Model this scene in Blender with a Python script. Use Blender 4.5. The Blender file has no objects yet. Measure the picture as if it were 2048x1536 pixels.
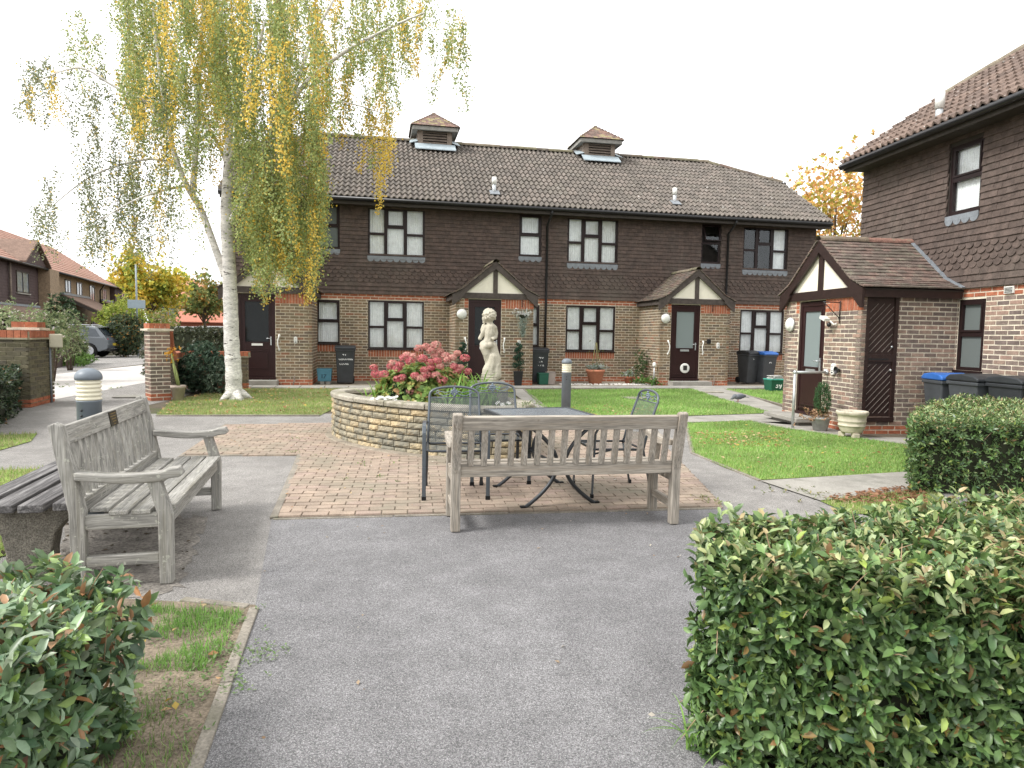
import bpy, math, random
import numpy as np
from mathutils import Vector, Matrix
random.seed(7); RNG = np.random.default_rng(7)
PI = math.pi
sc = bpy.context.scene
COL = sc.collection

# ------------------------------------------------------------------ camera
F = 1350.0; CH = 1.45; PITCH = math.atan(98 / F); ROLL = .016
_f = np.array([0, math.cos(PITCH), -math.sin(PITCH)]); _r0 = np.array([1., 0, 0]); _u0 = np.array([0, math.sin(PITCH), math.cos(PITCH)])
_rt = math.cos(ROLL) * _r0 + math.sin(ROLL) * _u0; _up = math.cos(ROLL) * _u0 - math.sin(ROLL) * _r0
CAM = np.array([0, 0, CH])
cd = bpy.data.cameras.new('camera'); cam = bpy.data.objects.new('camera', cd); COL.objects.link(cam)
cd.sensor_fit = 'HORIZONTAL'; cd.sensor_width = 36; cd.lens = F / 2048 * 36; cd.clip_start = .05; cd.clip_end = 2000
cam.matrix_world = Matrix(((_rt[0], _up[0], -_f[0], 0), (_rt[1], _up[1], -_f[1], 0), (_rt[2], _up[2], -_f[2], CH), (0, 0, 0, 1)))
sc.camera = cam

# ------------------------------------------------------------------ sky, sun, exposure
SUN_EL, SUN_AZ = math.radians(48), math.radians(-112)       # azimuth from +Y towards +X (light from the left, a little behind)
SKY_STRENGTH, SUN_STRENGTH, EXPOSURE = .09, 1.5, 1.24
w = bpy.data.worlds.new('World'); sc.world = w; w.use_nodes = True
nt = w.node_tree; nt.nodes.clear()
sky = nt.nodes.new('ShaderNodeTexSky'); sky.sky_type = 'NISHITA'; sky.sun_disc = False
sky.sun_elevation = SUN_EL; sky.sun_rotation = SUN_AZ; sky.dust_density = 4; sky.air_density = 1
hs = nt.nodes.new('ShaderNodeHueSaturation'); hs.inputs['Saturation'].default_value = .10
mx = nt.nodes.new('ShaderNodeMixRGB'); mx.inputs[0].default_value = .72; mx.inputs[2].default_value = (10.5, 10.5, 10.5, 1)   # even cloud deck
bg = nt.nodes.new('ShaderNodeBackground'); bg.inputs[1].default_value = SKY_STRENGTH
wo = nt.nodes.new('ShaderNodeOutputWorld')
nt.links.new(sky.outputs[0], hs.inputs['Color']); nt.links.new(hs.outputs[0], mx.inputs[1]); nt.links.new(mx.outputs[0], bg.inputs[0]); nt.links.new(bg.outputs[0], wo.inputs[0])
sl = bpy.data.lights.new('sun', 'SUN'); sl.energy = SUN_STRENGTH; sl.angle = math.radians(14); sl.color = (1, .97, .93)
so = bpy.data.objects.new('sun', sl); COL.objects.link(so)
_d = Vector((math.sin(SUN_AZ) * math.cos(SUN_EL), math.cos(SUN_AZ) * math.cos(SUN_EL), math.sin(SUN_EL)))
so.rotation_euler = _d.to_track_quat('Z', 'Y').to_euler(); so.location = (-20, -10, 40)
vs = sc.view_settings; vs.view_transform = 'Standard'; vs.look = 'None'; vs.exposure = EXPOSURE; vs.gamma = 1; vs.use_curve_mapping = False
sc.render.resolution_x, sc.render.resolution_y = 1024, 768

# ------------------------------------------------------------------ projection helpers (pixel of the 2048 photo -> place)
def ray(x, y): return _f + _rt * (x - 1024) / F - _up * (y - 768) / F
def G(x, y, z=0.):
    d = ray(x, y); p = CAM + d * ((z - CH) / d[2]); return p
def at(x, y, Y):
    d = ray(x, y); return CAM + d * (Y / d[1])
def pj(P):
    v = np.atleast_2d(P) - CAM; w_ = np.maximum(v @ _f, 1e-3)
    return 1024 + F * (v @ _rt) / w_, 768 - F * (v @ _up) / w_, v @ _f

# ------------------------------------------------------------------ materials
def mat(name, col=(.5, .5, .5), rough=.8, attr=False, var=.18, vs=6., bump=0., bs=60., spec=.3, metal=0., col2=None, c2s=3., c2t=(.5, .65), transl=0., fine=None, stretch=None, local=False, spots=None):
    m = bpy.data.materials.new(name); m.use_nodes = True
    t = m.node_tree; N = t.nodes; L = t.links; b = N['Principled BSDF']
    b.inputs['Roughness'].default_value = rough; b.inputs['Metallic'].default_value = metal
    b.inputs['Specular IOR Level'].default_value = spec
    if local: co = N.new('ShaderNodeTexCoord').outputs['Object']
    else: co = N.new('ShaderNodeNewGeometry').outputs['Position']
    raw = co
    if stretch:
        mp = N.new('ShaderNodeMapping'); mp.inputs['Scale'].default_value = stretch; L.new(co, mp.inputs[0]); co = mp.outputs[0]
    def noise(s, det=4, ro=.6):
        n = N.new('ShaderNodeTexNoise'); n.inputs['Scale'].default_value = s; n.inputs['Detail'].default_value = det; n.inputs['Roughness'].default_value = ro; L.new(co, n.inputs['Vector']); return n.outputs['Fac']
    def ramp(f, a, b_, c0, c1):
        r = N.new('ShaderNodeValToRGB'); r.color_ramp.elements[0].position = a; r.color_ramp.elements[1].position = b_
        r.color_ramp.elements[0].color = (*c0, 1); r.color_ramp.elements[1].color = (*c1, 1); L.new(f, r.inputs[0]); return r.outputs[0]
    def mixc(mode, f, a, b_):
        x = N.new('ShaderNodeMixRGB'); x.blend_type = mode
        if isinstance(f, (int, float)): x.inputs[0].default_value = f
        else: L.new(f, x.inputs[0])
        for i, s in ((1, a), (2, b_)):
            if isinstance(s, tuple): x.inputs[i].default_value = (*s, 1)
            else: L.new(s, x.inputs[i])
        return x.outputs[0]
    c = ramp(noise(vs), .3, .7, (1 - var,) * 3, (1 + var,) * 3)
    if attr:
        a = N.new('ShaderNodeAttribute'); a.attribute_name = 'Col'; c = mixc('MULTIPLY', 1, c, a.outputs['Color'])
    else: c = mixc('MULTIPLY', 1, c, tuple(col))
    if fine: c = mixc('MULTIPLY', 1, c, ramp(noise(fine[0], 2), .35, .65, (1 - fine[1],) * 3, (1 + fine[1],) * 3))
    if col2: c = mixc('MIX', ramp(noise(c2s, 6, .7), c2t[0], c2t[1], (0,) * 3, (1,) * 3), c, tuple(col2))
    if spots:
        co = raw; c = mixc('MIX', ramp(noise(spots[1], 4, .65), spots[2], spots[3], (0,) * 3, (1,) * 3), c, tuple(spots[0]))
    L.new(c, b.inputs['Base Color'])
    if bump:
        bm = N.new('ShaderNodeBump'); bm.inputs['Strength'].default_value = bump; bm.inputs['Distance'].default_value = .01
        L.new(noise(bs, 5), bm.inputs['Height']); L.new(bm.outputs[0], b.inputs['Normal'])
    if transl:
        tr = N.new('ShaderNodeBsdfTranslucent'); L.new(c, tr.inputs[0]); ms = N.new('ShaderNodeMixShader'); ms.inputs[0].default_value = transl
        L.new(b.outputs[0], ms.inputs[1]); L.new(tr.outputs[0], ms.inputs[2]); L.new(ms.outputs[0], N['Material Output'].inputs[0])
    return m
def glassmat(name, tint=(.97, .98, .98), body=.0, bodycol=(.2, .22, .22), ior=1.42):
    m = bpy.data.materials.new(name); m.use_nodes = True; t = m.node_tree; N = t.nodes; L = t.links; N.remove(N['Principled BSDF'])
    tr = N.new('ShaderNodeBsdfTransparent'); tr.inputs[0].default_value = (*tint, 1)
    gl = N.new('ShaderNodeBsdfGlossy'); gl.inputs['Roughness'].default_value = .03; gl.inputs['Color'].default_value = (.9, .95, 1, 1)
    lw = N.new('ShaderNodeLayerWeight'); lw.inputs[0].default_value = .5; pw = N.new('ShaderNodeMath'); pw.operation = 'POWER'; pw.inputs[1].default_value = 4.; L.new(lw.outputs['Facing'], pw.inputs[0]); fr = N.new('ShaderNodeMath'); fr.operation = 'MULTIPLY_ADD'; fr.inputs[1].default_value = .7; fr.inputs[2].default_value = (ior - 1) ** 2 / (ior + 1) ** 2; L.new(pw.outputs[0], fr.inputs[0])
    first = tr
    if body:
        df = N.new('ShaderNodeBsdfDiffuse'); df.inputs[0].default_value = (*bodycol, 1); mb = N.new('ShaderNodeMixShader'); mb.inputs[0].default_value = body
        L.new(tr.outputs[0], mb.inputs[1]); L.new(df.outputs[0], mb.inputs[2]); first = mb
    ms = N.new('ShaderNodeMixShader'); L.new(fr.outputs[0], ms.inputs[0]); L.new(first.outputs[0], ms.inputs[1]); L.new(gl.outputs[0], ms.inputs[2])
    L.new(ms.outputs[0], N['Material Output'].inputs[0]); return m
def wood(name, axis, col, col2, lich=None):
    s = [30, 30, 30]; s[axis] = 1.5
    return mat(name, col, .88, var=.42, vs=1.6, bump=.9, bs=3.5, col2=col2, c2s=.8, c2t=(.50, .70), stretch=tuple(s), local=True, fine=(5, .28), spots=lich)

# ------------------------------------------------------------------ mesh helpers
class MB:
    def __init__(s): s.v = []; s.f = []; s.c = []; s.sm = []
    def add(s, V, Fc, col=(1, 1, 1), smooth=False):
        b = len(s.v); s.v.extend([tuple(map(float, p)) for p in V]); s.c.extend([col] * len(V))
        s.f.extend([tuple(i + b for i in f) for f in Fc]); s.sm.extend([smooth] * len(Fc)); return s
    def box(s, c, d, col=(1, 1, 1), rz=0., R=None):
        V = BOXV * np.array(d)
        if R is not None: V = V @ np.array(R).T
        elif rz: V = V @ rotz(rz).T
        return s.add(V + np.array(c), BOXF, col)
    def b2(s, x0, x1, y0, y1, z0, z1, col=(1, 1, 1)):
        return s.box(((x0 + x1) / 2, (y0 + y1) / 2, (z0 + z1) / 2), (x1 - x0, y1 - y0, z1 - z0), col)
    def beam(s, p, q, w_, h, up=(0, 0, 1), col=(1, 1, 1), w2=None, h2=None):
        p = np.array(p, float); q = np.array(q, float); d = q - p; L_ = np.linalg.norm(d); d = d / L_
        sd = np.cross(d, up); sd /= np.linalg.norm(sd); u = np.cross(sd, d); w2 = w2 or w_; h2 = h2 or h
        V = [p + sd * a * w_ / 2 + u * b * h / 2 for a, b in ((-1, -1), (1, -1), (1, 1), (-1, 1))] + [q + sd * a * w2 / 2 + u * b * h2 / 2 for a, b in ((-1, -1), (1, -1), (1, 1), (-1, 1))]
        return s.add(V, [(0, 3, 2, 1), (4, 5, 6, 7), (0, 1, 5, 4), (1, 2, 6, 5), (2, 3, 7, 6), (3, 0, 4, 7)], col)
    def tube(s, pts, r, n=8, col=(1, 1, 1), cap=True):
        P = np.array(pts, float); m = len(P); r = np.full(m, r) if np.isscalar(r) else np.array(r, float)
        T = np.gradient(P, axis=0); T /= np.linalg.norm(T, axis=1)[:, None] + 1e-12
        a = np.array([0, 0, 1.]) if abs(T[0][2]) < .9 else np.array([1., 0, 0]); u = np.cross(T[0], a); u /= np.linalg.norm(u)
        V = []; an = np.arange(n) * 2 * PI / n
        for i in range(m):
            u = u - T[i] * (u @ T[i]); u /= np.linalg.norm(u); v = np.cross(T[i], u)
            V.extend(P[i] + r[i] * (np.cos(t) * u + np.sin(t) * v) for t in an)
        Fc = [(i * n + j, i * n + (j + 1) % n, (i + 1) * n + (j + 1) % n, (i + 1) * n + j) for i in range(m - 1) for j in range(n)]
        if cap: Fc += [tuple(range(n))[::-1], tuple((m - 1) * n + j for j in range(n))]
        return s.add(V, Fc, col, True)
    def lathe(s, prof, n=24, c=(0, 0, 0), col=(1, 1, 1), smooth=True):
        V = [(c[0] + r * math.cos(2 * PI * j / n), c[1] + r * math.sin(2 * PI * j / n), c[2] + z) for r, z in prof for j in range(n)]
        m = len(prof); Fc = [(i * n + j, i * n + (j + 1) % n, (i + 1) * n + (j + 1) % n, (i + 1) * n + j) for i in range(m - 1) for j in range(n)]
        if prof[0][0] > 1e-4: Fc.append(tuple(range(n))[::-1])
        if prof[-1][0] > 1e-4: Fc.append(tuple((m - 1) * n + j for j in range(n)))
        return s.add(V, Fc, col, smooth)
    def extr(s, poly, vec, col=(1, 1, 1)):
        """closed planar polygon (3-D points) pushed along vec"""
        P = np.array(poly, float); n = len(P); V = np.vstack([P, P + np.array(vec)])
        return s.add(V, [tuple(range(n))[::-1], tuple(range(n, 2 * n))] + [(i, (i + 1) % n, n + (i + 1) % n, n + i) for i in range(n)], col)
    def ell(s, c, r, R=None, n=12, col=(1, 1, 1)):
        V = []; m = max(6, n // 2 + 2)
        for i in range(1, m):
            t = PI * i / m
            for j in range(n): V.append((math.sin(t) * math.cos(2 * PI * j / n) * r[0], math.sin(t) * math.sin(2 * PI * j / n) * r[1], math.cos(t) * r[2]))
        V += [(0, 0, r[2]), (0, 0, -r[2])]; V = np.array(V)
        if R is not None: V = V @ np.array(R).T
        V = V + np.array(c); k = m - 1
        Fc = [(i * n + j, (i + 1) * n + j, (i + 1) * n + (j + 1) % n, i * n + (j + 1) % n) for i in range(k - 1) for j in range(n)]
        Fc += [(k * n, j, (j + 1) % n) for j in range(n)] + [(k * n + 1, (k - 1) * n + (j + 1) % n, (k - 1) * n + j) for j in range(n)]
        return s.add(V, Fc, col, True)
    def mesh(s, name):
        me = bpy.data.meshes.new(name); me.from_pydata(s.v, [], s.f); 
        a = me.attributes.new('Col', 'FLOAT_COLOR', 'POINT'); a.data.foreach_set('color', np.hstack([np.array(s.c, np.float32), np.ones((len(s.c), 1), np.float32)]).ravel())
        me.polygons.foreach_set('use_smooth', s.sm); me.update(); return me
BOXV = np.array([(-.5, -.5, -.5), (.5, -.5, -.5), (.5, .5, -.5), (-.5, .5, -.5), (-.5, -.5, .5), (.5, -.5, .5), (.5, .5, .5), (-.5, .5, .5)])
BOXF = [(0, 3, 2, 1), (4, 5, 6, 7), (0, 1, 5, 4), (1, 2, 6, 5), (2, 3, 7, 6), (3, 0, 4, 7)]
def rotz(a): c, s = math.cos(a), math.sin(a); return np.array([[c, -s, 0], [s, c, 0], [0, 0, 1.]])
def rotx(a): c, s = math.cos(a), math.sin(a); return np.array([[1., 0, 0], [0, c, -s], [0, s, c]])
def roty(a): c, s = math.cos(a), math.sin(a); return np.array([[c, 0, s], [0, 1., 0], [-s, 0, c]])
def tag(o, label=None, cat=None, group=None, kind=None):
    if label: o['label'] = label
    if cat: o['category'] = cat
    if group: o['group'] = group
    if kind: o['kind'] = kind
    return o
def empty(name, loc, rz=0., label=None, cat=None, group=None):
    o = bpy.data.objects.new(name, None); o.location = tuple(map(float, loc)); o.rotation_euler = (0, 0, rz); o.empty_display_size = .2; COL.objects.link(o); return tag(o, label, cat, group)
def obj(name, mb, m, parent=None, bev=0., kind=None):
    me = mb.mesh(name) if isinstance(mb, MB) else mb
    if m is not None and not me.materials: me.materials.append(m)
    o = bpy.data.objects.new(name, me); COL.objects.link(o)
    if parent is not None: o.parent = parent
    if bev:
        b = o.modifiers.new('bevel', 'BEVEL'); b.width = bev; b.segments = 2; b.limit_method = 'ANGLE'
    if kind: o['kind'] = kind
    return o
def npmesh(name, V, tpl, cols):
    """V (N,k,3) copies of a k-vertex template with faces tpl, cols (N,3) or (N,k,3)"""
    N_, k = V.shape[:2]; me = bpy.data.meshes.new(name); me.vertices.add(N_ * k); me.vertices.foreach_set('co', V.astype(np.float32).ravel())
    li = np.concatenate([np.array(f) for f in tpl]); tot = np.array([len(f) for f in tpl]); nl = len(li)
    loops = (np.arange(N_)[:, None] * k + li[None]).ravel(); me.loops.add(len(loops)); me.loops.foreach_set('vertex_index', loops.astype(np.int32))
    st = np.concatenate([[0], np.cumsum(tot)[:-1]]); starts = (np.arange(N_)[:, None] * nl + st[None]).ravel()
    me.polygons.add(len(starts)); me.polygons.foreach_set('loop_start', starts.astype(np.int32)); me.polygons.foreach_set('loop_total', np.tile(tot, N_).astype(np.int32))
    if cols.ndim == 2: cols = np.repeat(cols[:, None, :], k, 1)
    a = me.attributes.new('Col', 'FLOAT_COLOR', 'POINT'); a.data.foreach_set('color', np.concatenate([cols, np.ones(cols.shape[:2] + (1,))], 2).astype(np.float32).ravel())
    me.polygons.foreach_set('use_smooth', np.ones(len(starts), bool)); me.update(calc_edges=True); me.validate(); return me
# ---- many alike pieces: the ones that show largest become objects, the rest one joined part
TPL = {'box': (BOXV, BOXF)}; _pm = {}
def M4(loc, R=None, s=(1, 1, 1)):
    m = np.eye(4); m[:3, :3] = (np.eye(3) if R is None else R) * np.array(s)[None, :]; m[:3, 3] = loc; return m
def wmat(o):
    m = np.eye(4)
    while o is not None:
        b = np.array(Matrix.LocRotScale(o.location, o.rotation_euler, o.scale)); m = b @ m; o = o.parent
    return m
def pieces(name, parent, specs, m, nmax=300, rest_parent=None, rest_name=None):
    """specs: (template key, 4x4 in parent space, colour)"""
    if not specs: return
    Wm = wmat(parent); cen = np.array([(Wm @ s[1])[:3, 3] for s in specs]); x, y, d = pj(cen)
    sz = np.array([np.linalg.norm(s[1][:3, 0]) * np.linalg.norm(s[1][:3, 2]) for s in specs]); score = sz / np.maximum(d, .3) ** 2
    score[(x < 0) | (x > 2048) | (y < 0) | (y > 1536) | (d < .2)] = 0
    order = np.argsort(-score); keep = order[:nmax]; rest = order[nmax:]
    for i in keep:
        k, mm, c = specs[i]; key = (k, c, m.name)
        if key not in _pm:
            b = MB(); b.add(TPL[k][0], TPL[k][1], c); me = b.mesh(name); me.materials.append(m); _pm[key] = me
        o = bpy.data.objects.new(name, _pm[key]); COL.objects.link(o); o.parent = parent; o.matrix_basis = Matrix(mm.tolist())
    if len(rest):
        b = MB()
        for i in rest:
            k, mm, c = specs[i]; b.add(TPL[k][0] @ mm[:3, :3].T + mm[:3, 3], TPL[k][1], c)
        obj(rest_name or name + '_field', b, m, rest_parent or parent, kind='stuff')
# ---- leaves
LEAF8 = np.array([(0, 0, 0), (.35, .5, .10), (.35, 0, 0), (.35, -.5, .10), (.72, .42, .06), (.72, 0, -.03), (.72, -.42, .06), (1, 0, -.10)])
LEAF8F = [(0, 3, 2), (0, 2, 1), (1, 2, 5, 4), (2, 3, 6, 5), (4, 5, 7), (5, 6, 7)]
LEAF4 = np.array([(0, 0, 0), (.45, .5, .08), (1, 0, -.05), (.45, -.5, .08)]); LEAF4F = [(0, 3, 2, 1)]
BLADE = np.array([(0, .5, 0), (0, -.5, 0), (.55, -.3, .0), (.55, .3, .0), (1, 0, -.12)]); BLADEF = [(0, 1, 2, 3), (3, 2, 4)]
def norm(a): return a / (np.linalg.norm(a, axis=-1, keepdims=True) + 1e-9)
def leafV(P, D, U, Ls, Ws, T):
    D = norm(D); S = norm(np.cross(U, D)); Nn = np.cross(D, S); Ls = np.broadcast_to(Ls, len(P)); Ws = np.broadcast_to(Ws, len(P))
    return P[:, None] + T[None, :, 0, None] * (D * Ls[:, None])[:, None] + T[None, :, 1, None] * (S * Ws[:, None])[:, None] + T[None, :, 2, None] * (Nn * Ls[:, None])[:, None]
def pick(pal, n, p=None, jit=.15):
    c = np.array(pal)[RNG.choice(len(pal), n, p=p)]; return c * (1 + RNG.uniform(-jit, jit, (n, 1)))
def vnoise(P, s, seed=0):
    """cheap smooth pseudo noise in -1..1"""
    q = P * s; return (np.sin(q[..., 0] * 1.7 + q[..., 1] * .9 + seed) + np.sin(q[..., 1] * 2.3 - q[..., 2] * 1.3 + seed * 2.1) + np.sin(q[..., 2] * 1.9 + q[..., 0] * 1.1 + seed * .7) + np.sin((q[..., 0] - q[..., 1]) * 3.1 + q[..., 2] + seed)) / 4
def inpoly(P, poly):
    poly = np.array(poly); x, y = P[:, 0], P[:, 1]; r = np.zeros(len(P), bool); j = len(poly) - 1
    for i in range(len(poly)):
        xi, yi = poly[i][:2]; xj, yj = poly[j][:2]
        r ^= ((yi > y) != (yj > y)) & (x < (xj - xi) * (y - yi) / (yj - yi + 1e-12) + xi); j = i
    return r
def scatter(poly, n):
    poly = np.array(poly)[:, :2]; lo, hi = poly.min(0), poly.max(0); out = []; c = 0
    while c < n:
        P = RNG.uniform(lo, hi, (n * 2, 2)); P = P[inpoly(P, poly)]; out.append(P); c += len(P)
    return np.vstack(out)[:n]
def area(poly):
    p = np.array(poly)[:, :2]; x, y = p.T; return abs(np.dot(x, np.roll(y, 1)) - np.dot(y, np.roll(x, 1))) / 2

# ------------------------------------------------------------------ shared materials
m_brick = mat('brick', attr=True, rough=.9, var=.28, vs=14, bump=.35, bs=90, fine=(120, .18))
m_mortar = mat('mortar', (.62, .56, .45), .95, var=.22, vs=5, fine=(70, .12))
m_wtile = mat('hung_tile', attr=True, rough=.8, var=.28, vs=9, fine=(60, .18), bump=.25, bs=70, spec=.3, col2=(.13, .115, .095), c2s=.8, c2t=(.5, 1.0))
m_rtile = mat('roof_tile', attr=True, rough=.9, var=.25, vs=7, fine=(45, .2), bump=.3, bs=60, col2=(.46, .45, .42), c2s=9, c2t=(.625, .67))
m_ptile = mat('plain_tile', attr=True, rough=.9, var=.3, vs=6, fine=(50, .25), bump=.4, bs=50, col2=(.20, .19, .14), c2s=6, c2t=(.56, .68))
m_brown = mat('brown_stained_timber', (.028, .015, .013), .45, var=.25, vs=12, spec=.4)
m_upvc = mat('dark_brown_upvc', (.020, .011, .011), .4, var=.08, vs=4, spec=.25)
m_door = mat('dark_maroon_door', (.030, .013, .013), .4, var=.1, vs=4, spec=.25)
m_beam = mat('weathered_beam', (.075, .062, .055), .85, var=.3, vs=9, bump=.3, bs=50)
m_render = mat('cream_render', (.80, .76, .64), .9, var=.05, vs=6)
m_black = mat('black_plastic', (.012, .012, .013), .38, var=.1, vs=6, spec=.45)
m_white = mat('white_plastic', (.72, .72, .68), .4, var=.06, vs=10, spec=.4)
m_lead = mat('lead', (.20, .22, .24), .55, var=.18, vs=9, spec=.4, fine=(60, .1))
m_zinc = mat('grey_metal', (.50, .52, .53), .4, var=.1, vs=10, metal=.6)
m_fascia = mat('fascia_board', (.05, .042, .036), .7, var=.2, vs=8)
m_cupwood = mat('weathered_cupola_board', (.21, .17, .14), .9, var=.25, vs=8, fine=(60, .15))
m_net = mat('net_curtain', (.90, .91, .90), .95, var=.10, vs=7, fine=(70, .10), transl=.12)
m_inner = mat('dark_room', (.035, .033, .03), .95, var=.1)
m_glass = glassmat('window_glass'); m_frost = glassmat('obscured_glass', body=.93, bodycol=(.14, .16, .155), ior=1.25); m_doorglass = glassmat('door_glass', body=.9, bodycol=(.025, .027, .028), ior=1.25); m_doorglass2 = glassmat('pale_door_glass', body=.92, bodycol=(.23, .27, .27))
m_concrete = mat('concrete', (.30, .285, .255), .95, var=.18, vs=2.5, fine=(90, .15), bump=.2, bs=120, col2=(.20, .195, .17), c2s=1.8, c2t=(.52, .7))
m_slab = mat('paving_slab', (.26, .25, .225), .95, var=.15, vs=2, fine=(80, .12), bump=.2, bs=120, col2=(.18, .18, .15), c2s=2.2, c2t=(.52, .72))

# ------------------------------------------------------------------ ground and paths
def tarmac(name, base, chip, sc_=170, chips=.66, dark=.45):
    m = mat(name, base, .92, var=.17, vs=.55, bump=.9, bs=sc_ * .9, fine=(5, .09), col2=tuple(c * .8 for c in base), c2s=.8, c2t=(.5, .72))
    t = m.node_tree; N = t.nodes; L = t.links; b = N['Principled BSDF']; src = b.inputs['Base Color'].links[0].from_socket
    g = N.new('ShaderNodeNewGeometry'); v = N.new('ShaderNodeTexVoronoi'); v.inputs['Scale'].default_value = sc_; L.new(g.outputs['Position'], v.inputs['Vector'])
    sx = N.new('ShaderNodeSeparateColor'); L.new(v.outputs['Color'], sx.inputs[0])
    r = N.new('ShaderNodeValToRGB'); e = r.color_ramp.elements; e[0].position = .0; e[0].color = (dark, dark, dark, 1); e[1].position = .9; e[1].color = (1.5, 1.5, 1.5, 1); x = r.color_ramp.elements.new(.97); x.color = (*chip, 1)
    L.new(sx.outputs[0], r.inputs[0]); mm = N.new('ShaderNodeMixRGB'); mm.blend_type = 'MULTIPLY'; mm.inputs[0].default_value = 1; L.new(src, mm.inputs[1]); L.new(r.outputs[0], mm.inputs[2])
    r2 = N.new('ShaderNodeValToRGB'); r2.color_ramp.elements[0].position = .35; r2.color_ramp.elements[0].color = (1, 1, 1, 1); r2.color_ramp.elements[1].position = .75; r2.color_ramp.elements[1].color = (.55, .55, .55, 1)
    v2 = N.new('ShaderNodeTexVoronoi'); v2.inputs['Scale'].default_value = sc_; L.new(g.outputs['Position'], v2.inputs['Vector']); L.new(v2.outputs['Distance'], r2.inputs[0])
    m2 = N.new('ShaderNodeMixRGB'); m2.blend_type = 'MULTIPLY'; m2.inputs[0].default_value = 1; L.new(mm.outputs[0], m2.inputs[1]); L.new(r2.outputs[0], m2.inputs[2]); L.new(m2.outputs[0], b.inputs['Base Color']); return m
m_tar_new = tarmac('newer_tarmac', (.235, .231, .235), (1.9, 1.87, 1.85), 230, dark=.64)
m_tar_old = tarmac('old_tarmac', (.28, .267, .253), (1.55, 1.55, 1.5), 220, dark=.74)
m_earth = mat('earth', (.10, .082, .06), .98, var=.3, vs=3, fine=(60, .3), bump=.6, bs=60, col2=(.07, .085, .03), c2s=2, c2t=(.5, .62))
m_soil = mat('soil', (.185, .15, .11), .98, var=.3, vs=6, fine=(80, .3), bump=.8, bs=70)
m_turf = mat('turf', (.19, .26, .06), .95, var=.3, vs=1.4, fine=(50, .35), col2=(.20, .18, .09), c2s=1.1, c2t=(.56, .72), bump=.5, bs=80)
m_road = mat('pale_block_road', (.50, .475, .45), .9, var=.12, vs=.6, fine=(12, .12), bump=.1, bs=20)
m_sand = mat('jointing_sand', (.25, .215, .17), .98, var=.3, vs=5, fine=(80, .25))
def sheet(name, poly, z, m, kind='structure', world=False):
    P = [(p[0], p[1]) for p in poly] if world else [tuple(G(*p)[:2]) for p in poly]
    b = MB(); b.add([(x, y, z) for x, y in P], [tuple(range(len(P)))]); me = b.mesh(name); me.materials.append(m)
    if sum(P[i - 1][0] * P[i][1] - P[i][0] * P[i - 1][1] for i in range(len(P))) < 0: me.flip_normals()
    return obj(name, me, m, kind=kind), P
sheet('ground', [(-300, -60), (300, -60), (300, 400), (-300, 400)], 0, m_earth, world=True)
sheet('old_tarmac_path', [(-12.5, -3), (5, -3), (6.5, 6), (5.3, 10), (5, 15.5), (1.3, 15.6), (-2, 12.1), (-6.9, 11.4), (-7.0, 14.2), (-7.9, 17.5), (-9.6, 20.5), (-12.6, 19), (-10.2, 15.0), (-12.5, 11)], .004, m_tar_old, world=True)
NEWT = [(.2, -3), (-1.015, 2.14), (-1.33, 3.45), (-1.84, 5.13), tuple(G(1446, 1019)[:2]), tuple(G(1485, 1040)[:2]), (2.9, 4.6), (3.2, -3)]
sheet('newer_tarmac_path', NEWT, .008, m_tar_new, world=True)
sheet('far_pavement', [(-150, 775), (115, 748), (300, 727), (440, 722), (440, 706), (100, 714), (-150, 735)], .004, m_tar_old)
sheet('road', [(-250, 862), (112, 799), (300, 764), (445, 747), (445, 723), (300, 729), (115, 748), (-150, 778)], .008, m_road)
concrete_paths = []
def path(poly): concrete_paths.append(sheet('concrete_path', poly, .016, m_concrete)[0])
path([(1372, 775), (1447, 775), (1570, 818), (1640, 842), (1600, 846), (1545, 827), (1440, 798)])
path([(1300, 838), (1548, 829), (1640, 842), (1600, 852), (1565, 850), (1498, 843), (1320, 848)])
path([(1520, 964), (1810, 946), (1950, 938), (1950, 970), (1800, 985), (1640, 1004)])
path([(1500, 845), (1600, 846), (1735, 876), (1850, 878), (1850, 896), (1690, 875), (1560, 857)])
path([(1048, 779), (1080, 809), (1120, 836), (1096, 842), (1062, 815), (1030, 790), (1028, 779)])
LAWN = {}
for nm, z, poly in (('birch', .012, [(312, 832), (500, 833), (640, 832), (668, 818), (720, 806), (1000, 812), (1034, 800), (1028, 780), (480, 779), (420, 788), (345, 803)]),
                 ('middle', .012, [(1048, 781), (1385, 779), (1440, 798), (1545, 827), (1330, 834), (1118, 839), (1080, 812)]),
                 ('box', .012, [(1450, 780), (1520, 781), (1640, 786), (1660, 800), (1600, 816), (1570, 810)]),
                 ('front', .012, [(1372, 848), (1498, 843), (1565, 857), (1690, 875), (1850, 896), (1850, 942), (1810, 946), (1520, 962), (1450, 937), (1385, 908)]),
                 ('bench', .012, [(-250, 950), (60, 940), (118, 938), (118, 962), (0, 1000), (-200, 1050)]),
                 ('wall', .012, [(-150, 880), (0, 872), (75, 868), (62, 884), (0, 902), (-150, 920)]),
                 ('corner', .012, [(-250, 1045), (-20, 1035), (45, 1060), (30, 1110), (-150, 1150)]),
                 ('hedge', .012, [(1640, 1004), (1800, 985), (1880, 985), (1880, 1030), (1700, 1030)])):
    o, P = sheet('lawn', poly, z, m_turf); LAWN[nm] = P
VERGE = [tuple(G(*p)[:2]) for p in ((512, 1213), (380, 1208), (240, 1200))] + [(-2.6, 3.4), (-2.6, -1), (-.35, -1), (-1.02, 2.06)]
sheet('soil_verge', VERGE, .010, m_soil, world=True)
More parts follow.
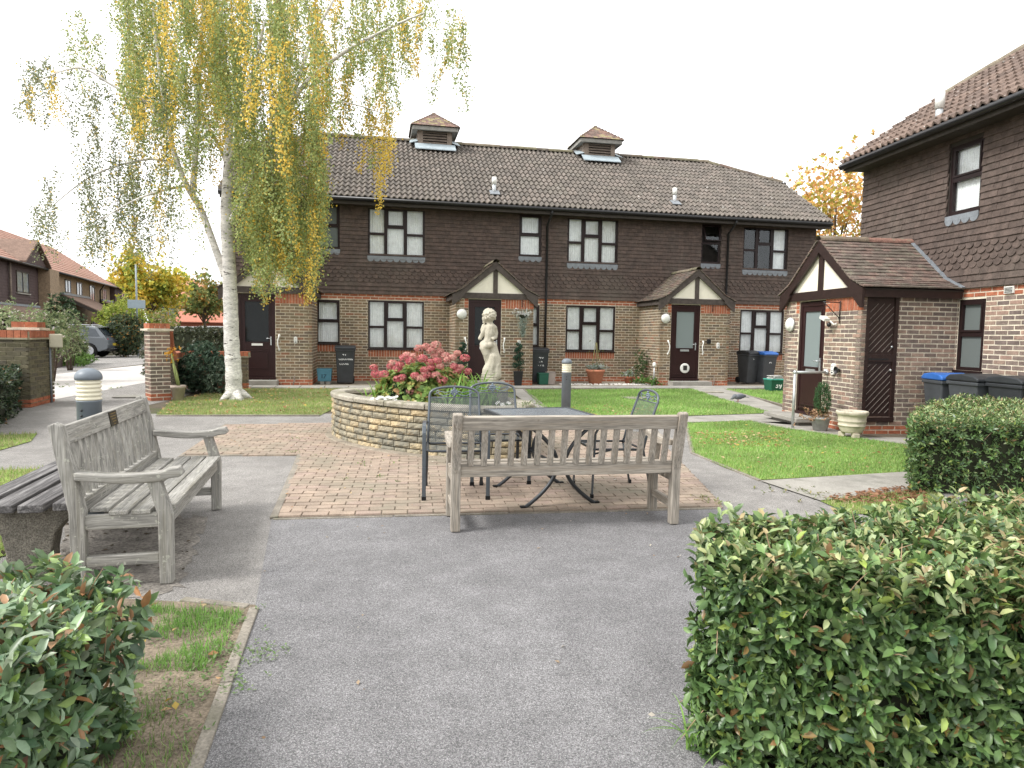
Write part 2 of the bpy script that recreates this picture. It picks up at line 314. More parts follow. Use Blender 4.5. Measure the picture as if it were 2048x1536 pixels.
def ragged(pts, amp, n=9):
    out = []
    for a, b in zip(pts, pts[1:] + pts[:1]):
        for t in np.linspace(0, 1, n, endpoint=False): out.append((a[0] + (b[0] - a[0]) * t + random.gauss(0, amp), a[1] + (b[1] - a[1]) * t + random.gauss(0, amp * .6)))
    return out
sheet('worn_soil', ragged([(130, 1050), (330, 1030), (420, 1035), (390, 1100), (360, 1185), (200, 1200), (100, 1180)], 7), .007, mat('worn_tarmac_soil', (.215, .197, .175), .98, var=.35, vs=5, fine=(60, .35), bump=.8, bs=60))
# concrete edging stones
m_edge = mat('edging_concrete', (.235, .212, .178), .95, var=.25, vs=5, fine=(80, .2), bump=.4, bs=90, col2=(.15, .145, .10), c2s=3, c2t=(.52, .75)); kerb = empty('edging', (0, 0, 0)); kerb['kind'] = 'structure'
def edging(p, q, w_=.055, z=.03, n=None, top=0.):
    p = np.array(p[:2], float); q = np.array(q[:2], float); L_ = np.linalg.norm(q - p); n = n or max(1, round(L_ / .9)); a = math.atan2(q[1] - p[1], q[0] - p[0])
    for i in range(n):
        c = p + (q - p) * (i + .5) / n; b = MB(); b.box((0, 0, 0), (L_ / n - .008, w_, .05)); o = obj('edging_stone', b, m_edge, kerb, bev=.006)
        o.location = (c[0], c[1], z - .025 + random.uniform(-.003, .003)); o.rotation_euler = (random.uniform(-.01, .01), 0, a + random.uniform(-.006, .006))
edging((-.97, 1.9), (-1.325, 3.42), .05, .022); edging((-1.36, 3.44), (-1.75, 3.52), .05, .02)
edging(G(548, 1040), G(600, 912), .06, .024); edging(G(362, 915), G(452, 850), .05, .02); edging(G(600, 911), G(362, 914), .03, .014)
edging(G(545, 1041), G(1446, 1019), .03, .016); edging(G(312, 833), G(640, 833), .04, .03); edging(G(1048, 780), G(1110, 832), .05, .03); edging(G(1372, 847), G(1385, 908), .05, .02); edging(G(1385, 908), G(1520, 963), .04, .018); edging(G(1450, 779), G(1570, 812), .04, .022)

# brick paved patio
patio, PAT = sheet('patio', [(547, 1038), (599, 913), (364, 911), (453, 851), (668, 848), (1000, 846), (1100, 842), (1300, 870), (1345, 908), (1447, 1017)], .0115, m_sand)
pang = math.atan2(G(1447, 1017)[1] - G(547, 1038)[1], G(1447, 1017)[0] - G(547, 1038)[0]); Rp = rotz(pang)
m_paver = mat('paver', attr=True, rough=.92, var=.2, vs=5, fine=(90, .18), bump=.4, bs=110, col2=(.23, .21, .16), c2s=.9, c2t=(.46, .68))
PV = [(0.319, 0.251, 0.198), (0.305, 0.238, 0.189), (0.332, 0.26, 0.203), (0.296, 0.234, 0.185), (0.323, 0.247, 0.203)]
TPL['slab'] = (np.array([(-.5, -.5, -.5), (.5, -.5, -.5), (.5, .5, -.5), (-.5, .5, -.5), (-.485, -.47, .5), (.485, -.47, .5), (.485, .47, .5), (-.485, .47, .5)]), BOXF)
sp = []; o0 = np.array(G(547, 1038)[:2]); PL = (np.array(PAT) - o0) @ Rp[:2, :2]           # patio outline in paver space
for r in range(-2, 66):
    y = r * .1045 + .055; xs = []
    for i in range(len(PL)):
        a, b = PL[i - 1], PL[i]
        if (a[1] > y) != (b[1] > y): xs.append(a[0] + (b[0] - a[0]) * (y - a[1]) / (b[1] - a[1]))
    xs.sort()
    for xa, xb in zip(xs[::2], xs[1::2]):
        k = math.floor(xa / .205) - 1
        while k * .205 < xb:
            a = max(k * .205 + (r % 2) * .1025, xa); b = min(k * .205 + (r % 2) * .1025 + .205, xb); k += 1
            if b - a < .03: continue
            c = o0 + Rp[:2, :2] @ np.array([(a + b) / 2, y]); sp.append(('slab', M4((c[0], c[1], .0125 + random.uniform(-.002, .0025)), rotz(pang + random.gauss(0, .008)) @ rotx(random.gauss(0, .010)), (b - a - .006, .0985, .02)), random.choice(PV)))
pieces('paver', patio, sp, m_paver, 300, patio, 'paver_field')

# ------------------------------------------------------------------ building kit (house space: x along the front, y into the house, z up)
def T(fr, p):
    c, s = math.cos(fr[2]), math.sin(fr[2]); return (fr[0] + p[0] * c - p[1] * s, fr[1] + p[0] * s + p[1] * c, p[2])
def panels(mb, fr, x0, x1, z0, z1, ops, y0=0., y1=.12, col=(1, 1, 1)):
    xs = sorted({x0, x1, *[min(max(v, x0), x1) for o in ops for v in o[:2]]}); zs = sorted({z0, z1, *[min(max(v, z0), z1) for o in ops for v in o[2:]]})
    for a, b in zip(xs, xs[1:]):
        run = None
        for c, d in zip(zs, zs[1:]):
            hit = any(o[0] < (a + b) / 2 < o[1] and o[2] < (c + d) / 2 < o[3] for o in ops)
            if not hit and b - a > 1e-4 and d - c > 1e-4: mb.box(T(fr, ((a + b) / 2, (y0 + y1) / 2, (c + d) / 2)), (b - a, y1 - y0, d - c), col, rz=fr[2])
def cut(xa, xb, z, ops):
    seg = [(xa, xb)]
    for o in ops:
        if o[2] < z < o[3]:
            n = []
            for a, b in seg:
                if o[1] <= a or o[0] >= b: n.append((a, b)); continue
                if a < o[0]: n.append((a, o[0]))
                if b > o[1]: n.append((o[1], b))
            seg = n
    return seg
def bricks(sp, fr, x0, x1, z0, z1, ops, ch, bl, colf, off=0):
    R = rotz(fr[2]); n = int(round((z1 - z0) / ch))
    for r in range(n):
        z = z0 + (r + .5) * ch; x = x0 - (bl / 2 if (r + off) % 2 else 0)
        while x < x1:
            for a, b in cut(max(x, x0), min(x + bl, x1), z, ops):
                if b - a > .035:
                    g = .0085
                    sp.append(('box', M4(T(fr, ((a + b) / 2, .0255 + random.uniform(-.0025, .0015), z)), R, (b - a - 2 * g, .06, ch - .019)), colf((a + b) / 2, z)))
            x += bl
def soldiers(sp, fr, x0, x1, z0, z1, pal, bw=.079):
    n = max(1, round((x1 - x0) / bw)); w_ = (x1 - x0) / n; R = rotz(fr[2])
    for i in range(n): sp.append(('box', M4(T(fr, (x0 + (i + .5) * w_, .0255 + random.uniform(-.002, .001), (z0 + z1) / 2)), R, (w_ - .012, .062, z1 - z0 - .012)), random.choice(pal)))
_a = np.linspace(0, PI, 7)
_scp = [(.5, .5), (-.5, .5)] + [(-.5 * math.cos(t), -.02 - .48 * math.sin(t)) for t in _a]
TPL['scallop'] = (np.array([(x, y, z) for y in (-.5, .5) for x, z in _scp]), [tuple(range(9)), tuple(range(9, 18))[::-1]] + [(i, 9 + i, 9 + (i + 1) % 9, (i + 1) % 9) for i in range(9)])
def hung(sp, fr, x0, x1, z0, z1, ops, g, tw, pal, scal):
    """tile hanging: courses of gauge g from z0 up; scal = courses with scalloped tails"""
    r = 0; z = z0; Rt = rotz(fr[2]) @ rotx(-.17)
    while z < z1 - .02:
        h = min(g * 1.42, z1 - z + .02); x = x0 - (tw / 2 if r % 2 else 0)
        while x < x1:
            for a, b in cut(max(x, x0), min(x + tw, x1), z + g * .5, ops):
                if b - a > .03:
                    key = 'scallop' if r in scal and b - a > tw * .7 else 'box'; dz = random.uniform(-.003, .003)
                    sp.append((key, M4(T(fr, ((a + b) / 2, -.026 + random.uniform(-.003, .003), z + h / 2 + dz)), Rt, (b - a - .0025, .019, h)), random.choice(pal)))
            x += tw
        r += 1; z += g
nx = 13; _wv = [(i / (nx - 1) - .5, math.cos(i / (nx - 1) * 4 * PI) * .5) for i in range(nx)]
TPL['pantile'] = (np.array([(x, y, z + dz) for y, dz in ((.5, 0), (-.5, 0), (-.5, -.55)) for x, z in _wv]), [(i, nx + i, nx + i + 1, i + 1) for i in range(nx - 1)] + [(nx + i, 2 * nx + i, 2 * nx + i + 1, nx + i + 1) for i in range(nx - 1)])
_ra = np.linspace(-.15, PI + .15, 9)
TPL['ridge'] = (np.array([(x, math.cos(t) * .5 * (1 if x > 0 else .94), math.sin(t) * .5 * (1 if x > 0 else .94)) for x in (-.5, .5) for t in _ra] + [(.5, math.cos(t) * .42, math.sin(t) * .42) for t in _ra]), [(i, 9 + i, 10 + i, i + 1) for i in range(8)] + [(9 + i, 18 + i, 19 + i, 10 + i) for i in range(8)])
def ridge(sp, p, q, pal, w_=.26, l=.45):
    p = np.array(p, float); q = np.array(q, float); d = q - p; L_ = np.linalg.norm(d); n = max(1, round(L_ / l)); d /= L_
    s = np.cross((0, 0, 1), d); s /= np.linalg.norm(s); R = np.column_stack([d, s, np.cross(d, s)])
    for i in range(n): sp.append(('ridge', M4(p + d * L_ * (i + .5) / n + np.array([0, 0, random.uniform(-.006, .006)]), R, (L_ / n + .02, w_, w_ * .8)), random.choice(pal)))
def pantiles(sp, x0, x1, y0, z0, y1, z1, pal, lim=None, g=.345, tw=.33):
    L_ = math.hypot(y1 - y0, z1 - z0); a = math.atan2(z1 - z0, y1 - y0); n = int(L_ / g); R = rotx(a - .11)
    for r in range(n + 1):
        l = min(g * 1.16, L_ - r * g + .03)
        if l < .1: continue
        s = (r * g + l / 2 - .03) / L_; y = y0 + (y1 - y0) * s; z = z0 + (z1 - z0) * s + .035
        xa, xb = lim(y) if lim else (x0, x1); x = x0
        while x < x1:
            a0, b0 = max(x, xa), min(x + tw, xb)
            if b0 - a0 > .06: sp.append(('pantile', M4(((a0 + b0) / 2, y + random.uniform(-.006, .006), z + random.uniform(-.004, .004)), R, (b0 - a0, l, .062)), random.choice(pal)))
            x += tw
def slopetiles(sp, prof, y0, y1, pal, g, tw, xs=1, xc=0.):
    """plain tiles on a slope whose profile is [(offset, z)] from apex to eave, running along y"""
    P = np.array(prof, float); seg = np.linalg.norm(np.diff(P, axis=0), axis=1); cum = np.concatenate([[0], np.cumsum(seg)]); n = int(cum[-1] / g); R0 = None
    for r in range(n):
        s = cum[-1] - (r + .5) * g; i = min(np.searchsorted(cum, s) - 1, len(seg) - 1); t = (s - cum[i]) / seg[i]; p = P[i] + (P[i + 1] - P[i]) * t; d = (P[i + 1] - P[i]) / seg[i]
        a = math.atan2(-d[1], d[0]); R = roty(a - .15) if xs > 0 else rotz(PI) @ roty(a - .15)
        y = y0 - (tw / 2 if r % 2 else 0)
        while y < y1:
            a0, b0 = max(y, y0), min(y + tw, y1)
            if b0 - a0 > .04: sp.append(('box', M4((xc + xs * p[0], (a0 + b0) / 2, p[1] + .03 + random.uniform(-.004, .004)), R @ rotz(random.gauss(0, .012)), (g * 1.35, b0 - a0 - .004, .019)), random.choice(pal)))
            y += tw
def curtain(x0, x1, z0, z1, y, folds=14, seed=0):
    b = MB(); n = folds * 4; V = []
    for i in range(n + 1):
        x = x0 + (x1 - x0) * i / n; w_ = y + .012 * math.sin(i * PI / 2 + .3 * math.sin(i)) + .004 * math.sin(i * .7 + seed)
        V += [(x, w_, z0), (x, w_ * .3 + y * .7, z1)]
    return b.add(V, [(2 * i, 2 * i + 2, 2 * i + 3, 2 * i + 1) for i in range(n)], smooth=True)
BIG = dict(cols=(.31, .66), tr=(.547, .40, .547)); SMALL = dict(cols=(), tr=(.49,))
def window(root, fr, x0, x1, z0, z1, lay, glass=None, net='net', deep=.5, y=.004, op=None, sill=True):
    """frame is the part; panes, curtain, sill and room box are its pieces"""
    W_, H_ = x1 - x0, z1 - z0; e = .052; mw = .10 if lay is BIG else .08
    xs = [x0, *[x0 + W_ * c for c in lay['cols']], x1]; fb = MB(); P = []
    fb.b2(x0, x1, y, y + .07, z1 - e, z1); fb.b2(x0, x1, y, y + .07, z0, z0 + e); fb.b2(x0, x0 + e, y + .001, y + .069, z0 + e, z1 - e); fb.b2(x1 - e, x1, y + .001, y + .069, z0 + e, z1 - e)
    for c in xs[1:-1]: fb.b2(c - mw / 2, c + mw / 2, y + .002, y + .068, z0 + e, z1 - e)
    for i in range(len(xs) - 1):
        a = xs[i] + (e if i == 0 else mw / 2); b = xs[i + 1] - (e if i == len(xs) - 2 else mw / 2); tz = z1 - H_ * lay['tr'][i]
        fb.b2(a, b, y + .003, y + .067, tz - .035, tz + .035); P += [(a, b, tz + .035, z1 - e, True), (a, b, z0 + e, tz - .035, False)]
    f = obj('window', fb, m_upvc, root); f.location = (fr[0], fr[1], 0); f.rotation_euler = (0, 0, fr[2])
    for k, (a, b, c, d, up) in enumerate(P):
        sash = (up and (lay is SMALL or k == 2))
        if sash:
            s = MB(); q = .03; s.b2(a, b, y - .012, y + .03, d - q, d); s.b2(a, b, y - .012, y + .03, c, c + q); s.b2(a, a + q, y - .011, y + .029, c + q, d - q); s.b2(b - q, b, y - .011, y + .029, c + q, d - q)
            so_ = obj('sash', s, m_upvc, f)
            if op is not None: so_.location = (0, math.sin(op) * -(d - c) * 0, 0); so_.matrix_basis = Matrix.Translation((0, y, d)) @ Matrix.Rotation(-op, 4, 'X') @ Matrix.Translation((0, -y, -d))
            a, b, c, d = a + q, b - q, c + q, d - q
        g = MB(); g.b2(a - .004, b + .004, y + .03, y + .036, c - .004, d + .004); go = obj('pane', g, glass or m_glass, f)
        if sash and op is not None: go.matrix_basis = so_.matrix_basis
    if net != 'none':
        if net == 'part': obj('curtain', curtain(x0 + W_ * .68, x1 - .05, z0 + .02, z1 - .02, y + .085, 5), m_net, f)
        else: obj('curtain', curtain(x0 + .03, x1 - .03, z0 + .02, z1 - .02, y + .085, int(W_ * 13) + 3, x0), m_net, f)
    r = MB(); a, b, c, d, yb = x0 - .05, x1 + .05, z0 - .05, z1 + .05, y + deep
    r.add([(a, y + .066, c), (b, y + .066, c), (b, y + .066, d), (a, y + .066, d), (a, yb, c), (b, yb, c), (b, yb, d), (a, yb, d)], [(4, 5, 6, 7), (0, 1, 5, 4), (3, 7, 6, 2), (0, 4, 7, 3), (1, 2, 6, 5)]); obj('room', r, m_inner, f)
    if sill: s = MB(); s.b2(x0 - .02, x1 + .02, -.045, y + .02, z0 - .035, z0 - .001); obj('sill', s, m_upvc, f)
    return f
def apron(root, fr, x0, x1, z, h=.17, n=8):
    b = MB(); b.b2(x0, x1, -.05, -.035, z - h * .55, z); w_ = (x1 - x0) / n
    for i in range(n): b.extr([(x0 + w_ * (i + .5) + w_ * .47 * math.cos(t), -.049, z - h * .55 - h * .45 * math.sin(t)) for t in np.linspace(0, PI, 9)], (0, .012, 0))
    o = obj('lead_apron', b, m_lead, root); o.location = (fr[0], fr[1], 0); o.rotation_euler = (0, 0, fr[2])
def door(root, fr, x0, x1, z0, z1, style, glass, y=.012, sg=1):
    W_, H_ = x1 - x0, z1 - z0; b = MB(); e = .07
    b.b2(x0, x1, y, y + .08, z1 - e, z1); b.b2(x0, x0 + e, y, y + .08, z0, z1 - e); b.b2(x1 - e, x1, y, y + .08, z0, z1 - e); b.b2(x0 - .01, x1 + .01, y - .05, y + .09, z0, z0 + .05)
    gx0, gx1 = x0 + W_ * .2, x1 - W_ * .2; gz0, gz1 = z0 + H_ * (.44 if style != 'plain' else .43), z1 - H_ * .085
    if style == 'left': gx0, gx1 = x0 + .17, x1 - .17
    panels(b, (0, 0, 0), x0 + e, x1 - e, z0 + .055, z1 - e, [(gx0, gx1, gz0, gz1)], y + .015, y + .06)
    for a, c, d, f_ in ((gx0 - .025, gx1 + .025, gz1, gz1 + .025), (gx0 - .025, gx1 + .025, gz0 - .025, gz0)): b.b2(a, c, y + .004, y + .02, d, f_)
    for a in (gx0 - .025, gx1): b.b2(a, a + .025, y + .005, y + .019, gz0, gz1)
    lz0, lz1 = z0 + H_ * .1, z0 + H_ * .36
    if style == 'left':
        for q, t in ((0, .012), (.05, .006)):
            a, c, d, f_ = gx0 - .02 + q, gx1 + .02 - q, lz0 + q, lz1 - q
            b.b2(a, c, y + t, y + .02, f_ - .02, f_); b.b2(a, c, y + t, y + .02, d, d + .02); b.b2(a, a + .02, y + t + .001, y + .02, d, f_); b.b2(c - .02, c, y + t + .001, y + .02, d, f_)
    else:
        for k in range(2): b.b2(x0 + .12 - k * .03, x1 - .12 + k * .03, y - .004 - k * .006, y + .02, z0 + .16 - k * .06, z0 + .185 - k * .06)
    o = obj('door', b, m_door, root, bev=.003); o.location = (fr[0], fr[1], 0); o.rotation_euler = (0, 0, fr[2])
    g = MB(); g.b2(gx0, gx1, y + .025, y + .032, gz0, gz1); obj('pane', g, glass, o)
    h = MB(); hx = x1 - .12 if sg > 0 else x0 + .12; hz = z0 + H_ * .46
    h.b2(hx - .015, hx + .015, y - .004, y + .014, hz - .13, hz + .1); h.tube([(hx, y, hz + .05), (hx, y - .05, hz + .05), (hx - sg * .11, y - .05, hz + .05)], .01, 6); obj('handle', h, m_zinc, o)
    l = MB(); lx = (x0 + x1) / 2; l.b2(lx - .14, lx + .14, y - .004, y + .014, gz0 - .10, gz0 - .04); obj('letterbox', l, m_white if style == 'left' else m_zinc, o)
    return o
def porch(root, sp_b, sp_t, mort, xl, xr, yd, dx0, dx1, dz0, dz1, bz0, bz1, lz, apex, ez, colf, pal_red, ptpal, ch, bl, style, glass, ops_l=(), ops_r=(), top=None, rp=None, rr=None, g=.095, tw=.165, whole_l=True):
    fr = (0, yd, 0); top = top or bz0; xc = (xl + xr) / 2; D = -yd
    ops = [(dx0, dx1, -.1, dz1 + .02), (dx1, xr + .1, lz, top + .01), (dx0 - bl * .5, dx0, lz, top + .01)]
    panels(mort, fr, xl, xr, 0, top, ops[:1]); bricks(sp_b, fr, xl - .009, xr + .009, 0, top, ops, ch, bl, colf)
    soldiers(sp_b, fr, dx1 + .12, xr - .12, lz, top, pal_red)
    for a in ((dx1, dx1 + .12), (xr - .12, xr + .008), (dx0 - bl * .5, dx0)):
        for k in range(3): sp_b.append(('box', M4(((a[0] + a[1]) / 2, yd + .0255, lz + (k + .5) * (top - lz) / 3), None, (a[1] - a[0] - .01, .062, (top - lz) / 3 - .012)), random.choice(pal_red)))
    for fs, ops_ in (((xl, 0, -PI / 2), ops_l), ((xr, yd, PI / 2), ops_r)):
        panels(mort, fs, 0.0, D, 0, top, list(ops_)); bricks(sp_b, fs, 0.01, D - .01, 0, top, list(ops_), ch, bl, colf, 1)
    door(root, fr, dx0, dx1, dz0, dz1, style, glass)
    # timber gable
    hw = (xr - xl) / 2 + .11; yf = yd - .09; fl = (hw * .74, ez + (apex - ez) * .17)
    bm = MB(); bm.b2(xl + .05, xr - .05, yd - .045, yd + .05, bz0, bz1); bm.b2(xl - .02, xl + .06, yd + .06, 0, bz0, bz1 - .01); bm.b2(xr - .06, xr + .02, yd + .06, 0, bz0, bz1 - .01); obj('porch_beam', bm, rp, root)
    kp = MB(); kp.b2(xc - .065, xc + .065, yd - .04, yd + .03, bz1, apex - .16); obj('king_post', kp, rp, root)
    inf = MB(); inf.extr([(xl + .1, yd - .012, bz1), (xr - .1, yd - .012, bz1), (xc, yd - .012, apex - .1)], (0, .05, 0)); obj('gable_infill', inf, m_render, root)
    for s in (-1, 1):
        bb = MB(); t = .155
        bb.extr([(xc, yf, apex), (xc + s * fl[0], yf, fl[1]), (xc + s * hw, yf, ez), (xc + s * hw, yf, ez - .30), (xc + s * (hw - .04), yf, ez - .30), (xc + s * (hw - .34), yf, ez + .02 - .06), (xc + s * fl[0] * .98, yf, fl[1] - t * .95), (xc, yf, apex - t * 1.35)][::s], (0, .045, 0)); obj('bargeboard', bb, rp, root)
        ev = MB(); ev.b2(min(xc + s * hw, xc + s * (hw - .03)), max(xc + s * hw, xc + s * (hw - .03)), yf + .05, -.03, ez - .14, ez - .02); obj('porch_fascia', ev, rp, root)
    so_ = MB()
    for s in (-1, 1): so_.extr([(xc, yf + .05, apex - .01), (xc + s * fl[0], yf + .05, fl[1] - .01), (xc + s * hw, yf + .05, ez - .01), (xc + s * hw, yf + .05, ez - .03), (xc + s * fl[0], yf + .05, fl[1] - .035), (xc, yf + .05, apex - .04)][::s], (0, -yf - .06, 0))
    pr = obj('porch_roof', so_, m_fascia, root)
    if g < .094:
        lf = MB(); lf.beam((xc + fl[0] * .12, -.05, apex - .02), (xc + fl[0], -.05, fl[1] + .055), .10, .02, up=(0, 0, 1)); lf.beam((xc + fl[0], -.05, fl[1] + .055), (xc + hw + .06, -.05, ez + .03), .10, .02, up=(0, 0, 1)); obj('lead_flashing', lf, m_lead, root)
    st = []
    for s in (-1, 1): slopetiles(st, [(0, apex), fl, (hw + .05, ez - .015)], yf - .02, -.03, ptpal, g, tw, s, xc)
    sp_t.extend(st); rd = []; ridge(rd, (xc, yf - .02, apex - .005), (xc, -.02, apex - .005), rr, .2, .42); sp_t.extend(rd)
def grabrail(root, fr, x, z, s=1, y=-.03):
    b = MB(); b.tube([(x, y + .02, z + .2), (x, y - .03, z + .19), (x + s * .01, y - .045, z + .13), (x + s * .035, y - .05, z + .05), (x + s * .035, y - .05, z - .05), (x + s * .01, y - .045, z - .13), (x, y - .03, z - .19), (x, y + .02, z - .2)], .017, 8); b.ell((x, y, z + .19), (.03, .02, .035), n=8); b.ell((x, y, z - .19), (.03, .02, .035), n=8)
    o = obj('grab_rail', b, m_white, root); o.location = (fr[0], fr[1], 0); o.rotation_euler = (0, 0, fr[2])
def keysafe(root, fr, x, z):
    b = MB(); b.extr([(x + .045 * math.cos(t), -.05, z + (.05 if math.sin(t) > 0 else -.05) + .045 * math.sin(t)) for t in np.linspace(0, 2 * PI, 20, endpoint=False)], (0, .05, 0)); o = obj('key_safe', b, m_white, root, bev=.006)
    k = MB(); k.b2(x - .02, x + .02, -.054, -.045, z - .065, z - .045); k.b2(x - .02, x + .02, -.053, -.045, z + .035, z + .042); k.b2(x - .022, x + .022, -.053, -.045, z - .028, z - .02); obj('key_slot', k, m_black, o)
    o.location = (fr[0], fr[1], 0); o.rotation_euler = (0, 0, fr[2])
def bulkhead(root, fr, x, z, r=.14):
    b = MB(); b.lathe([(r, 0), (r, .03), (r * .93, .045), (r * .8, .05), (r * .74, .07), (r * .5, .085), (.001, .09)], 24); o = obj('bulkhead_light', b, m_white, root); o.location = T(fr, (x, -.012, z)); o.rotation_euler = (PI / 2, 0, fr[2])
    q = MB(); q.lathe([(r * .98, .004), (r * 1.03, .01), (r * 1.03, .026), (r * .98, .032)], 24); obj('rim', q, m_zinc, o)
def pipe(name, root, pts, r, m, n=8): b = MB(); b.tube(pts, r, n); return obj(name, b, m, root)
BR = [(0.215, 0.157, 0.102), (0.178, 0.134, 0.0927), (0.236, 0.172, 0.11), (0.152, 0.116, 0.0861), (0.199, 0.155, 0.103), (0.246, 0.18, 0.116), (0.251, 0.16, 0.0992), (0.183, 0.145, 0.0927)]
RED = [(.37, .125, .066), (.33, .11, .06), (.40, .145, .08), (.36, .13, .075)]
WT = [(0.0918, 0.0665, 0.0559), (0.081, 0.0599, 0.0507), (0.103, 0.0745, 0.0624), (0.0864, 0.0638, 0.0546)]
RT = [(0.155, 0.135, 0.117), (0.14, 0.123, 0.108), (0.17, 0.146, 0.127), (0.13, 0.115, 0.1), (0.149, 0.132, 0.113)]
PT = [(.125, .10, .085), (.15, .105, .085), (.105, .088, .072), (.14, .115, .085)]

# ------------------------------------------------------------------ the terrace facing the garden
TH = math.radians(11.3); WN = 20.7
terr = empty('terraced_house', (-math.sin(TH) * WN, math.cos(TH) * WN, 0), TH, 'long brick and tile hung terrace with three gabled porches and two roof cupolas', 'house')
TW = wmat(terr)
def tw_(s, d, z=0.): return (TW @ np.array([s, d, z, 1]))[:3]
sb, st, sr, spp = [], [], [], []; mort = MB(); fr0 = (0, 0, 0); X0, X1, ZB, ZE = -4.05, 14.5, 2.6, 5.5
UB = [(-.28, 1.38), (5.84, 7.48), (11.86, 13.48)]; US = [(-1.77, -1.1), (4.29, 4.98), (10.37, 11.03)]
ops = [(a, b, .97, 2.42) for a, b in UB] + [(a, b, 1.11, 2.40) for a, b in US] + [(a, b, 3.75, 5.15) for a, b in UB] + [(a, b, 3.9, 5.17) for a, b in US]
panels(mort, fr0, X0, X1, 0, 2.6, ops); hw_ = MB(); panels(hw_, fr0, X0, X1, 2.6, 5.5, ops)
def tcol(x, z):
    if z > 2.43 or z < .165: return random.choice(RED)
    if random.random() < .05: return random.choice(((.26, .13, .08), (.24, .14, .09)))
    return random.choice(BR)
lops = [o for o in ops if o[2] < 2.5]
solid = [(a, b, .73, .97) for a, b in UB] + [(a, b, .87, 1.11) for a, b in US]
bricks(sb, fr0, X0, X1, 0, ZB, lops + solid, .0813, .24, tcol)
for a, b, c, d in solid: soldiers(sb, fr0, a, b, c, d, RED)
hung(st, fr0, X0 - .02, X1 + .02, 2.6, ZE, [(a - .01, b + .01, c - .04, d + .01) for a, b, c, d in ops if c > 3], .1145, .178, WT, {3, 4, 5, 6})
for i, (a, b) in enumerate(UB):
    window(terr, fr0, a, b, .97, 2.42, BIG); window(terr, fr0, a, b, 3.75, 5.15, BIG, net='part' if i == 2 else 'net'); apron(terr, fr0, a - .02, b + .02, 3.73, .17, 9)
for i, (a, b) in enumerate(US):
    window(terr, fr0, a, b, 1.11, 2.40, SMALL); window(terr, fr0, a, b, 3.9, 5.17, SMALL, glass=m_frost if i == 0 else None, net='none' if i == 2 else 'net', op=.32 if i == 2 else None); apron(terr, fr0, a - .02, b + .02, 3.88, .16, 4)
MOSSY = [(.17, .155, .10), (.15, .135, .09), (.19, .16, .12)]
for i, xl in enumerate((-3.98, 2.15, 8.3)):
    xr = xl + 2.24; dx = xl + (.36, .36, .33)[i]
    porch(terr, sb, spp, mort, xl, xr, -1.7, dx, dx + .94, .17, 2.42, 2.46, 2.62, 2.19, 3.50, 2.56, tcol, RED, PT, .0813, .24, ('left', 'plain', 'plain')[i], (m_doorglass, m_doorglass, m_doorglass2)[i], rp=m_beam, rr=MOSSY)
    fp = (0, -1.7, 0); stp = MB(); stp.b2(dx - .06, dx + 1.02 + (.2 if i == 2 else 0), -2.08, -1.72, 0, .15); obj('door_step', stp, m_concrete, terr, bev=.012)
    if i: bulkhead(terr, fp, dx - .19, 2.02); grabrail(terr, fp, dx - .09, 1.15, 1)
    grabrail(terr, fp, dx + 1.04, 1.15, -1); keysafe(terr, fp, dx + 1.04 + (.42, .43, .5)[i], 1.22)
    wp = MB(); wp.tube([(xl + 1.78, -1.73, .25), (xl + 1.77, -1.75, .1), (xl + 1.75, -1.77, .0)], .018, 6); obj('overflow_pipe', wp, m_cupwood, terr)
# hanging bracket, bell box
b = MB(); b.tube([(4.05, -1.73, 2.44), (4.05, -1.73, 2.25)], .009, 6); b.tube([(4.05, -1.73, 2.42), (4.05, -2.0, 2.40)], .008, 6); obj('hanging_bracket', b, m_black, terr)
b = MB(); b.tube([(9.95, -1.73, 2.44), (9.95, -1.73, 2.25)], .009, 6); b.tube([(9.95, -1.73, 2.42), (9.95, -1.95, 2.40)], .008, 6); obj('hanging_bracket', b, m_black, terr)
b = MB(); b.b2(9.8, 9.9, -1.79, -1.705, 1.28, 1.42); obj('meter_box', b, m_black, terr, bev=.01)
# cat flap and door number
b = MB(); b.lathe([(.15, 0), (.15, .02), (.14, .028), (.10, .03)], 28); o = obj('cat_flap', b, m_white, terr); o.location = (9.12, -1.69, .53); o.rotation_euler = (PI / 2, 0, 0)
b = MB(); b.b2(9.06, 9.18, -1.73, -1.712, .47, .61); obj('cat_flap_pane', b, m_inner, terr)
# roof
RZ, RY, EY, EZ, PT_ = 8.2, 4.0, -.45, 5.37, .636
VX0, VX1, HY = -4.32, 14.77, 2.5; HZ = EZ + PT_ * (HY - EY); RX0, RX1 = VX0 + 2.25, VX1 - 2.25
rf = MB(); th_ = np.array([0, 0, -.07]); yb = 2 * RY - EY; yh = 2 * RY - HY
for poly in ([(VX0, EY, EZ), (VX1, EY, EZ), (VX1, HY, HZ), (RX1, RY, RZ), (RX0, RY, RZ), (VX0, HY, HZ)], [(VX1, yb, EZ), (VX0, yb, EZ), (VX0, yh, HZ), (RX0, RY, RZ), (RX1, RY, RZ), (VX1, yh, HZ)], [(VX1, HY, HZ), (VX1, yh, HZ), (RX1, RY, RZ)], [(VX0, yh, HZ), (VX0, HY, HZ), (RX0, RY, RZ)]): rf.extr(poly, th_)
roof = obj('roof', rf, m_fascia, terr)
def lim(y):
    if y <= HY: return VX0, VX1
    t = (y - HY) / (RY - HY) * 2.25; return VX0 + t, VX1 - t
pantiles(sr, VX0, VX1, EY - .05, EZ - .03, RY, RZ, RT, lim)
rg = []; ridge(rg, (RX0, RY, RZ + .02), (RX1, RY, RZ + .02), MOSSY + PT); ridge(rg, (VX1, HY, HZ), (RX1, RY, RZ), MOSSY + PT); ridge(rg, (VX0, HY, HZ), (RX0, RY, RZ), MOSSY + PT)
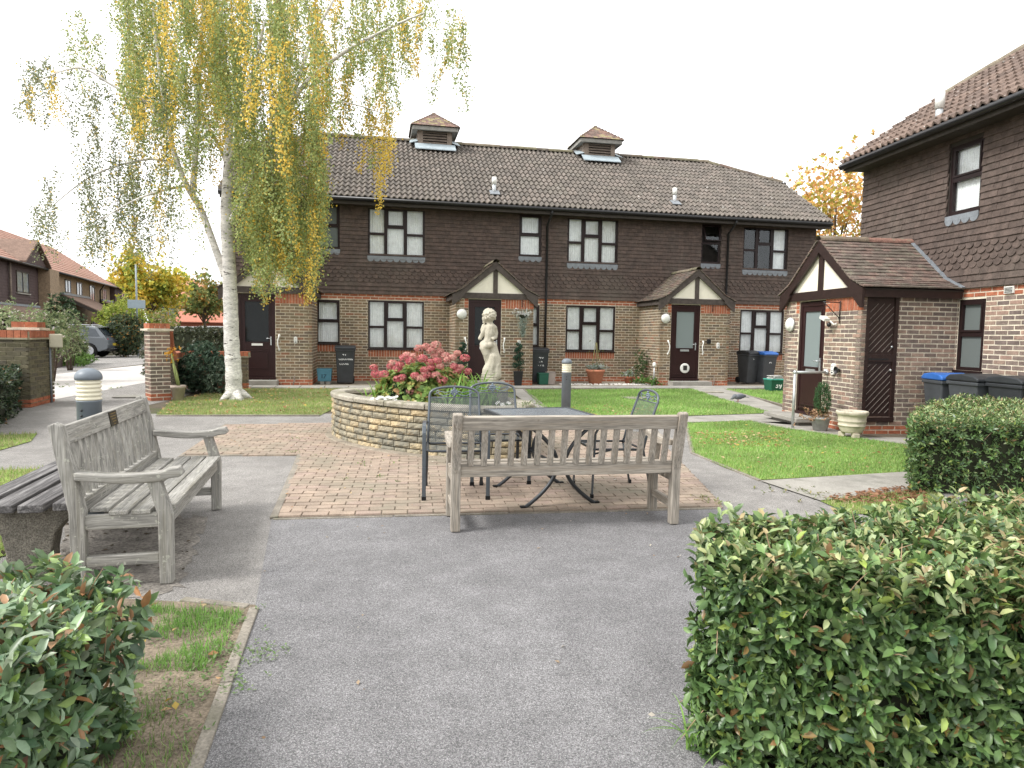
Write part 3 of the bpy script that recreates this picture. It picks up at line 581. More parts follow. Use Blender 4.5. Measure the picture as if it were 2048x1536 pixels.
pieces('ridge_tile', roof, rg, m_ptile)
for x in (VX0, VX1):
    b = MB(); b.extr([(x - .02, EY, EZ - .16), (x - .02, EY, EZ), (x - .02, HY, HZ), (x - .02, HY, HZ - .18)], (.04, 0, 0)); obj('bargeboard', b, m_fascia, terr)
    b = MB(); b.tube([(x + (.06 if x > 0 else -.06), HY - .1, HZ - .03), (x + (.06 if x > 0 else -.06), yh + .1, HZ - .03)], .06, 8); obj('hip_gutter', b, m_black, terr)
b = MB(); b.b2(X0 - .25, X1 + .25, EY + .0, EY + .03, EZ - .24, EZ - .05); b.b2(X0 - .25, X1 + .25, EY + .03, .0, EZ - .20, EZ - .18); obj('fascia', b, m_fascia, terr)
pipe('gutter', terr, [(VX0, EY - .06, EZ - .09), (VX1, EY - .06, EZ - .09)], .062, m_black)
for x in (5.16, 11.27): pipe('downpipe', terr, [(x + .04, EY - .06, EZ - .12), (x + .03, EY - .03, EZ - .25), (x, -.09, EZ - .5), (x, -.085, 2.5), (x, -.07, .05)], .038, m_black)
for x, y in ((3.52, .21), (9.49, .24)):
    z = EZ + PT_ * (y - EY); b = MB(); b.tube([(x, y, z - .1), (x, y, z + .33)], .06, 12); o = obj('flue', b, m_zinc, terr); c = MB(); c.tube([(x, y, z + .28), (x, y, z + .5)], .075, 12); obj('cowl', c, m_white, o); c = MB(); c.box((x, y - .1, z + .02), (.3, .32, .02), R=rotx(.56)); obj('flashing', c, m_lead, o)
gw = MB()
for x in (X0, X1 - .12): gw.extr([(x, .125, 0), (x, 7.9, 0), (x, 7.9, 5.3), (x, yh, HZ - .1), (x, HY, HZ - .1), (x, .125, 5.55)], (.12, 0, 0))
gw.b2(X0, X1, 7.8, 7.92, 0, 5.4); obj('gable_wall', gw, m_wtile if False else mat('far_brickwork', (.11, .08, .066), .9, var=.2, vs=5), terr)
# cupolas
for xc in (1.95, 7.95):
    yc = 4.0; b = MB(); h = .58; b.b2(xc - h, xc - h + .16, yc - h, yc - h + .05, 7.7, 8.52); b.b2(xc + h - .16, xc + h, yc - h, yc - h + .05, 7.7, 8.52); b.b2(xc - h + .16, xc + h - .16, yc - h, yc - h + .05, 8.48, 8.53); b.b2(xc - h + .16, xc + h - .16, yc - h, yc - h + .05, 7.7, 8.04)
    for s in (-1, 1): b.b2(xc + s * h - .025, xc + s * h + .025, yc - h + .05, yc + h, 7.7, 8.52)
    b.b2(xc - h, xc + h, yc + h - .02, yc + h + .03, 7.7, 8.52); cu = obj('cupola', b, m_cupwood, terr); i_ = MB(); i_.b2(xc - .5, xc + .5, yc - .3, yc - .25, 7.8, 8.5); obj('dark_void', i_, m_inner, cu)
    for k in range(5): q = MB(); q.box((xc, yc - h + .04, 8.085 + k * .093), (2 * h - .32, .11, .016), R=rotx(.75)); obj('louvre', q, m_cupwood, cu)
    e = .78; z0 = 8.57; q = MB(); 
    for s in (-1, 1): q.b2(xc - e, xc + e, yc + s * e - .015, yc + s * e + .015, z0 - .13, z0); q.b2(xc + s * e - .015, xc + s * e + .015, yc - e + .015, yc + e - .015, z0 - .13, z0)
    q.b2(xc - e + .02, xc + e - .02, yc - e + .02, yc + e - .02, z0 - .1, z0 - .08); obj('cupola_fascia', q, mat('grey_board', (.27, .265, .245), .85, var=.2, vs=6), cu)
    q = MB(); e2 = .84; q.add([(xc - e2, yc - e2, z0), (xc + e2, yc - e2, z0), (xc + e2, yc + e2, z0), (xc - e2, yc + e2, z0), (xc, yc, 9.23)], [(0, 1, 4), (1, 2, 4), (2, 3, 4), (3, 0, 4), (3, 2, 1, 0)]); obj('cupola_roof', q, m_fascia, cu)
    cs = []; Ls = math.hypot(e2, .66); a = math.atan2(.66, e2)
    for sx in range(4):
        for r in range(9):
            s = (r + .5) / 9; hw = e2 * (1 - (r + .2) / 9); n = max(1, round(2 * hw / .16))
            for k in range(n):
                lx = -hw + (k + .5) * 2 * hw / n; p = np.array([lx, -e2 * (1 - s), z0 + .66 * s + .02 - z0]); Rz = rotz(sx * PI / 2)
                cs.append(('box', M4(np.array([xc, yc, z0]) + Rz @ p, Rz @ rotx(a - .08), (2 * hw / n - .006, Ls / 9 * 1.3, .014)), random.choice([(.20, .135, .115), (.17, .12, .10), (.24, .15, .12), (.30, .25, .14)])))
    pieces('cupola_tile', cu, cs, m_ptile, 60, cu, 'cupola_tiling')
    q = MB(); q.extr([(xc - h - .12, yc - h - .03, 8.0), (xc + h + .12, yc - h - .03, 8.0), (xc + h + .12, yc - h - .36, 7.75), (xc - h - .12, yc - h - .36, 7.75)], (0, 0, .03))
    for s in (-1, 1): q.extr([(xc + s * (h + .02), yc - h - .05, 8.08), (xc + s * (h + .3), yc - h, 8.02), (xc + s * (h + .24), yc + .1, 8.33), (xc + s * (h + .02), yc + .1, 8.36)][::s], (0, 0, .02))
    obj('lead_flashing', q, mat('pale_lead', (.36, .42, .45), .45, var=.12, vs=6), cu)
bw = obj('brick_wall', mort, m_mortar, terr); pieces('brick', bw, sb, m_brick, 300, terr, 'brickwork')
tl = obj('tile_hanging', hw_, m_fascia, terr); pieces('wall_tile', tl, st, m_wtile, 300, terr, 'wall_tiling')
pieces('roof_tile', roof, sr, m_rtile, 300, terr, 'roof_tiling')
pt_ = obj('porch_tiling', MB().b2(2.2, 4.3, -.1, -.05, 2.5, 2.52), m_fascia, terr); pieces('porch_tile', pt_, spp, m_ptile, 300, terr, 'porch_tile_field')

# ------------------------------------------------------------------ the end house on the right
AL = math.radians(7.0); RO = G(1711, 869); rb = np.array([math.cos(AL), math.sin(AL), 0])
hloc = RO + rb * 1.6
endh = empty('end_house', (hloc[0], hloc[1], 0), AL - PI / 2, 'brick and tile hung house at the right edge with a cream gabled porch', 'house')
BRR = [(0.247, 0.175, 0.137), (0.189, 0.142, 0.119), (0.284, 0.204, 0.161), (0.158, 0.122, 0.108), (0.304, 0.204, 0.161), (0.21, 0.162, 0.137), (0.179, 0.135, 0.115)]
RTR = [(.175, .128, .105), (.155, .116, .098), (.19, .14, .115), (.145, .108, .09)]
sb, st, sr, spp = [], [], [], []; mort = MB(); X0, X1 = -2.45, 6.0
ops = [(.03, .53, 1.02, 2.10), (-.32, .32, 3.44, 4.50), (2.2, 3.6, .9, 2.1), (2.2, 3.6, 3.3, 4.5)]
panels(mort, fr0, X0, X1, 0, 2.27, ops); hw_ = MB(); panels(hw_, fr0, X0, X1, 2.27, 4.95, ops)
def ecol(x, z):
    if z > 2.12 or z < .14: return random.choice(RED)
    return random.choice(BRR)
def ecol_p(x, z): return random.choice(RED) if z < .14 else random.choice(BRR)
bricks(sb, fr0, X0, X1, 0, 2.27, [ops[0], ops[2]], .0709, .212, ecol)
hung(st, fr0, X0 - .02, X1, 2.27, 4.95, [(a - .01, b + .01, c - .04, d + .01) for a, b, c, d in ops if c > 3], .0995, .152, [(.098, .073, .062), (.089, .066, .056), (.108, .08, .068), (.093, .07, .06)], {3, 4, 5, 6})
window(endh, fr0, .03, .53, 1.02, 2.10, SMALL, glass=m_frost, net='none'); window(endh, fr0, -.32, .32, 3.44, 4.50, SMALL); apron(endh, fr0, -.33, .33, 3.42, .15, 4)
window(endh, fr0, 2.2, 3.6, .9, 2.1, BIG); window(endh, fr0, 2.2, 3.6, 3.3, 4.5, BIG)
b = MB(); b.b2(.86, 1.02, -.03, .02, 2.15, 2.25); o = obj('air_vent', b, m_white, endh)
for k in range(4): q = MB(); q.b2(.875, 1.005, -.038, -.03, 2.165 + k * .02, 2.172 + k * .02); obj('vent_slat', q, m_inner, o)
# porch: front x -2.2..0, door, side with store cupboard
porch(endh, sb, spp, mort, -2.2, 0, -1.6, -1.76, -.96, .14, 2.10, 2.13, 2.28, 1.91, 3.12, 2.25, ecol_p, RED, [(.155, .115, .098), (.14, .11, .092), (.17, .118, .098), (.125, .105, .085)], .0709, .212, 'plain', m_doorglass2, ops_r=[(.085, .60, .26, 2.3)], rp=m_brown, rr=[(.22, .13, .10), (.19, .15, .11), (.25, .14, .11)], g=.092, tw=.15)
fs = (0, -1.6, PI / 2); b = MB(); x0, x1 = .085, .60
b.b2(x0, x1, .02, .06, .26, 2.16); b.b2(x0 - .01, x0 + .05, -.006, .05, .27, 2.16); b.b2(x1 - .05, x1 + .01, -.006, .05, .27, 2.16); b.b2(x0, x1, -.03, .08, .2, .27); b.b2(x0 + .05, x1 - .05, -.003, .05, 1.13, 1.24)
cup = obj('cupboard_door', b, m_brown, endh); cup.location = (0, -1.6, 0); cup.rotation_euler = (0, 0, PI / 2)
m_groove = mat('pale_groove', (.20, .17, .15), .8)
for za, zb, n0, n1 in ((.30, 1.12, -3, 9), (1.25, 2.05, -4, 9)):
    for k in range(n0, n1):
        xa, xb = x0 + .06, x1 - .06; c = za + k * .105; pts = []
        za_, zb_ = c, c + (xb - xa) * 1.05; xa_, xb_ = xa, xb; sl_ = (zb_ - za_) / (xb_ - xa_)
        if za_ < za + .03: xa_ += (za + .03 - za_) / sl_; za_ = za + .03
        if zb_ > zb - .03: xb_ -= (zb_ - zb + .03) / sl_; zb_ = zb - .03
        if xb_ - xa_ < .04: continue
        q = MB(); q.beam((xa_, .019, za_), (xb_, .019, zb_), .006, .007, up=(0, 1, 0)); obj('groove', q, m_groove, cup)
b = MB(); b.b2(x0 + .06, x1 - .12, -.004, .0, 1.155, 1.18); obj('slot', b, m_black, cup)
for z in (1.36, 1.0): b = MB(); b.lathe([(.017, 0), (.017, .015), (.001, .02)], 12); o = obj('lock', b, m_zinc, cup); o.location = (x1 - .08, .0, z); o.rotation_euler = (PI / 2, 0, 0)
fp = (0, -1.6, 0); bulkhead(endh, fp, -2.0, 1.72, .125); keysafe(endh, fp, -.62, .98)
b = MB(); b.b2(-.87, -.80, -1.64, -1.6, .9, .97); obj('door_bell', b, m_white, endh, bev=.006)
b = MB(); b.lathe([(.02, 0), (.03, .03), (.055, .07), (.06, .075), (.05, .05)], 14); o = obj('black_sensor', b, m_black, endh); o.location = (-.47, -1.61, .97); o.rotation_euler = (PI / 2, 0, 0)
b = MB(); b.tube([(-.52, -1.63, 2.08), (-.52, -1.63, 1.72)], .01, 6); b.tube([(-.52, -1.63, 2.05), (-.56, -1.9, 2.06)], .008, 6); b.tube([(-.52, -1.63, 1.8), (-.56, -1.88, 2.05)], .007, 6); obj('hanging_bracket', b, m_black, endh)
b = MB(); b.box((-.72, -1.76, 1.80), (.15, .10, .05), R=roty(.35)); b.tube([(-.66, -1.7, 1.76), (-.62, -1.66, 1.70), (-.60, -1.62, 1.72)], .015, 6); o = obj('flood_light', b, m_white, endh, bev=.008); q = MB(); q.ell((-.655, -1.72, 1.70), (.035, .035, .04), n=10); obj('sensor', q, m_black, o)
b = MB(); b.b2(-1.95, -.85, -2.1, -1.63, .07, .14); b.b2(-1.85, -.95, -2.0, -1.63, 0, .07); obj('door_step', b, m_concrete, endh, bev=.01)
b = MB(); b.tube([(-.28, -1.64, .25), (-.28, -1.66, .12), (-.28, -1.68, .0)], .02, 6); obj('overflow_pipe', b, m_cupwood, endh)
# roof
EY, EZ, PT_, RY = -.4, 4.79, .677, 4.0; RZ = EZ + PT_ * (RY - EY); VX0, HY = -2.53, 1.5; HZ = EZ + PT_ * (HY - EY); RX0 = VX0 + 2.3; yb = 2 * RY - EY; yh = 2 * RY - HY
rf = MB(); th_ = (0, 0, -.07)
for poly in ([(VX0, EY, EZ), (X1, EY, EZ), (X1, RY, RZ), (RX0, RY, RZ), (VX0, HY, HZ)], [(X1, yb, EZ), (VX0, yb, EZ), (VX0, yh, HZ), (RX0, RY, RZ), (X1, RY, RZ)], [(VX0, yh, HZ), (VX0, HY, HZ), (RX0, RY, RZ)]): rf.extr(poly, th_)
roof2 = obj('roof', rf, m_fascia, endh)
def lim2(y): return (VX0 if y <= HY else VX0 + (y - HY) / (RY - HY) * 2.3), X1
pantiles(sr, VX0, X1, EY - .05, EZ - .03, RY, RZ, RTR, lim2, g=.31, tw=.30)
rg = []; ridge(rg, (VX0, HY, HZ), (RX0, RY, RZ), MOSSY); ridge(rg, (RX0, RY, RZ + .02), (X1, RY, RZ + .02), MOSSY); pieces('ridge_tile', roof2, rg, m_ptile)
b = MB(); b.extr([(VX0 - .02, EY, EZ - .16), (VX0 - .02, EY, EZ), (VX0 - .02, HY, HZ), (VX0 - .02, HY, HZ - .18)], (.04, 0, 0)); obj('bargeboard', b, m_fascia, endh)
b = MB(); b.tube([(VX0 - .06, HY - .1, HZ - .03), (VX0 - .06, yh, HZ - .03)], .055, 8); obj('hip_gutter', b, m_black, endh)
b = MB(); b.b2(VX0 + .04, X1, EY, EY + .03, EZ - .2, EZ - .05); b.b2(VX0 + .04, X1, EY + .03, 0, EZ - .17, EZ - .15); obj('fascia', b, m_fascia, endh)
pipe('gutter', endh, [(VX0, EY - .055, EZ - .085), (X1, EY - .055, EZ - .085)], .058, m_black)
x, y, z = -.5, -.12, 4.98; b = MB(); b.tube([(x, y, z - .1), (x, y, z + .22)], .055, 12); o = obj('flue', b, m_zinc, endh); c = MB(); c.tube([(x, y, z + .17), (x, y, z + .42)], .07, 12); obj('cowl', c, m_white, o)
gw = MB(); gw.extr([(X0, .125, 0), (X0, 7.9, 0), (X0, 7.9, 4.8), (X0, yh, HZ - .1), (X0, HY, HZ - .1), (X0, .125, 4.95)], (.12, 0, 0)); gw.b2(X0, X1, 7.8, 7.92, 0, 4.8); gw.b2(X1 - .12, X1, .125, 7.8, 0, 4.8); obj('gable_wall', gw, bpy.data.materials['far_brickwork'], endh)
bw = obj('brick_wall', mort, m_mortar, endh); pieces('brick', bw, sb, m_brick, 300, endh, 'brickwork')
tl = obj('tile_hanging', hw_, m_fascia, endh); pieces('wall_tile', tl, st, m_wtile, 300, endh, 'wall_tiling')
pieces('roof_tile', roof2, sr, m_rtile, 300, endh, 'roof_tiling')
pt_ = obj('porch_tiling', MB().b2(-2.0, -.2, -.1, -.05, 2.4, 2.42), m_fascia, endh); pieces('porch_tile', pt_, spp, m_ptile, 300, endh, 'porch_tile_field')
EW = wmat(endh)
def ew_(x, y, z=0.): return (EW @ np.array([x, y, z, 1]))[:3]

# ------------------------------------------------------------------ garden benches
W1 = [wood('silvered_oak_%s' % 'xyz'[i], i, (.315, .305, .28), (.17, .16, .13), ((.42, .42, .36), 32, .60, .66)) for i in range(3)]
W2 = [wood('grey_brown_teak_%s' % 'xyz'[i], i, (.32, .288, .245), (.22, .18, .135), ((.15, .105, .065), 5, .64, .72)) for i in range(3)]
def bench(loc, rz, L_, D, Wd, label, nslat, seat_n=4, plaque=False, lean=.11, ht=.92):
    """bench space: x along, +y is the front (sitter faces +y), rear legs at y=0"""
    r = empty('garden_bench', loc, rz, label, 'bench', 'wooden garden benches'); h = L_ / 2; lw = .068; sz = .43
    for s in (-1, 1):
        b = MB(); x = s * (h - lw / 2); b.extr([(x - lw / 2, 0, 0), (x - lw / 2, lw, 0), (x - lw / 2, lw + .005, sz), (x - lw / 2, lw - lean, ht - .02), (x - lw / 2, lw * .5 - lean, ht), (x - lw / 2, -lean, ht - .015), (x - lw / 2, -.004, sz)], (lw, 0, 0)); obj('leg', b, Wd[2], r, bev=.007)
        b = MB(); b.extr([(x - lw / 2, D, 0), (x - lw / 2, D - lw, 0), (x - lw / 2, D - lw - .004, sz - .03), (x - lw / 2, D - lw - .06, .61), (x - lw / 2, D - .06, .61), (x - lw / 2, D + .004, sz - .03)][::-1], (lw, 0, 0)); obj('leg', b, Wd[2], r, bev=.007)
        b = MB(); n = 12; prof = [(t, .635 - .022 * math.sin(PI * t) ** 1.2 + (.012 if t > .85 else 0)) for t in np.linspace(0, 1, n)]; y0, y1 = .03, D + .045
        P = [(x - .045, y0 + (y1 - y0) * t, z + .022) for t, z in prof] + [(x - .045, y1 + .018, .628)] + [(x - .045, y0 + (y1 - y0) * t, z - .022 - .012 * t) for t, z in prof[::-1]]
        b.extr(P[::-1], (.09, 0, 0)); obj('armrest', b, Wd[1], r, bev=.008)
        b = MB(); b.b2(x - .022, x + .022, lw + .002, D - lw - .002, sz - .10, sz - .02); obj('seat_rail', b, Wd[1], r, bev=.005)
        b = MB(); b.b2(x - .022, x + .022, lw + .002, D - lw - .002, .12, .18); obj('stretcher', b, Wd[1], r, bev=.005)
    b = MB(); b.b2(-h + lw, h - lw, D - .05, D - .018, sz - .105, sz - .02); obj('apron', b, Wd[0], r, bev=.005)
    b = MB(); b.b2(-h + lw, h - lw, .01, .055, sz - .03, sz + .065); obj('lower_rail', b, Wd[0], r, bev=.005)
    zt = ht - .025; yt = lambda z: -lean * (z - sz) / (ht - sz); Rl = rotx(math.atan(lean / (ht - sz)))
    b = MB(); b.box((0, yt(zt - .055) + .036, zt - .055), (2 * (h - lw), .04, .105), R=Rl); tr = obj('top_rail', b, Wd[0], r, bev=.006)
    if plaque: b = MB(); b.box((-.0, yt(zt - .055) + .058, zt - .055), (.15, .006, .095), R=Rl); pl = obj('plaque', b, mat('black_brass_plaque', (.02, .017, .012), .4, spec=.5), r); 
    if plaque:
        for k, w_ in enumerate((.1, .115, .09, .07, .035)): q = MB(); zz = zt - .022 - k * .017; q.box((random.uniform(-.004, .004), yt(zz) + .0625, zz), (w_, .001, .005), R=Rl); obj('engraved_line', q, mat('brass', (.30, .22, .10), .5, metal=.4), pl)
    z0, z1 = sz + .065, zt - .105
    for i in range(nslat):
        x = -h + lw + (2 * (h - lw)) * (i + .7) / (nslat + .4); b = MB(); p = (x, yt(z0) + .034, z0 - .01); q = (x, yt(z1) + .034, z1 + .012); b.beam(p, q, .044, .028, up=(0, 1, 0)); obj('back_slat', b, Wd[2], r, bev=.002)
    y0, y1 = .07, D + .012; w_ = (y1 - y0) / seat_n
    for k in range(seat_n):
        b = MB(); xx = h - (lw if k in (0, seat_n - 1) else .004); b.box((0, y0 + (k + .5) * w_, sz + .002 - .012 * math.sin(PI * (k + .5) / seat_n)), (2 * xx - .006, w_ - .016, .024)); obj('seat_slat', b, Wd[0], r, bev=.004)
    return r
c1 = (np.array([-.404, 4.817]) + np.array([1.283, 5.118])) / 2
bench((c1[0], c1[1], .012), math.atan2(.301, 1.687), 1.76, .50, W2, 'grey brown slatted bench seen from behind at the patio edge', 16, 5, ht=.885)
fN, fF = np.array([-1.91, 3.74]), np.array([-2.35, 5.42])
ax = (fN - fF) / np.linalg.norm(fN - fF)                                   # bench +x points at the near end, so +y (front) faces the path
c2 = (fN + fF) / 2 + np.array([-.965, -.26]) * .51
bench((c2[0], c2[1], .008), math.atan2(ax[1], ax[0]), 1.72, .51, W1, 'silvery weathered bench with a small black plaque on its back', 15, 4, True, .09, .93)
# backless bench with concrete ends
m_agg = mat('exposed_aggregate', (.20, .185, .155), .95, var=.25, vs=20, fine=(130, .45), bump=.8, bs=130)
m_plank = wood('black_weathered_plank', 0, (.11, .105, .105), (.30, .29, .285))
cb = empty('concrete_bench', (-2.93, 4.45, .006), math.atan2(ax[1], ax[0]), 'low backless bench with dark split planks on concrete ends', 'bench')
for x in (.62, -.85):
    b = MB(); P = [(-.27, .42), (-.27, .385), (-.20, .34), (-.135, .26), (-.115, .15), (-.115, 0), (.115, 0), (.115, .15), (.135, .26), (.20, .34), (.27, .385), (.27, .42)]; b.extr([(x - .07, y, z) for y, z in P][::-1], (.14, 0, 0)); obj('concrete_end', b, m_agg, cb, bev=.012)
for k in range(4): b = MB(); b.box((-.1, -.24 + k * .16, .445 + random.uniform(-.004, .004)), (1.85 + random.uniform(-.03, .03), .125, .045), rz=random.uniform(-.01, .01)); obj('plank', b, m_plank, cb, bev=.006)

# ------------------------------------------------------------------ bollard lights
m_boll = mat('blue_grey_paint', (.15, .175, .20), .45, var=.12, vs=7, spec=.45); m_opal = mat('cream_louvre', (.72, .68, .53), .5, var=.06, vs=10)
def bollard(loc, h, r, label, cat='bollard light'):
    o = empty('bollard_light', loc, .3, label, cat, 'bollard lights along the paths'); zc = h - r * 1.0; zl = zc - r * 1.75
    b = MB(); b.lathe([(r * .94, 0), (r * .94, zl - .012), (r * .97, zl - .01), (r * .97, zl)], 28); obj('post', b, m_boll, o)
    b = MB(); P = [(r * .90, zl + .002)]
    for k in range(5): z = zl + (zc - zl) * k / 5; dz = (zc - zl) / 5; P += [(r * .97, z + dz * .12), (r * .97, z + dz * .55), (r * .87, z + dz * .75), (r * .87, z + dz * .98)]
    b.lathe(P + [(r * .9, zc - .002)], 28); obj('louvre', b, m_opal, o)
    b = MB(); b.lathe([(r * 1.04, zc), (r * 1.05, zc + .02)] + [(r * 1.05 * math.cos(t), zc + .02 + (h - zc - .02) * math.sin(t)) for t in np.linspace(.1, PI / 2 - .02, 9)] + [(.001, h)], 28); obj('cap', b, m_boll, o)
    b = MB(); b.ell((-.03, -r * .95, zl - .07), (.008, .006, .008), n=8); b.ell((-.03, -r * .95, zl - .11), (.008, .006, .008), n=8); obj('screw', b, m_black, o)
g = G(1131, 848); bollard((g[0], g[1], .012), 1.07, .083, 'grey dome topped bollard light standing at the edge of the lawn')
p = at(177, 760, 4.95); bollard((p[0], p[1], .004), 1.155, .086, 'grey dome topped bollard light behind the silvery bench')

# ------------------------------------------------------------------ metal table and chairs
m_iron = mat('anthracite_metal', (.045, .05, .056), .4, var=.12, vs=12, spec=.5, metal=.3); m_flat = mat('anthracite_strap', (.09, .105, .12), .35, var=.1, vs=12, spec=.5, metal=.3)
m_top = mat('table_top', (.16, .18, .20), .25, var=.12, vs=5, spec=.6); m_rub = mat('rubber_foot', (.01, .01, .011), .7)
ta = math.atan2(.31, .95); tb = empty('garden_table', (.30, 6.0, -.004), ta, 'anthracite metal garden table with curved legs behind the grey brown bench', 'table')
b = MB(); b.b2(-.42, .42, -.50, .50, .735, .751); obj('table_top', b, m_top, tb, bev=.006); b = MB(); b.b2(-.43, .43, -.51, -.48, .725, .757); b.b2(-.43, .43, .48, .51, .725, .757); b.b2(-.43, -.40, -.48, .48, .725, .757); b.b2(.40, .43, -.48, .48, .725, .757); obj('table_frame', b, m_iron, tb, bev=.005)
for s in (-1, 1):
    for t in (-1, 1):
        b = MB(); pts = [(t * (.035 + .29 * abs(v) ** 1.9), s * .40, .02 + .71 * (v + 1) / 2) for v in np.linspace(-1, 1, 21)]; b.tube([(t * .345, s * .40, .016)] + pts, .017, 8); lg = obj('leg', b, m_iron, tb)
        q = MB(); q.box((t * .335, s * .40, .02), (.04, .04, .04)); obj('foot', q, m_rub, lg)
b = MB(); b.tube([(0, -.4, .36), (0, .4, .36)], .014, 8); b.box((0, -.4, .36), (.08, .03, .06)); b.box((0, .4, .36), (.08, .03, .06)); obj('stretcher', b, m_iron, tb)
def meshpanel(nx_, nz_, P):
    """expanded metal: thin diamond strands over a surface P(u,v)"""
    V = []; w_ = .0020
    for k in range(-nz_, nx_ + nz_):
        for sg in (1, -1):
            a = []
            for j in range(nz_ + 1):
                u = (k + j * sg) / nx_ if sg > 0 else (k + nz_ - j) / nx_
                if 0 <= u <= 1: a.append((u, j / nz_))
            for q0, q1 in zip(a, a[1:]):
                p, q = np.array(P(*q0)), np.array(P(*q1)); d = norm(q - p); nn = norm(np.cross(np.array(P(min(q0[0] + .01, 1), q0[1])) - np.array(P(max(q0[0] - .01, 0), q0[1])), np.array(P(q0[0], min(q0[1] + .01, 1))) - np.array(P(q0[0], max(q0[1] - .01, 0))))); s_ = np.cross(d, nn) * w_
                V.append([p - s_, p + s_, q + s_, q - s_])
    return npmesh('mesh', np.array(V), [(0, 1, 2, 3)], np.ones((len(V), 3)))
_seat = meshpanel(24, 24, lambda u, v: (-.235 + .47 * u, -.24 + .46 * v, .43 + .012 * math.cos(v * PI * 1.0) - .01)); _back = meshpanel(24, 22, lambda u, v: ((-.235 + .47 * u) * (1 - .06 * v), .22 + .12 * v + .0, .44 + .40 * v))
m_mesh = mat('mesh_metal', (.12, .135, .14), .45, metal=.3, spec=.4)
def chair(loc, rz, label):
    """chair faces -y"""
    r = empty('mesh_chair', loc, rz, label, 'chair', 'metal mesh chairs around the table'); z = lambda t: .44 + .52 * t
    b = MB(); P = [(-.245, .215, .42), (-.24, .26, .60), (-.232, .33, .80)] + [(-.232 * math.cos(t), .35 + .02 * math.sin(t), .84 + .10 * math.sin(t) ** .6 if math.sin(t) > 0 else .84) for t in np.linspace(0.05, PI - .05, 13)] + [(.232, .33, .80), (.24, .26, .60), (.245, .215, .42)]; b.tube(P, .012, 8); b.tube([(-.226, .343, .84), (.226, .343, .84)], .006, 6); obj('back_frame', b, m_flat, r)
    o = obj('back_mesh', _back, m_mesh, r); o = obj('seat_mesh', _seat, m_mesh, r)
    b = MB(); b.tube([(-.245, .22, .425), (-.245, -.22, .435), (-.22, -.245, .43), (.22, -.245, .43), (.245, -.22, .435), (.245, .22, .425), (-.245, .22, .425)], .011, 8); obj('seat_frame', b, m_iron, r)
    for s in (-1, 1):
        b = MB(); P = [(s * .275, -.27, .0), (s * .275, -.262, .30), (s * .275, -.25, .58), (s * .275, -.22, .635), (s * .275, -.15, .655), (s * .272, .1, .645), (s * .26, .27, .62)]
        for p, q in zip(P, P[1:]): b.beam(p, q, .034, .013, up=(0, 1, .35) if abs(q[2] - p[2]) > abs(q[1] - p[1]) else (0, 0, 1))
        a = obj('arm', b, m_flat, r, bev=.004); q = MB(); q.box((s * .275, -.27, .02), (.04, .022, .045)); obj('foot', q, m_rub, a)
        b = MB(); b.beam((s * .262, .30, .0), (s * .25, .21, .44), .03, .014, up=(0, 1, 0)); l = obj('leg', b, m_iron, r, bev=.003); q = MB(); q.box((s * .262, .30, .02), (.036, .022, .045)); obj('foot', q, m_rub, l)
        b = MB(); b.tube([(s * .275, -.26, .40), (s * .245, -.1, .425)], .009, 6); obj('bracket', b, m_iron, r)
    b = MB(); c = np.array((0, .352, .885))                                  # cast grape motif with scrolls
    for x, zz in ((-.018, .018), (0, .022), (.018, .018), (-.026, 0), (-.009, .003), (.009, .003), (.026, 0), (-.014, -.016), (.014, -.016), (0, -.03), (0, .038)): b.ell(c + (x, 0, zz), (.012, .009, .012), n=8)
    for s in (-1, 1): b.tube([c + (s * v, 0, q) for v, q in ((.03, -.01), (.07, -.026), (.11, -.03), (.15, -.015), (.17, .01), (.155, .022), (.14, .008))], .0045, 5); b.tube([c + (s * v, 0, q) for v, q in ((.03, .015), (.08, .0), (.13, .012), (.19, -.02))], .004, 5)
    obj('cast_motif', b, mat('pewter_casting', (.19, .23, .27), .4, metal=.5) if 'pewter_casting' not in bpy.data.materials else bpy.data.materials['pewter_casting'], r)
chair((-.50, 6.0, .014), math.radians(7), 'metal mesh chair nearest the planter with its arm strap showing beside the bench')
chair((-.14, 6.62, .014), math.radians(10), 'metal mesh chair on the far side of the table facing the viewer')
chair((.93, 6.22, .014), math.radians(-78), 'metal mesh chair turned sideways at the right of the table')

# ------------------------------------------------------------------ raised stone planter
PC, PA, PB, PPH, PHT = np.array([-1.15, 8.89]), 1.67, .80, -.683, .62
def pel(t, k=0.): 
    a, b = PA + k, PB + k; x, y = a * math.cos(t), b * math.sin(t); return np.array([PC[0] + x * math.cos(PPH) - y * math.sin(PPH), PC[1] + x * math.sin(PPH) + y * math.cos(PPH)])
_ts = np.linspace(0, 2 * PI, 721); _pp = np.array([pel(t) for t in _ts]); _cl = np.concatenate([[0], np.cumsum(np.linalg.norm(np.diff(_pp, axis=0), axis=1))]); PLEN = _cl[-1]
def parc(s, k=0.):
    t = np.interp(s % PLEN, _cl, _ts); p = pel(t, k); e = .002; d = pel(t + e) - pel(t - e); return p, math.atan2(d[1], d[0])
planter = empty('raised_planter', (0, 0, 0), 0, 'curved raised planter of buff split stone with concrete coping', 'planter')
b = MB(); n = 96; V = []
for z, k in ((0, -.03), (PHT - .06, -.03), (PHT - .06, -.17), (.3, -.17)):
    for i in range(n): q = pel(2 * PI * i / n, k); V.append((q[0], q[1], z))
b.add(V, [(r * n + i, r * n + (i + 1) % n, (r + 1) * n + (i + 1) % n, (r + 1) * n + i) for r in range(3) for i in range(n)]); core = obj('planter_wall', b, mat('planter_mortar', (.16, .145, .11), .95, var=.3, vs=8), planter)
m_stone = mat('split_stone', attr=True, rough=.95, var=.3, vs=13, fine=(60, .25), bump=1.0, bs=45, col2=(.20, .19, .15), c2s=2.4, c2t=(.47, .60))
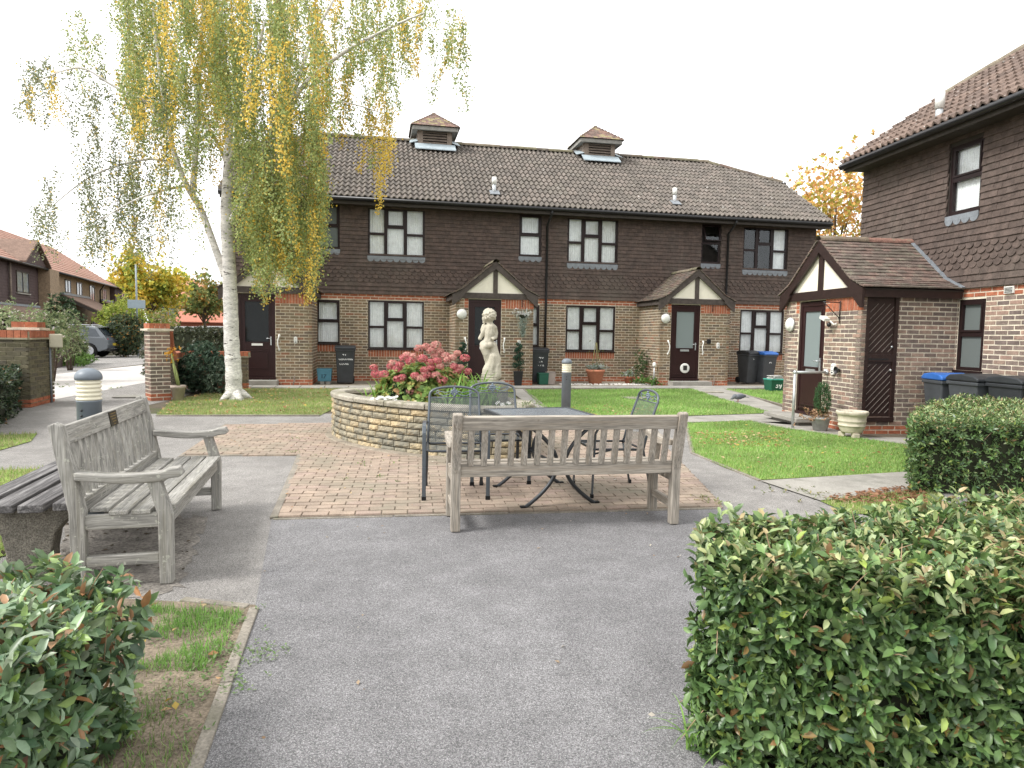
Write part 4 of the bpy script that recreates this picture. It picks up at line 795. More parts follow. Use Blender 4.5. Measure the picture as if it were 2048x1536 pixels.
for v in range(6):                                                            # rough faced blocks
    V = [];
    for iz in range(4):
        for ix in range(6): V.append((-.5 + ix / 5, -.5 - (0 if ix in (0, 5) or iz in (0, 3) else random.uniform(.15, .5)), -.5 + iz / 3))
    V += [(-.5, .5, -.5), (.5, .5, -.5), (.5, .5, .5), (-.5, .5, .5)]
    Fc = [(iz * 6 + ix, iz * 6 + ix + 1, iz * 6 + ix + 7, iz * 6 + ix + 6) for iz in range(3) for ix in range(5)] + [(0, 24, 25, 5, 4, 3, 2, 1), (18, 19, 20, 21, 22, 23, 26, 27), (0, 6, 12, 18, 27, 24), (5, 25, 26, 23, 17, 11)]
    TPL['stone%d' % v] = (np.array(V), Fc)
SP = [(.42, .345, .215), (.36, .30, .19), (.45, .36, .22), (.31, .27, .19), (.38, .305, .19), (.28, .25, .18)]; ss = []
for r in range(7):
    s = (r % 2) * .12; h = (PHT - .065) / 7
    while s < PLEN - .08:
        l = random.choice((.19, .22, .25, .27)); l = min(l, PLEN - s); p, a = parc(s + l / 2, -.02)
        ss.append(('stone%d' % random.randrange(6), M4((p[0], p[1], (r + .5) * h), rotz(a), (l - .012, .045, h - .012)), random.choice(SP))); s += l
pieces('stone_block', core, ss, m_stone)
m_cop = mat('weathered_coping', (.33, .305, .25), .95, var=.3, vs=6, fine=(80, .3), bump=.8, bs=80, col2=(.22, .205, .15), c2s=4, c2t=(.5, .62)); ncp = 13
for i in range(ncp):
    b = MB(); V = []; m = 6; s0, s1 = PLEN * i / ncp + .006, PLEN * (i + 1) / ncp - .006; prof = ((.035, -.055), (.04, -.01), (.025, .008), (-.17, .008), (-.185, -.01), (-.185, -.055))
    for j in range(m + 1):
        for k, dz in prof: p, a = parc(s0 + (s1 - s0) * j / m, k); V.append((p[0], p[1], PHT + dz))
    kk = len(prof); b.add(V, [(j * kk + c, (j + 1) * kk + c, (j + 1) * kk + (c + 1) % kk, j * kk + (c + 1) % kk) for j in range(m) for c in range(kk)] + [tuple(range(kk)), tuple(m * kk + c for c in range(kk))[::-1]]); o = obj('coping_stone', b, m_cop, planter, bev=.005); o.location.z = random.uniform(-.004, .005)
b = MB(); V = [(PC[0], PC[1], .56)] + [(*pel(2 * PI * i / 48, -.17), .53) for i in range(48)]; b.add(V, [(0, 1 + i, 1 + (i + 1) % 48) for i in range(48)]); soilp = obj('soil', b, m_soil, planter)
b = MB(); n = 64; V = []
for z, k in ((.012, .13), (.03, .11), (.034, .0)):
    for i in range(n): q = pel(2 * PI * i / n, k); V.append((q[0], q[1], z))
b.add(V, [(r * n + i, r * n + (i + 1) % n, (r + 1) * n + (i + 1) % n, (r + 1) * n + i) for r in range(2) for i in range(n)]); obj('footing', b, m_sand, planter)

# ------------------------------------------------------------------ statue of a child on a block
SP0 = at(985, 765, 8.62); stz = float(SP0[2]); m_stat = mat('weathered_cast_stone', (.44, .41, .33), .9, var=.2, vs=7, fine=(90, .12), bump=.4, bs=90, col2=(.30, .275, .21), c2s=5, c2t=(.52, .68), local=True)
sx, sy = SP0[0], SP0[1]
stat = empty('statue', (sx, sy, stz), math.radians(0), 'weathered stone statue of a curly haired child standing on a rough block', 'statue')
b = MB(); b.box((0.02, .02, (.5 - stz) / 2 - .005), (.36, .30, stz - .5)); pb = obj('pedestal', b, m_agg, stat, bev=.015)
m = MB(); S = .94 / 147.                                                      # metres per photo pixel on the figure
def sp_(x, y, dy=0.): return np.array([(x - 987) * S * 1.0, dy, (765 - y) * S])
def limb(pts, rad, dys, n=9):
    P = np.array([sp_(x, y, d) for (x, y), d in zip(pts, dys)]); 
    k = 4; 
    for i in range(len(P) - 1):
        for t in np.linspace(0, 1, k, endpoint=False):
            r = rad[i] + (rad[i + 1] - rad[i]) * t; m.ell(P[i] + (P[i + 1] - P[i]) * t, (r * S,) * 3, n=10)
    m.ell(P[-1], (rad[-1] * S,) * 3, n=10)
# base mound with strata
for k in range(5): m.ell(sp_(980 + k * .5, 763 - k * 5), ((19.5 - k * .8) * S, (17 - k * .7) * S, 5.2 * S), n=16)
limb([(981, 742), (985, 728), (986, 715)], [15, 12, 11], [0, 0, 0])
# weight leg (left in view), buttocks, torso, shoulders, head: contrapposto
limb([(979, 735), (977, 722), (974, 708), (970, 697), (970, 690)], [6, 6.5, 7.5, 9, 10], [.0, -.005, -.02, -.01, .0])
limb([(990, 742), (991, 725), (989, 708), (986, 695)], [10, 9, 9, 9], [.03, .03, .03, .02])
m.ell(sp_(973, 692, -.03), (7.8 * S, 7.5 * S, 8 * S), n=14); m.ell(sp_(981, 690, -.03), (7.2 * S, 7 * S, 7.5 * S), n=14)
limb([(976, 688), (979, 677), (981, 666), (982, 656)], [11.5, 10.3, 11, 10.5], [.01, .01, 0, 0])
m.ell(sp_(982, 656, .0), (13 * S, 9 * S, 8 * S), n=14); limb([(981, 652), (979, 643)], [6.5, 6.5], [0, .01])
# drapery / stump trailing right
limb([(988, 690), (990, 705), (993, 718), (994, 735), (993, 750)], [7, 9, 10, 10.5, 12], [.01, .02, .02, .01, 0]); m.ell(sp_(997, 731, -.02), (5 * S, 5 * S, 7 * S), n=10)
# near arm bent across the front, other hand behind hip
limb([(972, 655), (967, 666), (961, 677)], [5.2, 4.6, 4.2], [.0, .0, -.005]); limb([(961, 677), (964, 672), (968, 668)], [4.2, 3.8, 3.5], [-.005, .03, .06]); limb([(967, 672), (965, 660), (968, 652)], [4.2, 4.2, 4.5], [.04, .06, .06])
limb([(990, 656), (993, 666), (992, 675)], [4.8, 4.2, 3.6], [.02, .03, .01]); limb([(991, 676), (987, 677)], [3.2, 2.8], [-.02, -.055]); m.ell(sp_(988, 678, -.06), (3.2 * S, 2.4 * S, 2.6 * S), n=8)
# head turned left and down, with curls
hc = sp_(979, 632, .0); m.ell(hc, (12.2 * S, 12 * S, 13 * S), n=16); m.ell(sp_(970, 638, .01), (6 * S, 6 * S, 7 * S), n=12); m.ell(sp_(966.6, 636, .012), (2 * S, 2 * S, 2.2 * S), n=8); m.ell(sp_(969, 645, .01), (4 * S, 4 * S, 3 * S), n=8)
for i in range(170):
    t = random.uniform(0, 2 * PI); q = random.uniform(-.45, 1); d = np.array([math.cos(t) * math.sqrt(1 - q * q), math.sin(t) * math.sqrt(1 - q * q), q])
    if d[0] < -.55 and d[2] < .1: continue
    m.ell(hc + d * np.array([12.8, 12.6, 13.4]) * S, (random.uniform(1.5, 2.7) * S,) * 3, n=8)
o = obj('figure', m, m_stat, stat); rm = o.modifiers.new('remesh', 'REMESH'); rm.mode = 'VOXEL'; rm.voxel_size = .0062; rm.use_smooth_shade = True; sm = o.modifiers.new('smooth', 'SMOOTH'); sm.factor = .5; sm.iterations = 2

# ------------------------------------------------------------------ hedges and shrubs
m_leaf = mat('glossy_leaf', attr=True, rough=.36, var=.2, vs=30, spec=.45, transl=.18); m_leafm = mat('soft_leaf', attr=True, rough=.6, var=.12, vs=20, spec=.25, transl=.3)
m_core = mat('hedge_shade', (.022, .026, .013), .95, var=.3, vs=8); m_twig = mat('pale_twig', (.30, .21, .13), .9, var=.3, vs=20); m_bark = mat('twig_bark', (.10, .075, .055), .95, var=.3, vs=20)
def leafobj(name, parent, P, D, U, L_, W_, cols, near, mt, nind=0, rank=None, piece='leaf'):
    """cols (N,3); the nind best ranked leaves become objects of their own"""
    T_, Fc = (LEAF8, LEAF8F) if near else (LEAF4, LEAF4F); N_ = len(P); L_ = np.broadcast_to(L_, N_); W_ = np.broadcast_to(W_, N_); keep = np.ones(N_, bool)
    root = obj(name, npmesh(name, leafV(P[:2], D[:2], U[:2], L_[:2], W_[:2], T_), Fc, cols[:2]), mt, parent) if nind else None
    if nind:
        x, y, d = pj(P); scv = rank * L_ * W_ / np.maximum(d, .3) ** 2; scv[(x < 5) | (x > 2043) | (y < 5) | (y > 1531)] = 0; idx = np.argsort(-scv)[:nind]; keep[idx] = False
        Dn = norm(D[idx]); S_ = norm(np.cross(U[idx], Dn)); Nn = np.cross(Dn, S_); q = np.round(cols[idx] * 40) / 40; meshes = {}
        for k, i in enumerate(idx):
            key = tuple(q[k])
            if key not in meshes: b = MB(); b.add(T_, Fc, tuple(np.maximum(q[k], .012)), True); me = b.mesh(piece); me.materials.append(mt); meshes[key] = me
            o = bpy.data.objects.new(piece, meshes[key]); COL.objects.link(o); o.parent = root
            mm = np.eye(4); mm[:3, 0] = Dn[k] * L_[i]; mm[:3, 1] = S_[k] * W_[i]; mm[:3, 2] = Nn[k] * L_[i]; mm[:3, 3] = P[i]; o.matrix_basis = Matrix(mm.tolist())
    V = leafV(P[keep], D[keep], U[keep], L_[keep], W_[keep], T_); me = npmesh(name if not nind else 'foliage_mass', V, Fc, cols[keep]); me.materials.append(mt)
    o = bpy.data.objects.new(name if not nind else 'foliage_mass', me); COL.objects.link(o); o.parent = parent; o['kind'] = 'stuff'; return o
def sprigs(P, A, k, ll, spread=(35, 80), step=.008, up=None):
    """k leaves round each twig tip; returns leaf base, direction, normal"""
    N_ = len(P); A = norm(A); ref = np.where(np.abs(A[:, 2:3]) < .9, np.array([[0, 0, 1.]]), np.array([[1., 0, 0]])); s = norm(np.cross(A, ref)); t = np.cross(A, s); out = []
    ph0 = RNG.uniform(0, 6.28, N_)
    for j in range(k):
        ph = ph0 + j * 2.4 + RNG.uniform(-.3, .3, N_); be = np.radians(RNG.uniform(*spread, N_)); rad = s * np.cos(ph)[:, None] + t * np.sin(ph)[:, None]
        D = A * np.cos(be)[:, None] + rad * np.sin(be)[:, None]; out.append((P - A * (step * j), D, A * np.sin(be)[:, None] - rad * np.cos(be)[:, None] + RNG.normal(0, .15, (N_, 3))))
    return [np.vstack(x) for x in zip(*out)]
HP = [(0.0832, 0.15, 0.0503), (0.103, 0.181, 0.057), (0.0666, 0.119, 0.0483), (0.129, 0.214, 0.0671), (0.158, 0.237, 0.0806), (0.25, 0.328, 0.0737), (0.224, 0.146, 0.0536), (0.316, 0.364, 0.181), (0.175, 0.1, 0.0402)]
HQ = np.array([.24, .25, .17, .15, .10, .04, .018, .02, .012]); HQ /= HQ.sum()
def hedge(poly, h, n, ll, label, near=True, nind=0, pal=HP, pq=HQ, rnd=.06, bumpy=.03, mt=None, k=7, name='hedge', wr=.42, z0=0., tops=1.0, cat='hedge', group='clipped hedges', topcol=None):
    poly = np.array(poly, float); cen = poly.mean(0); m = len(poly); area2 = sum(poly[i][0] * poly[(i + 1) % m][1] - poly[(i + 1) % m][0] * poly[i][1] for i in range(m))
    if area2 < 0: poly = poly[::-1]
    r = empty(name, (cen[0], cen[1], 0), 0, label, cat, group); P = []; Nn = []
    Ls = np.linalg.norm(np.roll(poly, -1, 0) - poly, axis=1); at_ = area(poly) * tops; wt = []
    for i in range(m):
        d = (poly[(i + 1) % m] - poly[i]) / Ls[i]; nn = np.array([d[1], -d[0]]); mid = (poly[i] + poly[(i + 1) % m]) / 2; wt.append(Ls[i] * h * (1 if nn @ (-mid) > 0 else .35))
    tot = sum(wt) + at_
    for i in range(m):
        c = int(n * wt[i] / tot); u = RNG.uniform(0, 1, c); v = RNG.uniform(.0, 1, c) ** .9; d = (poly[(i + 1) % m] - poly[i]) / Ls[i]; nn = np.array([d[1], -d[0], .0])
        ins = np.where(v * h > h - rnd, (rnd - np.sqrt(np.maximum(rnd ** 2 - (v * h - h + rnd) ** 2, 0))), 0); q = poly[i] + np.outer(u * Ls[i], d); P.append(np.column_stack([q[:, 0] - nn[0] * ins, q[:, 1] - nn[1] * ins, z0 + v * h]))
        nv = np.tile(nn, (c, 1)); nv[:, 2] += np.where(ins > 0, ins / rnd * 1.2, 0); Nn.append(nv)
    c = int(n * at_ / tot); q = scatter(poly, c); P.append(np.column_stack([q, np.full(c, z0 + h)])); Nn.append(np.tile(np.array([0, 0, 1.]), (c, 1)))
    P = np.vstack(P); Nn = norm(np.vstack(Nn)); ntop = len(P) - c; dep = RNG.uniform(0, 1, len(P)) ** 1.1
    P = P + Nn * (bumpy * vnoise(P, 5.0, len(label)) + bumpy * .6 * vnoise(P, 13., 3) - dep * ll * 2.6)[:, None]
    A = Nn * .9 + RNG.normal(0, .45, P.shape) + np.array([0, 0, .25]); L0, D, U = sprigs(P, A, k, ll); N_ = len(L0); cols = pick(pal, N_, pq, .2)
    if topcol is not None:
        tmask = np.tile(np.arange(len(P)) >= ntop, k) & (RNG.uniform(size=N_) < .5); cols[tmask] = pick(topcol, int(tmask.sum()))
    cols = cols * (.85 + .3 * RNG.uniform(size=(len(P), 1)))[np.tile(np.arange(len(P)), k)]; Lv = ll * RNG.uniform(.65, 1.25, N_); off = np.array([cen[0], cen[1], 0])
    rank = np.tile((1 - dep), k) ** 2 * np.clip(np.tile((norm(CAM - P) * Nn).sum(1), k) + .2, 0, 1)
    o = leafobj('leaves', r, L0, D, U, Lv, Lv * wr, cols, near, mt or m_leaf, nind, rank)
    for ch in list(r.children):
        ch.location = (-off[0], -off[1], 0)
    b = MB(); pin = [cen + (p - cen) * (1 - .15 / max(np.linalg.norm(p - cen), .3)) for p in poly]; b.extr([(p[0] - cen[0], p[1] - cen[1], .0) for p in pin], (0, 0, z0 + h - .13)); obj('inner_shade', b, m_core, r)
    tw = MB()
    for i in range(60 if near else 14):
        q = scatter(poly, 1)[0] - cen; q = q * .72; tw.tube([(q[0], q[1], 0), (q[0] + random.gauss(0, .05), q[1] + random.gauss(0, .05), h * .5), (q[0] + random.gauss(0, .1), q[1] + random.gauss(0, .1), z0 + h + random.uniform(-.03, .03))], [.009, .005, .002], 4)
    sel = RNG.choice(len(P), min(len(P), 150 if near else 40), replace=False)
    for i in sel:
        p0 = P[i] - off; d0 = norm(A[i] + RNG.normal(0, .6, 3)); l = random.uniform(.05, .13) * (1 if near else 1.5); tw.tube([p0 - d0 * .03, p0 + d0 * l * .5, p0 + d0 * l + np.array([0, 0, -.01])], [.0022, .0018, .001], 4, cap=False)
    obj('stems', tw, m_twig, r); return r
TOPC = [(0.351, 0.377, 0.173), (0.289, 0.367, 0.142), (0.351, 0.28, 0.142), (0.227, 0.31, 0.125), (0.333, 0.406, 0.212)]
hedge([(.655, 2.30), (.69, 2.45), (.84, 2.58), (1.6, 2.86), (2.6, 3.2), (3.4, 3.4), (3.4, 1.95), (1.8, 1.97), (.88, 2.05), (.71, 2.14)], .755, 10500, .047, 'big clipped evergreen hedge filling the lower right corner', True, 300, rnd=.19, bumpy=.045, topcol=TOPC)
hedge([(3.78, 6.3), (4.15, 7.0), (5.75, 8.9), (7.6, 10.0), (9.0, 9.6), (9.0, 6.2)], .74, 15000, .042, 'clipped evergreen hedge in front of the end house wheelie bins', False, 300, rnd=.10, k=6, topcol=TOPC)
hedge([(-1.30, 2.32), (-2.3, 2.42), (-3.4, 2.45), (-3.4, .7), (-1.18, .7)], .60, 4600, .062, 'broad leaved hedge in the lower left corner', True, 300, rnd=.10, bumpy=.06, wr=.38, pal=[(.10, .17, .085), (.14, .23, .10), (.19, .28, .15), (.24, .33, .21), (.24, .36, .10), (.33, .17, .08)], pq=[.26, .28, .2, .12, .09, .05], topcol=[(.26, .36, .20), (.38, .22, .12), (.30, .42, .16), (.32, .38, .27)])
hedge([(-6.7, 8.35), (-7.6, 10.2), (-9.55, 13.25), (-11.8, 13.2), (-9.5, 8.2)], .78, 3600, .065, 'dark hedge along the path below the left brick garden wall', False, 150, rnd=.09, k=6, pal=[(.03, .05, .026), (.04, .065, .03), (.055, .085, .035), (.2, .10, .04)], pq=[.36, .34, .27, .03])
hedge([(-11.6, 21.0), (-8.3, 20.4), (-6.9, 21.5), (-7.4, 22.8), (-11.5, 23)], 1.52, 2600, .09, 'square clipped hedge beyond the low garden wall', False, 0, rnd=.1, k=6, pal=[(.055, .07, .035), (.075, .09, .045), (.045, .06, .03), (.12, .10, .05)], pq=[.35, .3, .25, .1])
def blob(name, cen, rad, n, ll, label, pal, pq=None, cat='shrub', group=None, k=6, mt=None, wr=.5, near=False, nind=0, lump=.25, droop=0., stems=5, extra=None):
    cen = np.array(cen, float); rad = np.array(rad, float); r = empty(name, (cen[0], cen[1], 0), 0, label, cat, group)
    d = norm(RNG.normal(size=(n, 3))); rr = RNG.uniform(.25, 1, n) ** .4; rr = rr * (1 + lump * vnoise(d, 2.6, len(label)) + lump * .7 * vnoise(d, 6., 2)); P = d * rad * rr[:, None]; P[:, 2] += cen[2]; P = P[P[:, 2] > .05]
    A = norm(P - np.array([0, 0, cen[2]])) + RNG.normal(0, .5, P.shape) + np.array([0, 0, .4 - droop]); L0, D, U = sprigs(P, A, k, ll); N_ = len(L0); cl = np.tile(vnoise(P, 3.0 / max(rad), 5.), k); cols = pick(pal, N_, pq, .22) * (1 + .28 * cl[:, None]); Lv = ll * RNG.uniform(.6, 1.3, N_)
    leafobj('leaves', r, L0, D, U, Lv, Lv * wr, np.clip(cols, .005, 1), near, mt or m_leafm, nind, np.ones(N_))
    b = MB()
    for i in range(stems):
        t = random.uniform(0, 6.28); q = rad * np.array([math.cos(t), math.sin(t), 0]) * .6; b.tube([(q[0] * .2, q[1] * .2, 0), (q[0] * .6, q[1] * .6, cen[2] * .6), (q[0], q[1], cen[2] + rad[2] * .5)], [.02, .014, .004], 5)
    if stems: obj('stems', b, m_bark, r)
    return r
# ------------------------------------------------------------------ trees
m_birch = mat('birch_bark', (.62, .595, .56), .85, var=.32, vs=1.6, bump=.6, bs=16, col2=(.07, .06, .055), c2s=2.4, c2t=(.585, .64), stretch=(2.4, 2.4, 8), local=False, fine=(9, .2))
def smooth(pts, n=6):
    P = np.array(pts, float); out = []
    for i in range(len(P) - 1):
        p0, p1, p2, p3 = P[max(i - 1, 0)], P[i], P[i + 1], P[min(i + 2, len(P) - 1)]
        for t in np.linspace(0, 1, n, endpoint=False): out.append(.5 * ((2 * p1) + (-p0 + p2) * t + (2 * p0 - 5 * p1 + 4 * p2 - p3) * t * t + (-p0 + 3 * p1 - 3 * p2 + p3) * t ** 3))
    return np.array(out + [P[-1]])
BY = 14.07; K = BY / F; bo = G(470, 800)
birch = empty('birch_tree', (bo[0], bo[1], 0), 0, 'tall white barked weeping birch with green and yellow autumn leaves', 'tree')
def bp(x, y, dy=0.): q = at(x, y, BY + dy); return np.array([q[0] - bo[0], q[1] - bo[1], q[2]])
def limbB(name, px, r0, r1, mt=None, n=9):
    P = smooth([bp(*q) for q in px]); rr = np.linspace(r0, r1, len(P)) * K; b = MB(); b.tube(P, rr, n); return obj(name, b, mt or m_birch, birch), P
P = smooth([bp(471, 806), bp(468, 790), bp(467, 740), bp(463, 680), bp(461, 600), bp(457, 510), bp(453, 430), bp(456, 340), bp(458, 250, .1), bp(451, 150, .2), bp(442, 50, .2), bp(436, -80, .2), bp(433, -250, .3)]); rr = np.interp(np.linspace(0, 1, len(P)), [0, .03, .1, .3, .5, .6, .8, 1], [25, 19.5, 16, 14, 11.5, 8.5, 5, 1.5]) * K
b = MB(); b.tube(P, rr * (1 + .04 * np.sin(np.arange(len(P)) * 1.9)), 16)
for i in range(5): t = i * 1.25 + .4; b.tube([bp(470, 780) + np.array([0, 0, 0]), (.16 * math.cos(t), .16 * math.sin(t), .12), (.36 * math.cos(t), .36 * math.sin(t), -.02)], [.10, .085, .03], 8)
trunk = obj('trunk', b, m_birch, birch)
limbs = [trunk]; LP = []
for px, r0, r1 in (([(450, 552), (428, 490), (402, 420), (376, 376, -.2), (355, 325, -.3), (338, 262, -.4), (325, 180, -.5), (312, 80, -.5), (300, -60, -.5)], 7.5, 2),
                   ([(385, 392, -.15), (391, 310, -.1), (396, 220, .2), (402, 100, .5), (405, -20, .7)], 6, 2),
                   ([(462, 445), (492, 392, -.2), (515, 335, -.4), (545, 262, -.6), (592, 190, -.8), (638, 142, -.9), (706, 94, -1.1), (795, 48, -1.2), (850, 25, -1.3)], 8, 1.2),
                   ([(570, 220, -.7), (592, 172, -.7), (618, 94, -.6), (650, 30, -.5), (690, -40, -.4)], 5, 1.5),
                   ([(455, 425), (480, 400, .5), (520, 350, 1.0), (560, 280, 1.4), (600, 180, 1.6)], 7, 2),
                   ([(456, 340), (480, 250, -.5), (505, 150, -1.), (530, 40, -1.3)], 6, 2),
                   ([(338, 262, -.4), (300, 210, -.6), (258, 188, -.8), (222, 169, -.9), (171, 138, -1.), (131, 140, -1.1), (80, 160, -1.2)], 3.5, .8),
                   ([(358, 335, -.3), (310, 318, -.2), (240, 330, 0), (170, 360, .1), (95, 420, .2)], 3, .8), ([(372, 372, -.2), (330, 380, -.8), (270, 400, -1.2), (200, 440, -1.4)], 3, .8),
                   ([(455, 330), (420, 260, 1.), (360, 190, 1.6), (290, 130, 1.8)], 4, 1), ([(575, 235, -.6), (640, 212, -.6), (690, 205, -.7), (760, 225, -.7)], 2.5, .8)):
    o, p = limbB('branch', px, r0, r1); LP.append(p)
# weeping twigs: (x range, y range of the top, length range, how many, share of yellow strands, depth spread)
CUR = [(240, 440, -120, 60, 60, 200, 130, .28, 1.5), (420, 640, -120, 60, 60, 220, 130, .38, 1.5), (250, 440, 60, 200, 60, 160, 110, .3, 1.3), (440, 660, 60, 200, 70, 190, 90, .42, 1.3),
       (250, 350, 200, 330, 50, 150, 26, .35, 1.0), (360, 440, 190, 300, 40, 120, 22, .25, 1.0), (470, 650, 190, 330, 110, 250, 100, .33, .9), (500, 645, 330, 430, 90, 190, 70, .3, .8), (475, 560, 300, 420, 60, 160, 24, .7, .7), (520, 600, 460, 500, 50, 100, 22, .6, .6), (600, 650, 420, 470, 60, 150, 14, .1, .5),
       (640, 790, -80, 60, 60, 230, 42, .36, .8), (640, 790, 60, 160, 60, 170, 22, .35, .7), (690, 790, 190, 240, 60, 180, 16, .6, .5), (790, 930, 10, 90, 50, 130, 26, .35, .6), (800, 880, -60, 20, 50, 130, 16, .4, .6),
       (45, 240, 110, 175, 40, 120, 30, .3, .5), (130, 215, 20, 110, 30, 90, 13, .2, .5), (170, 330, 160, 260, 50, 150, 26, .25, .8), (30, 340, 325, 420, 50, 150, 50, .1, .7), (150, 340, 270, 340, 60, 140, 26, .1, .7), (60, 300, 410, 470, 40, 95, 26, .3, .6), (200, 300, 440, 480, 40, 90, 10, .6, .6), (240, 420, 330, 420, 40, 120, 18, .25, .7)]
TV = []; Lp, Ld, Lu, Lc = [], [], [], []; tb_ = MB()
GRN = np.array([(.29, .36, .12), (.35, .41, .15), (.25, .32, .12), (.40, .43, .17)]); YEL = np.array([(.74, .53, .09), (.68, .46, .08), (.78, .60, .15), (.60, .51, .13)]); GRY = np.array([(.22, .26, .14), (.26, .28, .17), (.19, .22, .12)])
for xa, xb, ya, yb_, la, lb, cnt, yl, dd in CUR:
    for i in range(max(3, int(cnt * .62))):
        x = random.uniform(xa, xb); y = random.uniform(ya, yb_); dy = random.gauss(0, dd); top = bp(x, y, dy); ln = random.uniform(la, lb) * K
        m = max(6, int(ln / .024)); t = np.linspace(0, 1, m); ph = random.uniform(0, 6.3); sw = random.uniform(.05, .26); Q = np.column_stack([top[0] + sw * np.sin(t * 2.2 + ph) * t, top[1] + sw * np.cos(t * 1.9 + ph) * t, top[2] - ln * t])
        lead = np.array([[top[0] + random.uniform(-.25, .25) * (1 if x > 455 else -1) * -1, top[1] + random.uniform(-.15, .15), top[2] + random.uniform(.02, .22)]]); Q2 = np.vstack([lead, Q[::4]]); tb_.tube(Q2, np.linspace(.0045, .0015, len(Q2)), 3, cap=False)
        yel = random.random() < yl * .6; base = YEL if yel else (GRY if xb < 345 and ya > 100 else GRN)
        for rep in range(5 if ya < 200 or xa > 440 else 3):
            off = RNG.normal(0, .028 + .04 * random.random(), (m, 3)) * (.6 + .9 * np.sin(t * 2.6 + .3))[:, None]; off[:, 2] *= .9; a = RNG.uniform(0, 6.28, m); Lp.append(Q + off * np.array([1, 1, 1])); Ld.append(np.column_stack([np.cos(a) * .7, np.sin(a) * .7, -RNG.uniform(.3, 1.1, m)])); Lu.append(RNG.normal(size=(m, 3)) + np.array([0, 0, .6]))
            c = base[RNG.integers(len(base), size=m)] * RNG.uniform(.8, 1.25, (m, 1)); mixm = RNG.uniform(size=m) < .08; c[mixm] = YEL[RNG.integers(len(YEL), size=int(mixm.sum()))]; Lc.append(c)
obj('twigs', tb_, m_bark, birch, kind='stuff'); Lp, Ld, Lu, Lc = map(np.vstack, (Lp, Ld, Lu, Lc)); N_ = len(Lp); Lv = RNG.uniform(.034, .056, N_)
leafobj('crown', birch, Lp, Ld, Lu, Lv, Lv * .78, Lc, False, mat('birch_leaf', attr=True, rough=.55, var=.1, vs=10, spec=.25, transl=.38))
def tree(name, loc, h, crown, n, ll, label, pal, pq=None, tr=.16, k=4, lump=.4, dens=(.3, 1), nb=9, lean=(0, 0)):
    """trunk, limbs reaching into the crown, leaves gathered round the limb ends"""
    r = empty(name, (loc[0], loc[1], 0), 0, label, 'tree', 'trees beyond the houses'); cz, rx, ry, rz = crown; b = MB(); b.tube(smooth([(0, 0, -.1), (.05, .02, cz * .4), (lean[0] * .5, lean[1] * .5, cz * .8), (lean[0], lean[1], cz + rz * .6)]), np.linspace(tr, tr * .25, 19), 9); obj('trunk', b, m_bark, r); ends = []
    for i in range(nb):
        t = i * 2.4; e = random.uniform(-.25, .95); q = np.array([lean[0] + rx * .85 * math.cos(t) * math.sqrt(1 - min(e * e, .9)), lean[1] + ry * .85 * math.sin(t) * math.sqrt(1 - min(e * e, .9)), cz + rz * .85 * e]); s = np.array([lean[0] * .4, lean[1] * .4, cz * .55 + .3 * rz * e]); md = (s + q) / 2 + np.array([0, 0, .12 * rz]); b = MB(); b.tube(smooth([s, md, q]), np.linspace(tr * .4, tr * .06, 13), 6); obj('branch', b, m_bark, r); ends += [q, md * .5 + q * .5]
        for j in range(3):
            q2 = q + np.array([random.gauss(0, rx * .28), random.gauss(0, ry * .28), random.gauss(0.1, rz * .28)]); ends.append(q2)
    ends = np.array(ends); c = ends[RNG.integers(len(ends), size=n)]; P = c + RNG.normal(0, 1, (n, 3)) * np.array([rx, ry, rz]) * .2; A = RNG.normal(size=(n, 3)) + np.array([0, 0, .3]); L0, D, U = sprigs(P, A, k, ll); N_ = len(L0); cl = np.tile(vnoise(P, 4. / max(rx, rz), 2.), k); q = np.clip(.5 + .5 * cl + RNG.normal(0, .2, N_), 0, .999); pi_ = (q * len(pal)).astype(int); cols = np.array(pal)[pi_] * RNG.uniform(.75, 1.25, (N_, 1)); Lv = ll * RNG.uniform(.6, 1.3, N_)
    leafobj('crown', r, L0, D, U, Lv, Lv * .7, cols, False, m_leafm); return r
p = at(298, 600, 52); tree('maple_tree', p, 7, (4.6, 1.75, 1.75, 2.5), 2400, .24, 'golden yellow maple tree behind the blue backed road sign', [(.30, .40, .09), (.44, .48, .09), (.58, .52, .08), (.66, .52, .08), (.70, .48, .08)], k=4)
p = at(238, 620, 64); tree('maple_tree', p, 6, (3.9, 1.8, 1.8, 2.4), 1300, .26, 'smaller yellow green tree beside the far brick terrace', [(.28, .36, .08), (.42, .44, .08), (.62, .48, .07), (.66, .45, .06)], k=4)
p = at(408, 620, 58); tree('young_tree', p, 6, (3.6, 1.6, 1.6, 1.7), 1500, .22, 'green tree with an orange tinged top between far houses and birch trunk', [(.16, .22, .08), (.20, .26, .09), (.28, .28, .09), (.55, .32, .09)], k=4)
p = at(1668, 500, 31); tree('autumn_tree', p, 8, (5.6, 3.0, 2.4, 3.2), 2100, .17, 'thin orange leaved autumn tree showing between the terrace and end house', [(.40, .40, .09), (.50, .46, .10), (.66, .40, .12), (.68, .36, .13), (.66, .42, .16)], k=4, tr=.14, nb=14)

